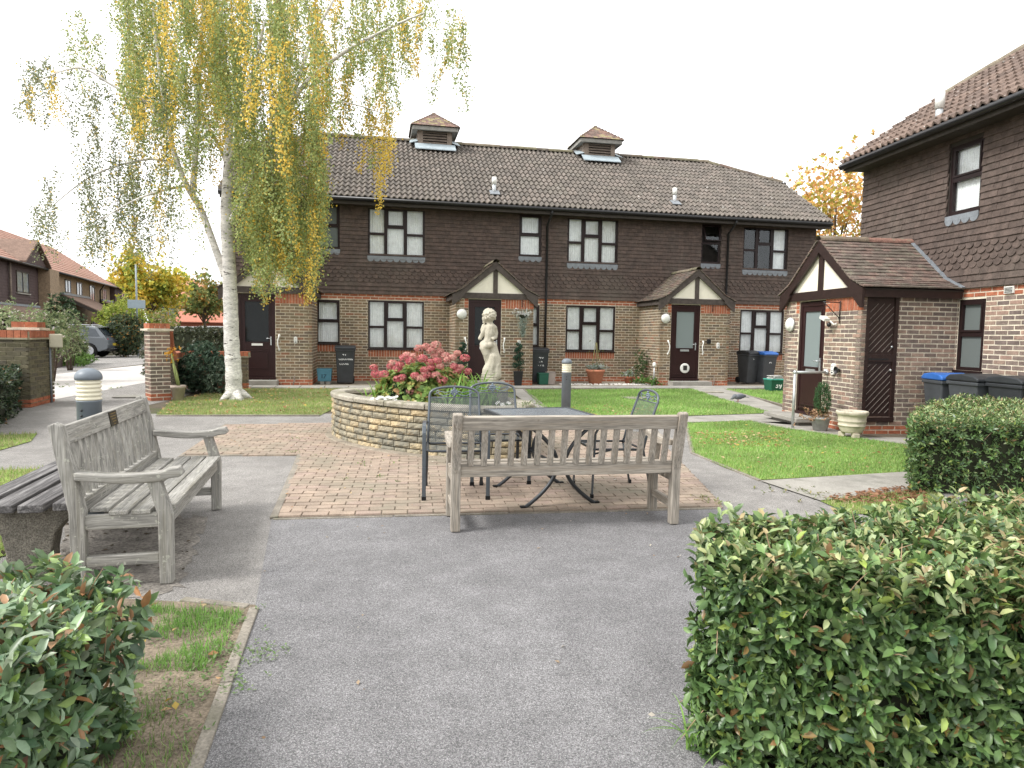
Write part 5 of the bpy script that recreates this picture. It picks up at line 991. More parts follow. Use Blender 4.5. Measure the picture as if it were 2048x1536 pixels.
# ------------------------------------------------------------------ grass and litter
m_grass = mat('grass_blade', attr=True, rough=.6, var=.15, vs=1.2, spec=.2, transl=.35)
def grass(poly, dens, h, w_, pal, name='grass', label=None, patch=None, z=.012, clump=1., mask=None):
    n = int(area(poly) * dens); P = scatter(poly, n); P3 = np.column_stack([P, np.full(n, z)])
    if patch is not None: P3 = P3[vnoise(P3, patch[0], patch[2]) + RNG.normal(0, .15, n) > patch[1]]; n = len(P3)
    a = RNG.uniform(0, 6.28, n); D = np.column_stack([np.cos(a) * .55, np.sin(a) * .55, RNG.uniform(.5, 1.2, n)]); U = np.column_stack([np.cos(a), np.sin(a), np.full(n, .1)])
    cl = vnoise(P3, 1.6, 4.); c = pick(pal, n) * (1 + .25 * cl[:, None]); V = leafV(P3, D, U, h * RNG.uniform(.5, 1.3, n), w_, BLADE)
    o = obj(name, npmesh(name, V, BLADEF, np.clip(c, .005, 1)), m_grass, kind='stuff')
    return tag(o, label, 'grass')
GP = [(0.227, 0.399, 0.101), (0.273, 0.459, 0.125), (0.318, 0.497, 0.141), (0.193, 0.339, 0.0936), (0.386, 0.448, 0.203)]; GD = [(0.311, 0.343, 0.139), (0.243, 0.343, 0.0946), (0.377, 0.355, 0.19), (0.211, 0.319, 0.0882), (0.443, 0.392, 0.227)]
grass(LAWN['front'], 4200, .035, .006, GP, label='bright mown lawn in front of the end house porch')
grass(LAWN['middle'], 1500, .045, .010, GP, label='mown lawn below the middle terrace porches'); grass(LAWN['birch'], 1700, .05, .009, GD, label='thin patchy lawn around the birch trunk', patch=(.9, -.5, 1.)); grass(LAWN['box'], 1500, .05, .010, GP, label='small lawn where the green recycling box stands')
grass(LAWN['bench'], 1800, .05, .008, GD, label='rough grass behind the concrete ended bench', patch=(1., -.3, 2.)); grass(LAWN['wall'], 1200, .06, .009, GD, label='rough grass at the foot of the dark path hedge'); grass(LAWN['corner'], 2600, .05, .007, GD, label='rough grass beside the concrete bench end'); grass(LAWN['hedge'], 3500, .035, .006, GD, label='thin grass strip between the slab path and big hedge')
VG = np.array(VERGE); V1 = [(-1.36, 3.36), (-1.95, 3.42), (-1.95, 2.75), (-1.25, 2.75)]; V2 = [(-1.22, 2.8), (-2.1, 2.8), (-2.1, 1.4), (-.98, 1.9)]
grass(V1, 9000, .05, .0042, [(.16, .32, .07), (.20, .38, .08), (.24, .40, .11), (.13, .25, .06)], label='bright tufty grass on the soil strip by the kerb', patch=(4.2, -.05, .5), z=.01)
grass(V2, 5200, .035, .0042, [(.18, .30, .09), (.22, .33, .11), (.27, .28, .14)], label='sparse grass and weeds on the bare soil strip', patch=(3.2, .12, 2.), z=.01)
def weeds(spots, label, ll=.03, k=9, pal=((.11, .20, .05), (.15, .24, .07), (.20, .25, .09))):
    P = np.array([(x + random.gauss(0, r * .5), y + random.gauss(0, r * .5), .02) for x, y, r, n in spots for _ in range(n)]); L0, D, U = sprigs(P, np.tile(np.array([0, 0, 1.]), (len(P), 1)), k, ll, (40, 85)); N_ = len(L0); Lv = ll * RNG.uniform(.6, 1.3, N_)
    V = leafV(L0 + np.array([0, 0, .006]), D, U, Lv, Lv * .42, LEAF4); return tag(obj('weeds', npmesh('weeds', V, LEAF4F, pick(pal, N_)), m_leafm, kind='stuff'), label, 'weeds')
gx = lambda x, y, r, n: (*G(x, y)[:2], r, n)
weeds([gx(760, 958, .06, 5), gx(725, 932, .10, 8), gx(745, 985, .04, 3), gx(690, 960, .1, 6), gx(585, 908, .12, 14), gx(905, 930, .08, 5), gx(795, 968, .04, 3), gx(475, 858, .12, 6), gx(590, 882, .14, 8), gx(640, 915, .3, 8), gx(770, 925, .3, 10)], 'small weeds growing between the patio pavers', .028)
weeds([gx(1410, 1003, .14, 16), gx(1440, 1010, .1, 8), gx(1560, 980, .3, 10), gx(1620, 990, .12, 8), gx(1640, 1000, .2, 10)], 'dry weeds at the patio corner near the slab path', .035, pal=((.20, .22, .08), (.28, .24, .11), (.15, .2, .06)))
weeds([gx(480, 1305, .12, 22), gx(540, 1318, .10, 14), gx(440, 1300, .12, 14), gx(430, 1360, .12, 18), gx(470, 1385, .08, 10), gx(370, 1420, .1, 8), gx(400, 1470, .05, 6), gx(360, 1390, .14, 10), gx(330, 1440, .1, 8), gx(450, 1250, .15, 20), gx(400, 1240, .2, 20), gx(420, 1330, .2, 24), gx(380, 1350, .2, 22), gx(350, 1300, .2, 14)], 'low weeds spreading over the soil and kerb', .022, pal=((.13, .22, .07), (.17, .26, .10), (.21, .27, .13)))
weeds([gx(112, 770, .3, 8), gx(150, 930, .15, 6), gx(130, 775, .2, 6), gx(220, 778, .2, 4)], 'weeds by the gateway kerb', .05)
def litter(poly, n, ll, label, pal, z=.02):
    P = scatter(poly, n); P3 = np.column_stack([P, np.full(n, z)]); a = RNG.uniform(0, 6.28, n); D = np.column_stack([np.cos(a), np.sin(a), RNG.normal(.1, .2, n)]); U = np.tile(np.array([0, 0, 1.]), (n, 1)) + RNG.normal(0, .35, (n, 3)); Lv = ll * RNG.uniform(.6, 1.4, n)
    return tag(obj('fallen_leaves', npmesh('fallen_leaves', leafV(P3, D, U, Lv, Lv * .6, LEAF4), LEAF4F, pick(pal, n)), m_leafm, kind='stuff'), label, 'leaves')
LF = [(.42, .24, .12), (.48, .30, .16), (.35, .18, .09), (.50, .38, .22), (.46, .33, .08)]
gpoly = lambda pts: [tuple(G(*p)[:2]) for p in pts]
litter(LAWN['birch'], 900, .06, 'fallen leaves scattered around the birch trunk', LF, .045); litter(gpoly([(1380, 868), (1580, 866), (1580, 900), (1390, 895)]), 330, .045, 'band of fallen leaves across the bright front lawn', LF, .035); litter(LAWN['front'], 200, .04, 'odd fallen leaves dotted over the front lawn', LF, .035)
litter(gpoly([(1640, 1000), (1800, 978), (1850, 985), (1850, 1010), (1700, 1012)]), 420, .05, 'drift of brown leaves below the far clipped hedge', [(.26, .13, .07), (.32, .17, .10), (.20, .10, .06)], .03); litter(gpoly([(1120, 835), (1320, 832), (1320, 815), (1150, 812)]), 160, .05, 'fallen leaves on worn turf by the bollard', LF, .03)
litter([(-2.6, 3.8), (-1.95, 4.0), (-2.5, 5.2), (-3.4, 5.0), (-3.6, 3.8)], 160, .035, 'crumbs of dead leaf under the silvery bench', [(.10, .08, .05), (.14, .11, .08), (.07, .06, .04)], .012); litter(VERGE, 130, .04, 'fallen leaves on the soil strip by the kerb', LF, .03); litter(PAT, 120, .03, 'leaf scraps on the patio paving', LF + [(.6, .58, .5)], .03); litter(NEWT, 120, .022, 'leaf scraps on the dark tarmac', [(.4, .3, .2), (.55, .5, .42), (.3, .2, .12)], .012)

# ------------------------------------------------------------------ planting in the raised bed
def clump(name, px, py, Y, n, ll, w_, label, pal, spread=.12, z=.53, droop=.5, up=(.6, 1.1), cat='plant', group=None):
    p = at(px, py, Y); r = empty(name, (p[0], p[1], z), 0, label, cat, group); V = []; cols = []; seg = 6
    for i in range(n):
        a = random.uniform(0, 6.28); l = ll * random.uniform(.6, 1.15); e = random.uniform(*up); b0 = np.array([random.gauss(0, spread), random.gauss(0, spread * .6), 0]); d = np.array([math.cos(a), math.sin(a), 0]); s = np.array([-d[1], d[0], 0]); c = np.array(random.choice(pal)) * random.uniform(.8, 1.2)
        pts = [b0 + d * (l * .55 * t ** 1.6 * (1.4 - e * .6)) + np.array([0, 0, l * (e * t - droop * t ** 2.4 * .8)]) for t in np.linspace(0, 1, seg + 1)]
        for j in range(seg): wa, wb = w_ * (1 - (j / seg) ** 2) * .5, w_ * (1 - ((j + 1) / seg) ** 2) * .5; V.append([pts[j] - s * wa, pts[j] + s * wa, pts[j + 1] + s * wb, pts[j + 1] - s * wb]); cols.append(c)
    obj('blades', npmesh('blades', np.array(V), [(0, 1, 2, 3)], np.array(cols)), m_leafm, r); return r
CG = [(.20, .36, .07), (.26, .44, .10), (.16, .29, .06), (.32, .47, .14)]
clump('strap_leaf_plant', 945, 800, 8.3, 150, .72, .024, 'arching bright green strap leaves beside the statue block', CG, .14); clump('strap_leaf_plant', 772, 790, 8.75, 95, .50, .02, 'bright green strap leaf clump at the left of the flowers', [(.22, .40, .05), (.27, .45, .07), (.17, .32, .05)], .12); clump('strap_leaf_plant', 815, 775, 9.1, 40, .40, .016, 'fine upright leaves behind the white flowers', CG, .10)
hy = at(848, 800, 8.75); hyd = empty('hydrangea', (hy[0], hy[1], .52), 0, 'rounded hydrangea bush covered in pink and red flower heads', 'flowering shrub')
n = 1250; d = norm(RNG.normal(size=(n, 3))); d[:, 2] = np.abs(d[:, 2]); rr = RNG.uniform(.35, 1, n) ** .5; P = d * np.array([.66, .46, .54]) * rr[:, None]; P = P[np.abs(P[:, 0]) < .68]; L0, D, U = sprigs(P + np.array([0, 0, .03]), norm(P) + np.array([0, 0, .35]) + RNG.normal(0, .25, P.shape), 5, .08, (45, 95)); N_ = len(L0); Lv = RNG.uniform(.05, .095, N_)
leafobj('leaves', hyd, L0, D, U, Lv, Lv * .72, pick([(.17, .28, .07), (.24, .36, .10), (.33, .40, .12), (.42, .38, .12), (.42, .24, .11), (.14, .22, .07)], N_, [.24, .24, .2, .14, .08, .10]), True, m_leafm, 150, np.ones(N_) * (.3 + np.tile(P[:, 1] < 0, 5)))
HEADS = [(852, 693), (872, 690), (838, 697), (862, 701), (880, 703), (815, 712), (828, 714), (808, 716), (870, 712), (890, 712), (915, 707), (905, 715), (930, 716), (785, 727), (800, 730), (795, 737), (820, 722), (845, 717), (860, 725), (875, 722), (895, 720), (920, 735), (908, 733), (862, 735), (880, 732), (850, 740), (840, 757), (830, 752), (855, 750), (805, 755), (795, 758), (850, 745), (872, 750), (885, 760), (820, 783), (848, 757), (915, 741), (935, 743), (748, 735), (752, 748), (768, 748), (782, 733)]
m_pet = mat('petal', attr=True, rough=.6, var=.1, vs=30, spec=.2, transl=.3)
for i, (x, y) in enumerate(HEADS):
    q = at(x, y, 8.75 - .36 * math.sqrt(max(0, 1 - ((x - 860) / 115) ** 2)) + (.18 if y < 715 else 0)) - np.array([hy[0], hy[1], .52]); R_ = random.uniform(.045, .066); m = 55; dd = norm(RNG.normal(size=(m, 3)) + np.array([0, -.35, .35])); P = q + dd * np.array([R_, R_, R_ * .72]); a = RNG.normal(size=(m, 3)); dark = random.random(); pal = [(.52, .13, .15), (.58, .20, .19), (.46, .09, .13), (.60, .30, .26)] if y > 715 and dark < .75 else [(.58, .25, .23), (.62, .33, .28), (.52, .20, .19), (.60, .38, .30)]
    L0, D, U = sprigs(P, dd, 4, .018, (60, 95), .0); o = obj('flower_head', npmesh('flower_head', leafV(L0, D, U, .020, .019, LEAF4), LEAF4F, pick(pal, len(L0))), m_pet, hyd)
b = MB()
for i in range(16): t = random.uniform(0, 6.28); b.tube([(.05 * math.cos(t), .05 * math.sin(t), 0), (.22 * math.cos(t), .2 * math.sin(t), .2), (.38 * math.cos(t), .3 * math.sin(t), .38)], [.008, .006, .003], 5)
obj('stems', b, m_bark, hyd)
def flowers(name, px, py, Y, rad, n, fl, label, z=.54, leafp=((.10, .17, .05), (.14, .22, .07))):
    p = at(px, py, Y); r = empty(name, (p[0], p[1], z), 0, label, 'flowers'); P = np.column_stack([RNG.normal(0, rad * .5, n * 3), RNG.normal(0, rad * .35, n * 3), RNG.uniform(0, rad * .7, n * 3)]); L0, D, U = sprigs(P, RNG.normal(0, .4, P.shape) + np.array([0, 0, 1.]), 4, .035, (40, 90)); obj('leaves', npmesh('leaves', leafV(L0, D, U, .035, .02, LEAF4), LEAF4F, pick(leafp, len(L0))), m_leafm, r)
    for i in range(n):
        q = np.array([random.gauss(0, rad * .5), random.gauss(-.03, rad * .3), rad * random.uniform(.5, 1.0)]); k = 6; a = np.arange(k) * 2 * PI / k; dd = np.column_stack([np.cos(a), np.sin(a) * .6 - .5, np.sin(a) * .6 + .4]); obj('bloom', npmesh('bloom', leafV(np.tile(q, (k, 1)), dd, np.tile(np.array([0, -.7, .7]), (k, 1)), .028, .03, LEAF4), LEAF4F, pick([fl], k, None, .08)), m_pet, r)
flowers('white_flowers', 778, 785, 8.3, .13, 22, (.78, .78, .74), 'cluster of white bedding flowers near the planter rim'); flowers('yellow_flowers', 743, 790, 8.45, .06, 6, (.65, .50, .12), 'few yellow flowers beside the white bedding'); flowers('primroses', 818, 798, 8.15, .08, 9, (.70, .68, .42), 'pale yellow primroses on the planter rim'); flowers('white_flowers', 1012, 790, 8.2, .09, 8, (.75, .75, .72), 'white flowers beside the statue block behind the far chair')
q = at(800, 770, 8.5); blob('dark_shrub', (q[0], q[1], .68), (.17, .14, .17), 260, .035, 'small dark leaved shrub between white flowers and hydrangea', [(.025, .05, .03), (.04, .07, .04)], k=5, stems=2); q = at(1055, 812, 7.95); blob('trailing_plant', (q[0], q[1], .52), (.16, .25, .16), 200, .03, 'pale trailing plant spilling over the planter end', [(.20, .25, .12), (.28, .30, .18), (.14, .2, .08)], k=5, stems=2)
q = at(985, 800, 8.35); b = MB()
for i in range(14):
    t = random.uniform(0, 2 * PI); p = pel(t, -random.uniform(.25, .45)); r_ = random.uniform(.025, .06); b.ell((p[0], p[1], .545), (r_, r_ * .8, r_ * .6), n=9)
tag(obj('bed_stones', b, m_cop, kind='stuff'), 'loose stones on the planter soil', 'stones')

# ------------------------------------------------------------------ bins and boxes
def label_text(parent, s, size, loc, rot, m, jit=.0, depth=.002):
    x = 0; root = None
    for i, ch in enumerate(s):
        c = bpy.data.curves.new('letter', 'FONT'); c.body = ch; c.size = size; c.extrude = depth; c.offset = size * .02; o = bpy.data.objects.new('letter', c); COL.objects.link(o)
        me = bpy.data.meshes.new_from_object(o); bpy.data.objects.remove(o); w_ = max([v.co.x for v in me.vertices] + [size * .25]); me.materials.append(m); o = bpy.data.objects.new('letter', me); COL.objects.link(o); o.parent = parent
        R = Matrix.Rotation(rot[2], 4, 'Z') @ Matrix.Rotation(PI / 2 + rot[0], 4, 'X'); o.matrix_basis = Matrix.Translation(loc) @ R @ Matrix.Translation((x, random.uniform(-jit, jit) * size, 0)) @ Matrix.Rotation(random.uniform(-jit, jit), 4, 'Z'); x += w_ + size * .09
m_wpaint = mat('white_paint', (.75, .76, .75), .6); m_bin = mat('charcoal_bin', (.03, .033, .037), .45, var=.2, vs=5, spec=.4); m_bing = mat('grey_bin', (.055, .06, .066), .45, var=.15, vs=5, spec=.4); m_blue = mat('blue_lid', (.035, .13, .42), .4, var=.1, vs=6, spec=.4)
def bin_(loc, rz, label, body, lid, w_=.5, d=.56, h=1.04, texts=(), tilt=0.):
    """front faces -y"""
    r = empty('wheelie_bin', loc, rz, label, 'wheelie bin', 'wheelie bins outside the houses'); r.rotation_euler = (tilt, 0, rz); b = MB(); t, m = .78, h * .90; hw, hd = w_ / 2, d / 2
    V = [(-hw * t, -hd * t + .02, .03), (hw * t, -hd * t + .02, .03), (hw * t, hd * t - .08, .03), (-hw * t, hd * t - .08, .03), (-hw * .96, -hd * .96, m), (hw * .96, -hd * .96, m), (hw * .96, hd * .96, m), (-hw * .96, hd * .96, m)]; b.add(V, BOXF); o = obj('body', b, body, r, bev=.02)
    b = MB(); b.b2(-hw * 1.02, hw * 1.02, -hd * 1.02, hd, m - .05, m); obj('rim', b, body, r, bev=.012)
    b = MB(); P = [(-hd * 1.05, m + .005), (-hd * 1.05, m + .05), (-hd * .8, m + .085), (0, m + .11), (hd * .8, m + .085), (hd * 1.05, m + .04), (hd * 1.05, m + .005)]; b.extr([(-hw * 1.04, y, z) for y, z in P][::-1], (w_ * 1.04, 0, 0)); l = obj('lid', b, lid, r, bev=.02)
    b = MB(); b.tube([(-hw * .7, hd, m - .02), (-hw * .7, hd + .07, m + .01), (hw * .7, hd + .07, m + .01), (hw * .7, hd, m - .02)], .016, 8); obj('handle', b, body, r)
    for s in (-1, 1): b = MB(); b.lathe([(.10, -.025), (.10, .025), (.04, .03)], 18); q = obj('wheel', b, m_rub, r); q.location = (s * (hw * t + .0), hd * t - .04, .10); q.rotation_euler = (0, PI / 2, 0)
    for s, size, x, z in texts: label_text(o, s, size, (x, -hd * (t + (.96 - t) * (z / m)) - .004 + .02 * (1 - z / m), z), (-.09, 0, 0), m_wpaint, .08)
    return r
p = tw_(-.88, -1.25); bin_((p[0], p[1], .02), TH, 'black wheelie bin with 41 and two words painted in white', m_bin, m_bin, .54, .56, 1.07, (('41', .10, -.07, .79), ('GOODING', .072, -.17, .665), ('CLOSE', .075, -.15, .535)))
p = tw_(4.74, -.95); bin_((p[0], p[1], .02), TH, 'black wheelie bin with white 40 beside the middle porch', m_bin, m_bin, .54, .56, 1.07, (('40', .13, -.04, .75), ('- A', .08, -.04, .63), ('- 7 B', .08, -.06, .52)))
p = tw_(11.62, -.95); bin_((p[0], p[1], .02), TH + .25, 'tilted charcoal wheelie bin with a grey lid below the right hand window', m_bing, m_bin, .5, .56, 1.06, (('4', .08, -.05, .78),), .06)
p = tw_(12.12, -1.1); bin_((p[0], p[1], .02), TH + .2, 'tilted grey wheelie bin with a blue lid below the right hand window', m_bing, m_blue, .54, .56, 1.04, (('A', .14, -.05, .68),), .05)
p = ew_(.62, -.62); bin_((p[0], p[1], .02), AL - PI / 2 + PI / 2 * .9, 'grey wheelie bin with a blue lid behind the far hedge', m_bing, m_blue, .46, .5, .97)
p = ew_(1.18, -.62); bin_((p[0], p[1], .02), AL - PI / 2 + PI / 2, 'charcoal wheelie bin with a black lid behind the far hedge', m_bing, m_bin, .52, .55, .99); p = ew_(1.75, -.5); bin_((p[0], p[1], .02), AL - PI / 2 + PI / 2, 'black wheelie bin with arched lid at the right frame edge', m_bin, m_bin, .55, .56, 1.0)
def box_(name, loc, rz, w_, d, h, m, label, text=None, tm=None, size=.16, lid=None, cat='recycling box', tx=0.):
    r = empty(name, loc, rz, label, cat); b = MB(); hw, hd = w_ / 2, d / 2; b.add([(-hw * .88, -hd * .88, 0), (hw * .88, -hd * .88, 0), (hw * .88, hd * .88, 0), (-hw * .88, hd * .88, 0), (-hw, -hd, h), (hw, -hd, h), (hw, hd, h), (-hw, hd, h)], BOXF); o = obj('body', b, m, r, bev=.015); b = MB(); b.b2(-hw * 1.04, hw * 1.04, -hd * 1.04, hd * 1.04, h - .025, h + .012); obj('lid' if lid else 'rim', b, lid or m, r, bev=.012)
    if text: label_text(o, text, size, (tx, -hd * .93 - .012, h * .28), (-.1, 0, 0), tm, .06)
    return r
p = tw_(-1.44, -1.32); box_('recycling_box', (p[0], p[1], .09), TH, .40, .36, .34, mat('blue_box', (.07, .20, .27), .5, var=.15, vs=6), 'blue recycling box with 17 in dark paint raised on bricks', '17', mat('dark_paint', (.02, .06, .09), .6), .17, tx=-.10)
for s, lab in ((-1.5, 'pale loose brick under the box marked 17, nearer the porch'), (-1.34, 'pale loose brick under the box marked 17, nearer bin 41')): p = tw_(s, -1.34); b = MB(); b.box((0, 0, .0), (.12, .24, .08)); o = tag(obj('loose_brick', b, m_slab, bev=.006), lab, 'brick', 'bricks under the blue box'); o.location = (p[0], p[1], .05); o.rotation_euler = (0, 0, TH)
p = tw_(5.02, -1.35); box_('food_caddy', (p[0], p[1], .01), TH, .26, .26, .36, mat('beige_caddy', (.33, .28, .25), .5, var=.1), 'beige food waste caddy next to bin forty', lid=mat('beige_lid', (.28, .24, .215), .5), cat='caddy'); p = tw_(4.78, -1.4); box_('recycling_box', (p[0], p[1], .01), TH, .30, .3, .33, mat('green_box', (.02, .10, .065), .5, var=.1), 'green recycling box squeezed in front of bin forty')
g = G(1550, 783); box_('recycling_box', (g[0], g[1], .015), TH, .50, .40, .33, bpy.data.materials['green_box'], 'green recycling box with white 39 standing on the small lawn', '39', m_wpaint, .2, mat('green_rim', (.06, .30, .24), .45), tx=-.12)
b = MB(); b.box((0, 0, .015), (.34, .26, .03)); b.box((.02, .0, .05), (.30, .24, .025), rz=.1); b.box((-.01, .01, .075), (.32, .24, .02), rz=-.12); o = tag(obj('newspapers', b, mat('newsprint', (.45, .44, .42), .9, var=.3, vs=30), bev=.003), 'small stack of newspapers on the box marked 39', 'newspapers'); o.location = (g[0] - .02, g[1], .36); o.rotation_euler = (0, 0, .3)

# ------------------------------------------------------------------ pots and plants by the doors
m_terra = mat('terracotta', (.48, .20, .12), .85, var=.15, vs=8); m_gpot = mat('grey_pot', (.36, .36, .35), .9, var=.2, vs=12, bump=.4, bs=60); m_urn = mat('pale_stone_urn', (.52, .47, .37), .9, var=.2, vs=7, col2=(.30, .27, .20), c2s=6, c2t=(.55, .7))
def pot(loc, r, h, m, parent, rimw=1.08, n=22, rings=()):
    b = MB(); P = [(r * .7, 0), (r * .98, h * .82), (r * rimw, h * .83), (r * (rimw + .02), h), (r * .92, h), (r * .9, h * .9)]
    if rings: P = [(r * .70, 0), (r * .74, h * .06), (r * .86, h * .22), (r * .90, h * .30), (r * .93, h * .31), (r * .93, h * .36), (r * .90, h * .37), (r * .93, h * .5), (r * .96, h * .52), (r * .96, h * .57), (r * .93, h * .6), (r * .97, h * .78), (r * 1.0, h * .8), (r * 1.08, h * .86), (r * 1.1, h * .95), (r * 1.06, h), (r * .92, h), (r * .9, h * .9)]
    b.lathe(P, n, loc); o = obj('pot', b, m, parent); b = MB(); b.lathe([(.001, h * .9), (r * .9, h * .9)], n, loc); obj('compost', b, m_soil, parent)
SILV = [(.34, .38, .36), (.45, .48, .46), (.22, .27, .22), (.16, .22, .14)]
def tuft(parent, c, rad, n, ll, pal, k=5, wr=.5): P = RNG.normal(0, 1, (n, 3)) * np.array(rad) * .5 + np.array(c); L0, D, U = sprigs(P, RNG.normal(0, .5, P.shape) + np.array([0, 0, .8]), k, ll, (30, 90)); N_ = len(L0); Lv = ll * RNG.uniform(.6, 1.2, N_); return obj('foliage', npmesh('foliage', leafV(L0, D, U, Lv, Lv * wr, LEAF4), LEAF4F, pick(pal, N_)), m_leafm, parent)
p = tw_(6.48, -1.15); r = empty('potted_plant', (p[0], p[1], .01), 0, 'large terracotta pot of silvery plants with a cane wigwam', 'potted plant'); pot((0, 0, 0), .27, .44, m_terra, r); tuft(r, (0, 0, .50), (.26, .22, .10), 120, .07, SILV)
b = MB()
for i in range(5): t = i * 1.26; b.tube([(.15 * math.cos(t), .15 * math.sin(t), .4), (.02 * math.cos(t), .02 * math.sin(t), 1.25)], .006, 4)
obj('canes', b, mat('cane', (.22, .20, .09), .8), r); tuft(r, (0, 0, .8), (.3, .3, .5), 26, .05, [(.14, .17, .06), (.2, .2, .08)], 3)
p = tw_(7.55, -1.15); r = empty('potted_plant', (p[0], p[1], .01), 0, 'small terracotta pot with variegated leaves between wigwam pot and porch', 'potted plant'); pot((0, 0, 0), .14, .23, mat('dark_terracotta', (.34, .12, .07), .85, var=.15), r); tuft(r, (0, 0, .30), (.18, .16, .14), 60, .07, SILV + [(.25, .33, .1)])
for s, lab in ((2.33, 'spiral topiary in a pot left of the middle door'), (3.92, 'spiral topiary in a tall black pot right of the middle door')):
    p = tw_(s, -1.95); r = empty('spiral_topiary', (p[0], p[1], .01), 0, lab, 'topiary', 'pair of spiral topiaries'); b = MB(); hh = .42; b.add([(-.10, -.10, 0), (.10, -.10, 0), (.10, .10, 0), (-.10, .10, 0), (-.14, -.14, hh), (.14, -.14, hh), (.14, .14, hh), (-.14, .14, hh)], BOXF); obj('pot', b, m_black, r, bev=.008); b = MB(); b.tube([(0, 0, hh), (0, 0, 1.15)], .012, 6); obj('stem', b, m_bark, r)
    n = 700; t = RNG.uniform(0, 1, n); a = t * 3.4 * 2 * PI; rad = .12 * (1 - .55 * t); th = .075 * (1 - .45 * t); P = np.column_stack([np.cos(a) * rad, np.sin(a) * rad, hh + .06 + t * .72]) + norm(RNG.normal(size=(n, 3))) * th[:, None]; L0, D, U = sprigs(P, RNG.normal(size=P.shape), 4, .03); obj('foliage', npmesh('foliage', leafV(L0, D, U, .032, .018, LEAF4), LEAF4F, pick([(.02, .055, .035), (.03, .075, .045), (.045, .09, .055)], len(L0))), m_leafm, r)
p = tw_(4.03, -1.98); r = empty('hanging_basket', (p[0], p[1], 2.02), 0, 'hanging basket trailing pale silver foliage and white flowers', 'hanging basket'); b = MB(); b.lathe([(.02, -.12), (.10, -.06), (.14, 0), (.12, 0)], 16); obj('basket', b, m_core, r); b = MB()
for t in (0, 2.1, 4.2): b.tube([(.13 * math.cos(t), .13 * math.sin(t), 0), (0, 0, .34)], .004, 4)
obj('chains', b, m_black, r); tuft(r, (0, 0, .04), (.26, .2, .10), 80, .05, [(.70, .68, .70), (.55, .57, .53), (.28, .33, .28)]); n = 420; t = RNG.uniform(0, 1, n) ** .8; P = np.column_stack([RNG.normal(0, .10, n) * (1 - .75 * t), RNG.normal(-.03, .07, n) * (1 - .5 * t), -.6 * t]); L0, D, U = sprigs(P, np.tile(np.array([0, 0, -1.]), (n, 1)) + RNG.normal(0, .3, (n, 3)), 3, .05, (20, 70)); obj('trailing_foliage', npmesh('trail', leafV(L0, D, U, .05, .016, LEAF4), LEAF4F, pick([(.30, .36, .31), (.40, .45, .40), (.20, .26, .2)], len(L0))), m_leafm, r)
p = tw_(8.12, -.75); r = empty('climbing_plant', (p[0], p[1], 0), 0, 'small climbing shrub against the side of the right hand porch', 'shrub'); tuft(r, (0, 0, .55), (.22, .34, .55), 260, .055, [(.06, .11, .04), (.09, .15, .05), (.045, .08, .035)]); tuft(r, (.1, -.7, .12), (.5, .3, .14), 120, .09, [(.10, .19, .05), (.13, .24, .06)]); b = MB(); b.tube([(0, 0, 0), (.03, 0, .5), (.0, .05, 1.0)], [.012, .01, .004], 5); obj('stem', b, m_bark, r)
p = tw_(8.18, -1.6); r = empty('solar_light', (p[0], p[1], 0), 0, 'small solar stake light near the right hand porch corner', 'garden light'); b = MB(); b.tube([(0, 0, 0), (0, 0, .58)], .018, 8); obj('stake', b, m_zinc, r); b = MB(); b.lathe([(.04, .56), (.055, .60), (.05, .68), (.02, .70), (.001, .70)], 14); obj('lamp', b, m_white, r)
# white pebbles and planting strip under the windows
b = MB()
for i in range(260):
    s = random.choice((random.uniform(5.3, 7.95), random.uniform(5.3, 7.95), random.uniform(7.2, 8.1))); p = tw_(s, random.uniform(-1.6, -1.15)); r_ = random.uniform(.018, .04); b.ell((p[0], p[1], .015), (r_, r_, r_ * .6), n=6)
tag(obj('white_pebbles', b, mat('white_pebble', (.62, .60, .56), .8, var=.15), kind='stuff'), 'white pebbles below the middle terrace window', 'pebbles')
# end house pots, handrail
p = ew_(-.34, -1.98); r = empty('potted_conifer', (p[0], p[1], .016), 0, 'grey pot with a small rounded conifer by the end house door', 'potted plant'); pot((0, 0, 0), .145, .22, m_gpot, r); n = 900; d = norm(RNG.normal(size=(n, 3))); P = d * np.array([.125, .125, .27]) * (RNG.uniform(.3, 1, n) ** .4)[:, None] + np.array([.02, 0, .50]); L0, D, U = sprigs(P, norm(P - np.array([.02, 0, .4])) + np.array([0, 0, .7]), 3, .04, (15, 45)); obj('conifer', npmesh('conifer', leafV(L0, D, U, .045, .008, LEAF4), LEAF4F, pick([(.06, .135, .05), (.08, .165, .065), (.05, .105, .045)], len(L0))), m_leafm, r); tuft(r, (-.06, -.02, .25), (.26, .18, .10), 70, .05, [(.36, .22, .12), (.42, .26, .16), (.22, .14, .07)])
p = ew_(.34, -1.9); r = empty('stone_urn', (p[0], p[1], .016), 0, 'pale ringed stone urn on feet beside the cupboard door', 'urn'); b = MB()
for t in (.5, 2.6, 4.7): b.box((.13 * math.cos(t), .13 * math.sin(t), .035), (.09, .09, .07), rz=t)
obj('feet', b, m_urn, r, bev=.008); pot((0, 0, .07), .205, .32, m_urn, r, rings=(1,))
hp = G(1585, 857); q2 = ew_(-.80, -1.62); r = empty('handrail', (hp[0], hp[1], 0), 0, 'galvanised tubular handrail at the end house step', 'handrail'); b = MB(); q = q2 - np.array([hp[0], hp[1], 0]); b.tube([(0, 0, 0), (0, 0, .92)], .022, 10); b.tube([(0, 0, .92), (q[0], q[1], .92)], .021, 10); obj('rail', b, m_zinc, r); b = MB(); b.ell((0, 0, .92), (.034, .034, .034), n=10); b.ell((q[0], q[1], .92), (.036, .036, .036), n=10); obj('joint', b, m_zinc, r)
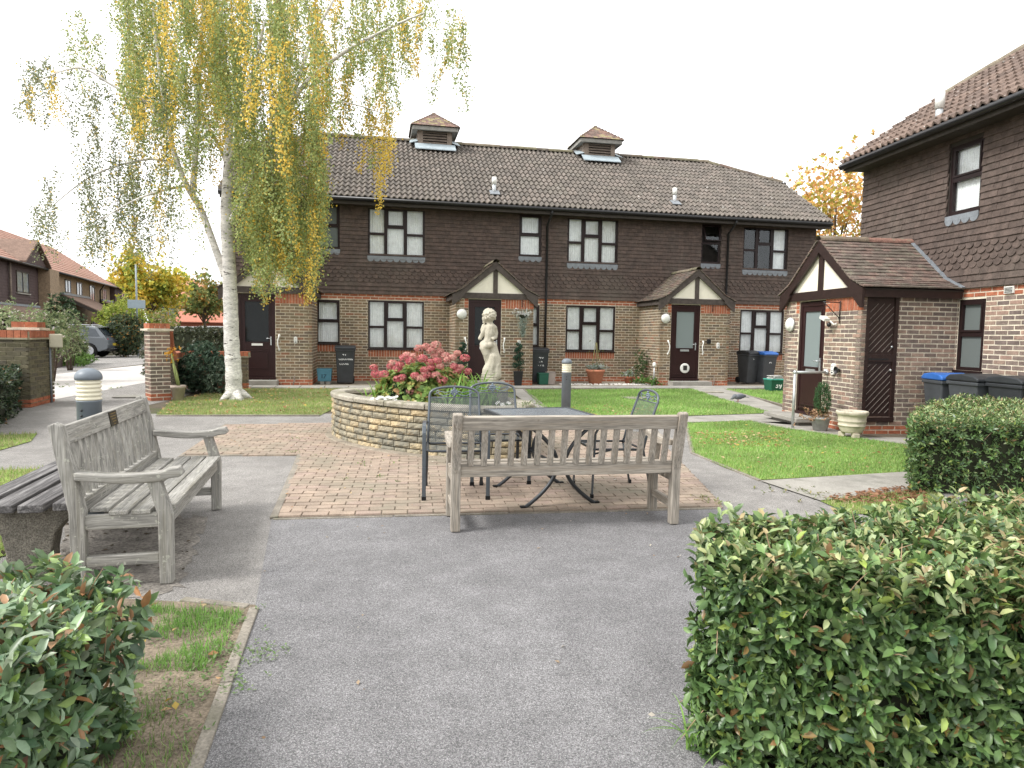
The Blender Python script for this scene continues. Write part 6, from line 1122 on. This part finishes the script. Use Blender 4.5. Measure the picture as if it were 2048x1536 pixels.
# inspection covers
for px, py, sx_, sy_, lab, mt_ in ((1275, 798, .62, .5, 'pale square inspection cover set in the middle lawn', m_cop), (262, 795, .6, .45, 'square drain cover in the gateway path', m_slab), (1425, 786, .5, .3, 'small stone slab in the middle lawn near the path', m_cop), (1040, 846, .5, .4, 'slab at the end of the narrow planter path', m_slab)):
    g = G(px, py); b = MB(); b.box((0, 0, 0), (sx_, sy_, .02)); o = tag(obj('inspection_cover', b, mt_, bev=.004), lab, 'cover', 'ground covers'); o.location = (g[0], g[1], .026); o.rotation_euler = (0, 0, .25)
# paving flags along the terrace
flags = tag(obj('terrace_paving', MB().add([tuple(tw_(-4.6, -2.75)[:2]) + (.006,), tuple(tw_(14.6, -2.75)[:2]) + (.006,), tuple(tw_(14.6, 0)[:2]) + (.006,), tuple(tw_(-4.6, 0)[:2]) + (.006,)], [(0, 1, 2, 3)]), m_sand), kind='structure'); sp = []
for i in range(31):
    for j in range(1):
        s = -4.4 + i * .61; c = tw_(s + .3, -2.42); sp.append(('slab', M4((c[0], c[1], .014 + random.uniform(-.003, .003)), rotz(TH + random.gauss(0, .004)), (.60, .62, .03)), random.choice([(.30, .29, .265), (.27, .262, .24), (.33, .315, .28)])))
pieces('paving_flag', flags, sp, mat('flag', attr=True, rough=.95, var=.15, vs=3, fine=(70, .15)))
# pigeon
g = G(1478, 805); r = empty('pigeon', (g[0], g[1], .016), math.radians(188), 'grey pigeon pecking on the concrete path to the right hand porch', 'bird'); m = MB(); m.ell((0, 0, .12), (.13, .065, .065), R=roty(.15), n=14); m.ell((.10, 0, .125), (.06, .05, .055), n=12); m.ell((.145, 0, .10), (.035, .03, .045), n=10); m.ell((.175, 0, .075), (.03, .024, .026), n=10); m.beam((-.08, 0, .12), (-.24, 0, .10), .07, .018, w2=.05, h2=.01); o = obj('body', m, mat('pigeon_grey', (.16, .17, .19), .8, var=.25, vs=25, local=True), r); rm = o.modifiers.new('remesh', 'REMESH'); rm.mode = 'VOXEL'; rm.voxel_size = .009; rm.use_smooth_shade = True
m = MB(); m.beam((.195, 0, .068), (.222, 0, .055), .009, .009, w2=.003, h2=.003); obj('beak', m, m_black, r)
for s in (-1, 1): m = MB(); m.tube([(.02, s * .025, .08), (.03, s * .025, .01), (.055, s * .025, .004)], .006, 5); obj('leg', m, mat('pink_leg', (.4, .12, .1), .7) if 'pink_leg' not in bpy.data.materials else bpy.data.materials['pink_leg'], r); m = MB(); m.ell((-.03, s * .052, .125), (.11, .018, .045), R=roty(.15), n=10); obj('wing', m, mat('wing_grey', (.11, .12, .135), .8, var=.25, vs=30) if 'wing_grey' not in bpy.data.materials else bpy.data.materials['wing_grey'], r)

# ------------------------------------------------------------------ gateway walls, fence
m_oldmort = mat('old_mortar', (.30, .27, .19), .95, var=.25, vs=6)
def gwall(name, label, segs, h, cap=.14, thick=.22, ch=.078, bl=.235, pal=None, group=None):
    """segs: polyline of ground points; bricks on the side facing the camera"""
    pal = pal or [(.16, .125, .085), (.14, .11, .08), (.18, .14, .095), (.12, .10, .08), (.155, .13, .085)]
    o0 = np.array(segs[0][:2]); r = empty(name, (o0[0], o0[1], 0), 0, label, 'garden wall', group); mo = MB(); sp = []; cp = []
    for a, b in zip(segs, segs[1:]):
        a, b = np.array(a[:2]) - o0, np.array(b[:2]) - o0; L_ = np.linalg.norm(b - a); an = math.atan2(b[1] - a[1], b[0] - a[0]); nn = np.array([math.sin(an), -math.cos(an)])
        if nn @ (-(a + o0)) < 0: a, b = b, a; an += PI
        fr = (a[0], a[1], an); panels(mo, fr, .05, L_ - .05, 0, h, [], .012, thick)
        bricks(sp, fr, 0, L_, 0, h, [], ch, bl, lambda x, z: random.choice(RED) if z < .15 else random.choice(pal)); n = max(1, round(L_ / .11)); R = rotz(an)
        for i in range(n): cp.append(('box', M4(T(fr, ((i + .5) * L_ / n, thick / 2, h + cap / 2 + .012)), R, (L_ / n - .01, thick + .07, cap - .02)), random.choice(RED)))
        mo.box(T(fr, (L_ / 2, thick / 2, h + cap / 2)), (L_, thick + .03, cap - .03), rz=an); mo.box(T(fr, (L_ / 2, thick / 2, h + .005)), (L_, thick + .1, .03), rz=an)
    w_ = obj('wall', mo, m_oldmort, r); pieces('brick', w_, sp, m_brick, 300, r, 'brickwork'); pieces('coping_brick', w_, cp, m_brick, 80, r, 'coping_course'); return r
def pier(name, label, p, an, w_, h, cap=True):
    r = empty(name, (p[0], p[1], 0), an, label, 'pier', 'brick gate piers'); mo = MB(); mo.b2(-w_ / 2 + .01, w_ / 2 - .01, -w_ / 2 + .01, w_ / 2 - .01, 0, h); sp = []; pal = [(.20, .145, .115), (.16, .125, .10), (.22, .155, .125), (.14, .115, .095), (.24, .16, .125)]
    for k in range(4):
        c, s = math.cos(k * PI / 2), math.sin(k * PI / 2); fr = ((-w_ / 2 + .01) * c - (-w_ / 2 + .01) * s, (-w_ / 2 + .01) * s + (-w_ / 2 + .01) * c, k * PI / 2); bricks(sp, fr, -.012, w_ - .02, 0, h - .1, [], .078, .235, lambda x, z: random.choice(RED) if z < .15 else random.choice(pal), k % 2)
    mo.b2(-w_ / 2 - .05, w_ / 2 + .05, -w_ / 2 - .05, w_ / 2 + .05, h - .10, h - .06); o = obj('shaft', mo, m_mortar, r); pieces('brick', o, sp, m_brick, 200, r, 'brickwork'); cp = []
    for i in range(4):
        for j in range(2): cp.append(('box', M4((-w_ / 2 + (i + .5) * w_ / 4, -w_ / 4 + j * w_ / 2, h), None, (w_ / 4 - .008, w_ / 2 - .008, .10)), random.choice(RED)))
    pieces('cap_brick', o, cp, m_brick); return r
pr = (G(303, 803) + G(342, 801)) / 2; ang = math.atan2(G(342, 801)[1] - G(303, 803)[1], G(342, 801)[0] - G(303, 803)[0]); pcn = pr + np.array([-math.sin(ang), math.cos(ang), 0]) * .19
pier('gate_pier', 'square brick gate pier right of the pale road', pcn, ang, .39, 1.52)
gwall('garden_wall', 'low brick wall with red coping behind the dark shrub', [(-7.22, 14.2), (-7.98, 16.5), (-6.55, 16.75)], .80, .13)
b = MB(); b.extr([(-.11, 0, .9), (-.11, .0, 1.45), (-.11, .1, 1.2), (-.11, .28, .98), (-.11, .5, .92), (-.11, .5, .8), (-.11, 0, .8)], (.24, 0, 0)); o = tag(obj('ramped_coping', b, m_brick), 'curved red brick ramp joining pier and low wall', 'coping'); me = o.data; 
for e_ in me.attributes['Col'].data: e_.color = (.34, .115, .065, 1)
o.location = (-7.22 + .02, 14.05, 0); o.rotation_euler = (0, 0, math.atan2(2.3, -.76) - PI / 2)
c0, c1 = G(62, 816), G(110, 803); gwall('garden_wall', 'tall mossy brick garden wall at the left edge', [(c0[0] - 4.5, c0[1] - .9), c0, c1], 1.24, .15, pal=[(.125, .115, .07), (.11, .10, .065), (.14, .125, .08), (.10, .09, .065)])
pier('gate_pier', 'brick pier with red cap ending the mossy left wall', ((c0 + c1) / 2 + np.array([-.30, .10, 0])), math.atan2(c1[1] - c0[1], c1[0] - c0[0]), .42, 1.50)
q = at(113, 690, 13.1); b = MB(); b.box((0, 0, 0), (.22, .16, .26)); o = tag(obj('meter_cabinet', b, mat('cream_box', (.50, .47, .36), .6, var=.1), bev=.02), 'cream electric box fixed to the left wall end', 'electric box'); o.location = (q[0] + .03, q[1] - .06, 1.20); o.rotation_euler = (0, 0, .6)
b = MB(); b.tube([(q[0] - .06, q[1] - .10, 1.1), (q[0] - .06, q[1] - .10, 0)], .018, 6); tag(obj('cable_pipe', b, m_lead), 'grey cable pipe running down the left wall end', 'pipe')
fa, fb_ = G(108, 737), G(157, 727); r = empty('fence', (fa[0], fa[1], 0), math.atan2(fb_[1] - fa[1], fb_[0] - fa[0]), 'dark close boarded fence panel beside the grey car', 'fence'); Lf = np.linalg.norm(fb_ - fa); m_fence = mat('dark_fence_board', (.085, .06, .052), .9, var=.25, vs=5, stretch=(8, 8, 1)); nb = 22
for i in range(nb): b = MB(); b.box((0, 0, .72), (Lf / nb - .012, .022, 1.44)); o = obj('board', b, m_fence, r); o.location = ((i + .5) * Lf / nb, random.uniform(-.006, .006), random.uniform(-.01, .01))
b = MB(); b.box((Lf, 0, .95), (.11, .11, 1.9)); obj('post', b, m_fence, r, bev=.008)
# ------------------------------------------------------------------ plants by the gateway
q = at(408, 780, 15.5); blob('evergreen_shrub', (q[0], q[1], .55), (.62, .5, .62), 900, .075, 'dark blue green shrub in front of the low brick wall', [(.045, .085, .055), (.065, .11, .07), (.09, .14, .085), (.035, .06, .04)], stems=9); q = at(438, 775, 15.2); blob('evergreen_shrub', (q[0], q[1], .35), (.40, .35, .40), 380, .05, 'grey green low shrub between the wall shrub and birch trunk', [(.09, .13, .09), (.12, .16, .11), (.07, .10, .07)], stems=6)
g = G(357, 803); r = empty('potted_plant', (g[0], g[1], 0), 0, 'pale clay pot with leaning stems and an orange flower by the pier', 'potted plant'); pot((0, 0, 0), .135, .33, mat('pale_clay', (.36, .30, .25), .9, var=.2, vs=8), r); b = MB(); b.tube([(0, 0, .3), (-.06, 0, .6), (-.12, 0, .98)], [.028, .025, .018], 7); b.tube([(.02, 0, .3), (-.02, 0, .55), (-.09, .02, .78)], [.025, .02, .012], 7); obj('stem', b, mat('fleshy_stem', (.22, .26, .09), .6), r); tuft(r, (-.11, 0, .98), (.14, .1, .16), 22, .05, [(.60, .32, .04), (.55, .26, .04)], 5, .6)
RO_ = [(.20, .26, .12), (.27, .31, .15), (.15, .20, .10), (.65, .58, .54), (.34, .34, .2)]; RQ = [.32, .28, .24, .04, .12]
for px, py, Y, rx, rz_, lab in ((35, 672, 17, .8, .7, 'leggy rose bush behind the left garden wall'), (100, 668, 18, .6, .75, 'rose bush rising behind the capped brick pier'), (138, 668, 23, .55, .75, 'pale leaved bush at the fence top'), (160, 715, 27.5, .32, .55, 'straggling bush in front of the grey car'), (-20, 655, 19, .9, .8, 'rose bush at the left edge beyond the wall')):
    q = at(px, py, Y); blob('rose_bush', (q[0], q[1], max(q[2], .6)), (rx, rx * .8, rz_), 520, .085, lab, RO_, RQ, k=4, lump=.5, stems=9)
q = at(252, 690, 35); blob('round_bush', (q[0], q[1], 1.15), (1.0, 1.0, 1.1), 1500, .12, 'rounded dark bush at the foot of the road sign', [(.055, .08, .045), (.08, .11, .06), (.11, .14, .06), (.40, .2, .05)], [.4, .32, .22, .06], lump=.15); q = at(245, 645, 38); blob('golden_bush', (q[0], q[1], 2.0), (1.3, 1.2, 1.0), 900, .14, 'lime green golden bush behind the rounded dark bush', [(.30, .36, .06), (.38, .42, .08), (.22, .30, .06)], lump=.4); q = at(310, 668, 40); blob('golden_bush', (q[0], q[1], 1.5), (1.5, 1.2, 1.2), 700, .14, 'green shrub mass behind the right gate pier', [(.16, .22, .06), (.22, .28, .08), (.34, .26, .06)], lump=.4)
q = at(122, 625, 36.5); blob('climbing_rose', (q[0], q[1], 1.8), (1.0, .7, 1.3), 800, .13, 'dark climbing rose with pale flowers on the far brick house', [(.05, .09, .045), (.075, .12, .055), (.62, .56, .45)], [.52, .43, .05], lump=.4)
q = at(130, 738, 25.5); blob('low_weeds', (q[0], q[1], .15), (.9, .4, .28), 260, .10, 'green weeds along the foot of the dark fence', [(.14, .25, .06), (.18, .30, .08)], stems=0, cat='plants'); q = at(160, 728, 27); blob('low_weeds', (q[0], q[1], .18), (.7, .35, .3), 200, .10, 'green weeds below the fence post', [(.14, .25, .06), (.18, .30, .08)], stems=0, cat='plants')
# ------------------------------------------------------------------ road sign
g = G(276, 712); r = empty('road_sign', (g[0], g[1], 0), .35, 'grey pole with a blue grey sign seen from its back', 'road sign'); b = MB(); b.tube([(0, 0, 0), (0, 0, 1.3)], .06, 10); b.tube([(0, 0, 1.3), (0, 0, 4.9)], .045, 10); obj('pole', b, mat('galvanised_pole', (.26, .30, .33), .5, var=.1), r); b = MB(); b.b2(-.42, .42, -.1, -.085, 2.55, 3.0); obj('sign_plate', b, mat('sign_back', (.30, .37, .41), .5, var=.06), r, bev=.004); b = MB(); b.b2(-.40, .40, -.085, -.05, 2.65, 2.70); b.b2(-.40, .40, -.085, -.05, 2.85, 2.90); obj('bracket', b, m_lead, r)
# ------------------------------------------------------------------ parked cars
m_cglass = mat('car_glass', (.03, .04, .05), .1, spec=.7); m_tyre = mat('tyre', (.012, .012, .012), .85); m_alloy = mat('alloy', (.45, .46, .48), .3, metal=.7); m_red = mat('tail_lamp', (.45, .02, .03), .25, spec=.6); m_chrome = mat('chrome', (.6, .62, .64), .2, metal=.8)
def car(loc, rz, paint, label, roofc=None):
    """x forward, z up"""
    r = empty('parked_car', loc, rz, label, 'car', 'parked cars along the road'); hw = .90
    lower = [(-2.08, .42), (-2.14, .62), (-2.12, .86), (-2.02, 1.0), (-1.2, 1.03), (1.0, .99), (1.75, .90), (2.05, .76), (2.12, .52), (2.05, .28), (1.72, .26)] + [(1.28 + .37 * math.cos(t), .34 + .37 * math.sin(t)) for t in np.linspace(0, PI, 9)] + [(.85, .26), (-.85, .26)] + [(-1.28 + .37 * math.cos(t), .34 + .37 * math.sin(t)) for t in np.linspace(0, PI, 9)] + [(-1.7, .3)]
    b = MB(); b.extr([(x, -hw, z) for x, z in lower], (0, 2 * hw, 0)); obj('body', b, paint, r, bev=.05)
    gh = [(-2.02, .99), (-1.90, 1.12), (-1.62, 1.46), (-1.2, 1.55), (-.3, 1.58), (.35, 1.50), (1.1, 1.0)]
    b = MB(); n = len(gh); V = []
    for s in (-1, 1):
        for x, z in gh: V.append((x, s * (hw - .06 - .30 * max(0, z - 1.0) / .58 * .8), z))
    b.add(V, [tuple(range(n)), tuple(range(n, 2 * n))[::-1]] + [(i, n + i, n + (i + 1) % n, (i + 1) % n) for i in range(n)]); obj('cabin', b, paint, r, bev=.03)
    for s in (-1, 1):
        for k, poly in enumerate(([(-1.75, 1.06), (-1.52, 1.40), (-1.1, 1.48), (-.95, 1.48), (-.95, 1.05)], [(-.88, 1.05), (-.88, 1.48), (-.25, 1.50), (-.02, 1.47), (-.02, 1.04)], [(.05, 1.04), (.05, 1.46), (.3, 1.42), (.86, 1.05)])):
            b = MB(); Y_ = lambda z: s * (hw - .045 - .30 * max(0, z - 1.0) / .58 * .8); P = [(x, Y_(z), z) for x, z in poly]; b.extr(P if s > 0 else P[::-1], (0, -s * .02, 0)); obj('side_window', b, m_cglass, r)
        b = MB(); b.ell((-2.0, s * .70, .88), (.10, .19, .085), n=12); b.ell((-1.88, s * .82, .90), (.15, .07, .07), n=10); obj('tail_light', b, m_red, r); b = MB(); b.ell((2.0, s * .66, .74), (.10, .2, .07), n=12); obj('headlight', b, m_white, r)
        for x in (-1.28, 1.28):
            b = MB(); b.lathe([(.2, -.1), (.335, -.11), (.345, -.05), (.345, .05), (.335, .11), (.2, .1)], 24); w_ = obj('wheel', b, m_tyre, r); w_.location = (x, s * .80, .345); w_.rotation_euler = (PI / 2, 0, 0); q = MB(); q.lathe([(.21, -.06), (.225, -.115), (.2, -.115)] if s > 0 else [(.21, .06), (.225, .115), (.2, .115)], 20)
            for j in range(5): t = j * 2 * PI / 5; q.beam((0, 0, -s * .11), (.215 * math.cos(t), .215 * math.sin(t), -s * .11), .05, .02, up=(0, 0, 1))
            obj('rim', q, m_alloy, w_)
    b = MB(); b.box((-1.83, 0, 1.27), (.02, 1.22, .42), R=roty(.68)); obj('rear_window', b, m_cglass, r); b = MB(); b.box((-1.66, 0, 1.52), (.36, 1.2, .035), R=roty(-.05)); obj('spoiler', b, paint, r, bev=.01); b = MB(); b.box((-2.15, 0, .66), (.02, .52, .12)); obj('number_plate', b, mat('yellow_plate', (.55, .42, .05), .5) if 'yellow_plate' not in bpy.data.materials else bpy.data.materials['yellow_plate'], r)
    b = MB(); b.box((-2.10, 0, .40), (.12, 1.6, .16)); obj('bumper', b, m_black, r, bev=.03); b = MB(); b.box((-2.17, 0, .44), (.02, 1.3, .03)); obj('bumper_trim', b, m_chrome, r)
    for s in (-1, 1): b = MB(); b.tube([(-1.4, s * .58, 1.57), (-1.2, s * .58, 1.61), (.0, s * .58, 1.61), (.2, s * .58, 1.56)], .018, 6); obj('roof_rail', b, m_chrome, r)
    return r
def paint(n, c): return mat(n, c, .25, var=.04, vs=2, spec=.6, metal=.2)
wv = G(178, 716); a = math.radians(192); off = rotz(a) @ np.array([-1.28, .90, 0]); p = wv - off; car((p[0], p[1], .01), a, paint('grey_car_paint', (.13, .145, .16)), 'grey hatchback with red tail lights parked beyond the fence')
q = at(330, 716, 38); car((q[0] + .9, q[1], .01), math.radians(196), paint('white_car_paint', (.62, .62, .62)), 'white car mostly hidden behind the right gate pier'); q = at(462, 690, 34); car((q[0] + .3, q[1], .01), math.radians(20), paint('navy_car_paint', (.02, .035, .06)), 'dark blue car seen over the low wall beside the birch'); q = at(395, 688, 48); car((q[0], q[1], .01), math.radians(10), paint('pale_blue_car_paint', (.3, .36, .42)), 'pale blue car far behind the clipped hedge')
# ------------------------------------------------------------------ the terrace across the road
LO = np.array([-26.5, 35., 0]); la = math.atan2(.95, -.315); m_bb = mat('brown_weatherboard', (.075, .05, .048), .8, var=.15, vs=4); m_yb = mat('buff_far_brick', (.27, .20, .135), .9, var=.2, vs=6, fine=(20, .18)); m_pt2 = mat('pinkish_far_tile', (.36, .21, .16), .9, var=.2, vs=3, fine=(14, .15)); m_bt2 = mat('brown_far_tile', (.20, .135, .105), .9, var=.2, vs=3, fine=(14, .15))
far = empty('far_terraced_house', tuple(LO), la, 'buff brick terrace across the road with a lean to roof', 'house', 'houses across the road'); near = empty('weatherboarded_house', tuple(LO), la, 'brown weatherboarded house front at the left edge across the road', 'house', 'houses across the road'); tip = empty('weatherboarded_house', tuple(LO), la, 'small brown boarded gable at the far end of the buff brick terrace', 'house', 'houses across the road')
def fwin(root, x0, x1, z0, z1, y=0.):
    b = MB(); e = .07; b.b2(x0, x1, y - .04, y + .02, z0, z0 + e); b.b2(x0, x1, y - .04, y + .02, z1 - e, z1); 
    for x in (x0, (x0 + x1) / 2 - e / 2, x1 - e): b.b2(x, x + e, y - .039, y + .02, z0 + e, z1 - e)
    f = obj('window', b, m_upvc, root); s = MB(); s.b2(x0 - .05, x1 + .05, y - .1, y, z0 - .06, z0); obj('sill', s, m_concrete, f)
    for a, c in ((x0 + e, (x0 + x1) / 2 - e / 2), ((x0 + x1) / 2 + e / 2, x1 - e)): g = MB(); g.b2(a, c, y - .015, y - .005, z0 + e, z1 - e); obj('pane', g, mat('far_pane', (.22, .25, .29), .08, spec=.8) if 'far_pane' not in bpy.data.materials else bpy.data.materials['far_pane'], f)
def froof(root, x0, x1, ye, ze, yr, zr, m, n=14, name='roof'):
    """tiled slope in stepped courses"""
    for nm, s in ((name, 1), ('rear_roof', -1)):
        b = MB()
        for i in range(n):
            a, c = i / n, (i + 1) / n; y0, y1 = ye + (yr - ye) * a, ye + (yr - ye) * c; z0, z1 = ze + (zr - ze) * a, ze + (zr - ze) * c
            if s < 0: y0, y1 = 2 * yr - y0, 2 * yr - y1
            P = [(x0, y0, z0 + .06), (x1, y0, z0 + .06), (x1, y1, z1 + .02), (x0, y1, z1 + .02)]; b.extr(P if s > 0 else P[::-1], (0, 0, -.08))
        obj(nm, b, m, root)
b = MB(); b.b2(6.0, 22.9, 0, 8, 0, 5.05); b.b2(5.85, 7.6, -.6, 0, 0, 4.95); obj('wall', b, m_yb, far); b = MB(); b.b2(5.8, 7.65, -.64, -.6, 2.3, 2.75); obj('red_band', b, mat('red_band', (.4, .13, .07), .9), far); froof(far, 5.5, 22.9, -.45, 4.95, 4, 7.9, m_pt2)
for x0, x1, z0, z1 in ((7.7, 9.0, 3.45, 4.55), (10.9, 12.15, 3.8, 4.7), (13.5, 14.8, 3.75, 4.68), (16.8, 18.1, 3.5, 4.7), (20.6, 21.6, 3.6, 4.6), (9., 10.2, 1., 2.2), (17, 18.2, .2, 2.3)): fwin(far, x0, x1, z0, z1)
for xa, xb in ((9.8, 16.2), (19.6, 23.0)):
    b = MB(); b.extr([(xa, 0, 3.62), (xb, 0, 3.62), (xb, -2.6, 2.32), (xa, -2.6, 2.32)][::-1], (0, 0, .1)); lr = obj('lean_to_roof', b, m_bt2, far); b = MB(); b.b2(xa, xb, -.25, -.02, 3.62, 3.76); obj('lead_flashing', b, m_lead, lr); b = MB(); b.beam((xa - .03, 0, 3.55), (xa - .03, -2.65, 2.23), .05, .2); b.b2(xa, xb, -2.65, -2.6, 2.2, 2.36); obj('lean_to_fascia', b, m_fascia, far); b = MB(); b.b2(xa + .4, xa + 1.8, -2.2, -1.9, 0, 2.3); b.b2(xb - 1.4, xb - .2, -2.2, -1.9, 0, 2.3); obj('lean_to_wall', b, m_yb, far)
for x in (7.75, 19.2): pipe('downpipe', far, [(x, -.5, 4.9), (x, -.15, 4.4), (x, -.12, .1)], .06, m_black, 6)
pipe('gutter', far, [(5.5, -.5, 4.9), (22.9, -.5, 4.9)], .07, m_black, 6)
def boarded(root, x0, x1, y, z0, z1):
    n = int((z1 - z0) / .16)
    for i in range(n): b = MB(); b.box(((x0 + x1) / 2, y - .015, z0 + (i + .5) * .16), (x1 - x0, .025, .165), R=rotx(-.1)); obj('weatherboard', b, m_bb, root)
b = MB(); b.b2(-8, 5.7, .02, 8, 0, 5.0); obj('wall', b, m_bb, near); boarded(near, -8, 5.7, 0, 2.5, 4.95); froof(near, -8.3, 6.3, -.45, 4.95, 4, 7.6, m_pt2); fwin(near, 2.3, 4.15, 3.35, 4.55, -.02); fwin(near, -2.5, -.8, 3.35, 4.55, -.02); fwin(near, 3, 4.4, .9, 2.1, -.02)
b = MB(); b.extr([(2.0, -.5, 5.0), (5.6, -.5, 5.0), (3.8, -.5, 6.2)], (0, .1, 0)); obj('dormer_gable', b, m_bb, near); b = MB()
for s in (-1, 1): P = [(3.8, -.7, 6.3), (3.8, 2.2, 6.3), (3.8 + s * 2.1, 1.0, 4.95), (3.8 + s * 2.1, -.7, 4.95)]; b.extr(P if s < 0 else P[::-1], (0, 0, .1))
obj('dormer_roof', b, m_bt2, near); b = MB(); b.extr([(-1.5, 0, 2.6), (5.4, 0, 2.6), (6.2, -1.5, 1.7), (-1.5, -1.5, 1.7)][::-1], (0, 0, .1)); obj('lean_to_roof', b, m_bt2, near); b = MB(); b.b2(-1.5, 5.4, -.2, -.02, 2.6, 2.72); obj('lead_flashing', b, m_lead, near); pipe('downpipe', near, [(1.2, -.12, 4.9), (1.2, -.12, 2.6)], .06, m_cupwood, 6); pipe('gutter', near, [(-8.3, -.5, 4.92), (6.0, -.5, 4.92)], .07, m_black, 6)
b = MB(); b.extr([(1.5, .5, 6.45), (3.2, .5, 6.45), (3.2, 1.6, 7.2), (1.5, 1.6, 7.2)], (0, 0, .05)); obj('skylight', b, m_lead, near) if False else None
b = MB(); b.b2(23.0, 28.3, -.3, 7.5, 0, 4.95); obj('wall', b, m_bb, tip); boarded(tip, 23.0, 28.3, -.32, 2.6, 4.9); froof(tip, 22.95, 28.6, -.75, 4.85, 3.6, 6.6, m_bt2); fwin(tip, 25.3, 26.8, 3.6, 4.6, -.34); b = MB(); b.extr([(24., -.8, 4.9), (28., -.8, 4.9), (26., -.8, 6.1)], (0, .1, 0)); obj('gable', b, m_bb, tip)
# far houses at the end of the road
q = at(378, 640, 78); fh = empty('distant_house', (q[0], q[1], 0), .5, 'distant house with an orange tiled hipped roof beyond the maple', 'house', 'houses across the road'); b = MB(); b.b2(-4, 4, 0, 7, 0, 4.6); obj('wall', b, mat('pale_far_wall', (.52, .42, .30), .9, var=.08), fh); b = MB(); b.add([(-4.5, -.4, 4.5), (4.5, -.4, 4.5), (4.5, 7.4, 4.5), (-4.5, 7.4, 4.5), (-.8, 3.5, 7.6), (.8, 3.5, 7.6)], [(0, 1, 5, 4), (1, 2, 5), (2, 3, 4, 5), (3, 0, 4), (3, 2, 1, 0)]); obj('roof', b, mat('orange_far_tile', (.50, .24, .16), .9, var=.12, vs=2), fh); fwin(fh, -2.8, -1.4, 2.9, 4.0); fwin(fh, 1.4, 2.8, 2.9, 4.0)
q = at(432, 660, 70); fh = empty('distant_bungalow', (q[0], q[1], 0), .2, 'distant bungalow with red tiles and white window frames', 'house', 'houses across the road'); b = MB(); b.b2(-3.5, 3.5, 0, 6, 0, 2.3); obj('wall', b, mat('red_far_wall', (.40, .15, .10), .9, var=.1), fh); b = MB(); b.extr([(-3.9, -.5, 2.2), (3.9, -.5, 2.2), (3.9, 1.5, 3.3), (-3.9, 1.5, 3.3)], (0, 0, .08)); obj('roof', b, mat('red_far_tile', (.42, .17, .12), .9, var=.12), fh); b = MB(); b.b2(-1.6, 1.6, -.06, 0, .8, 1.9); w_ = obj('window', b, m_white, fh)
for x in (-1.0, 0, 1.0): b = MB(); b.b2(x - .4, x + .4, -.08, -.06, .95, 1.75); obj('pane', b, bpy.data.materials['far_pane'], w_)
# long grass arching out of the big hedge foot
clump('wild_grass', 1415, 1480, 2.25, 26, .40, .008, 'long grass blades arching from the big hedge onto the tarmac', [(.16, .30, .06), (.22, .38, .09)], .04, .01, .55, (.5, .9))
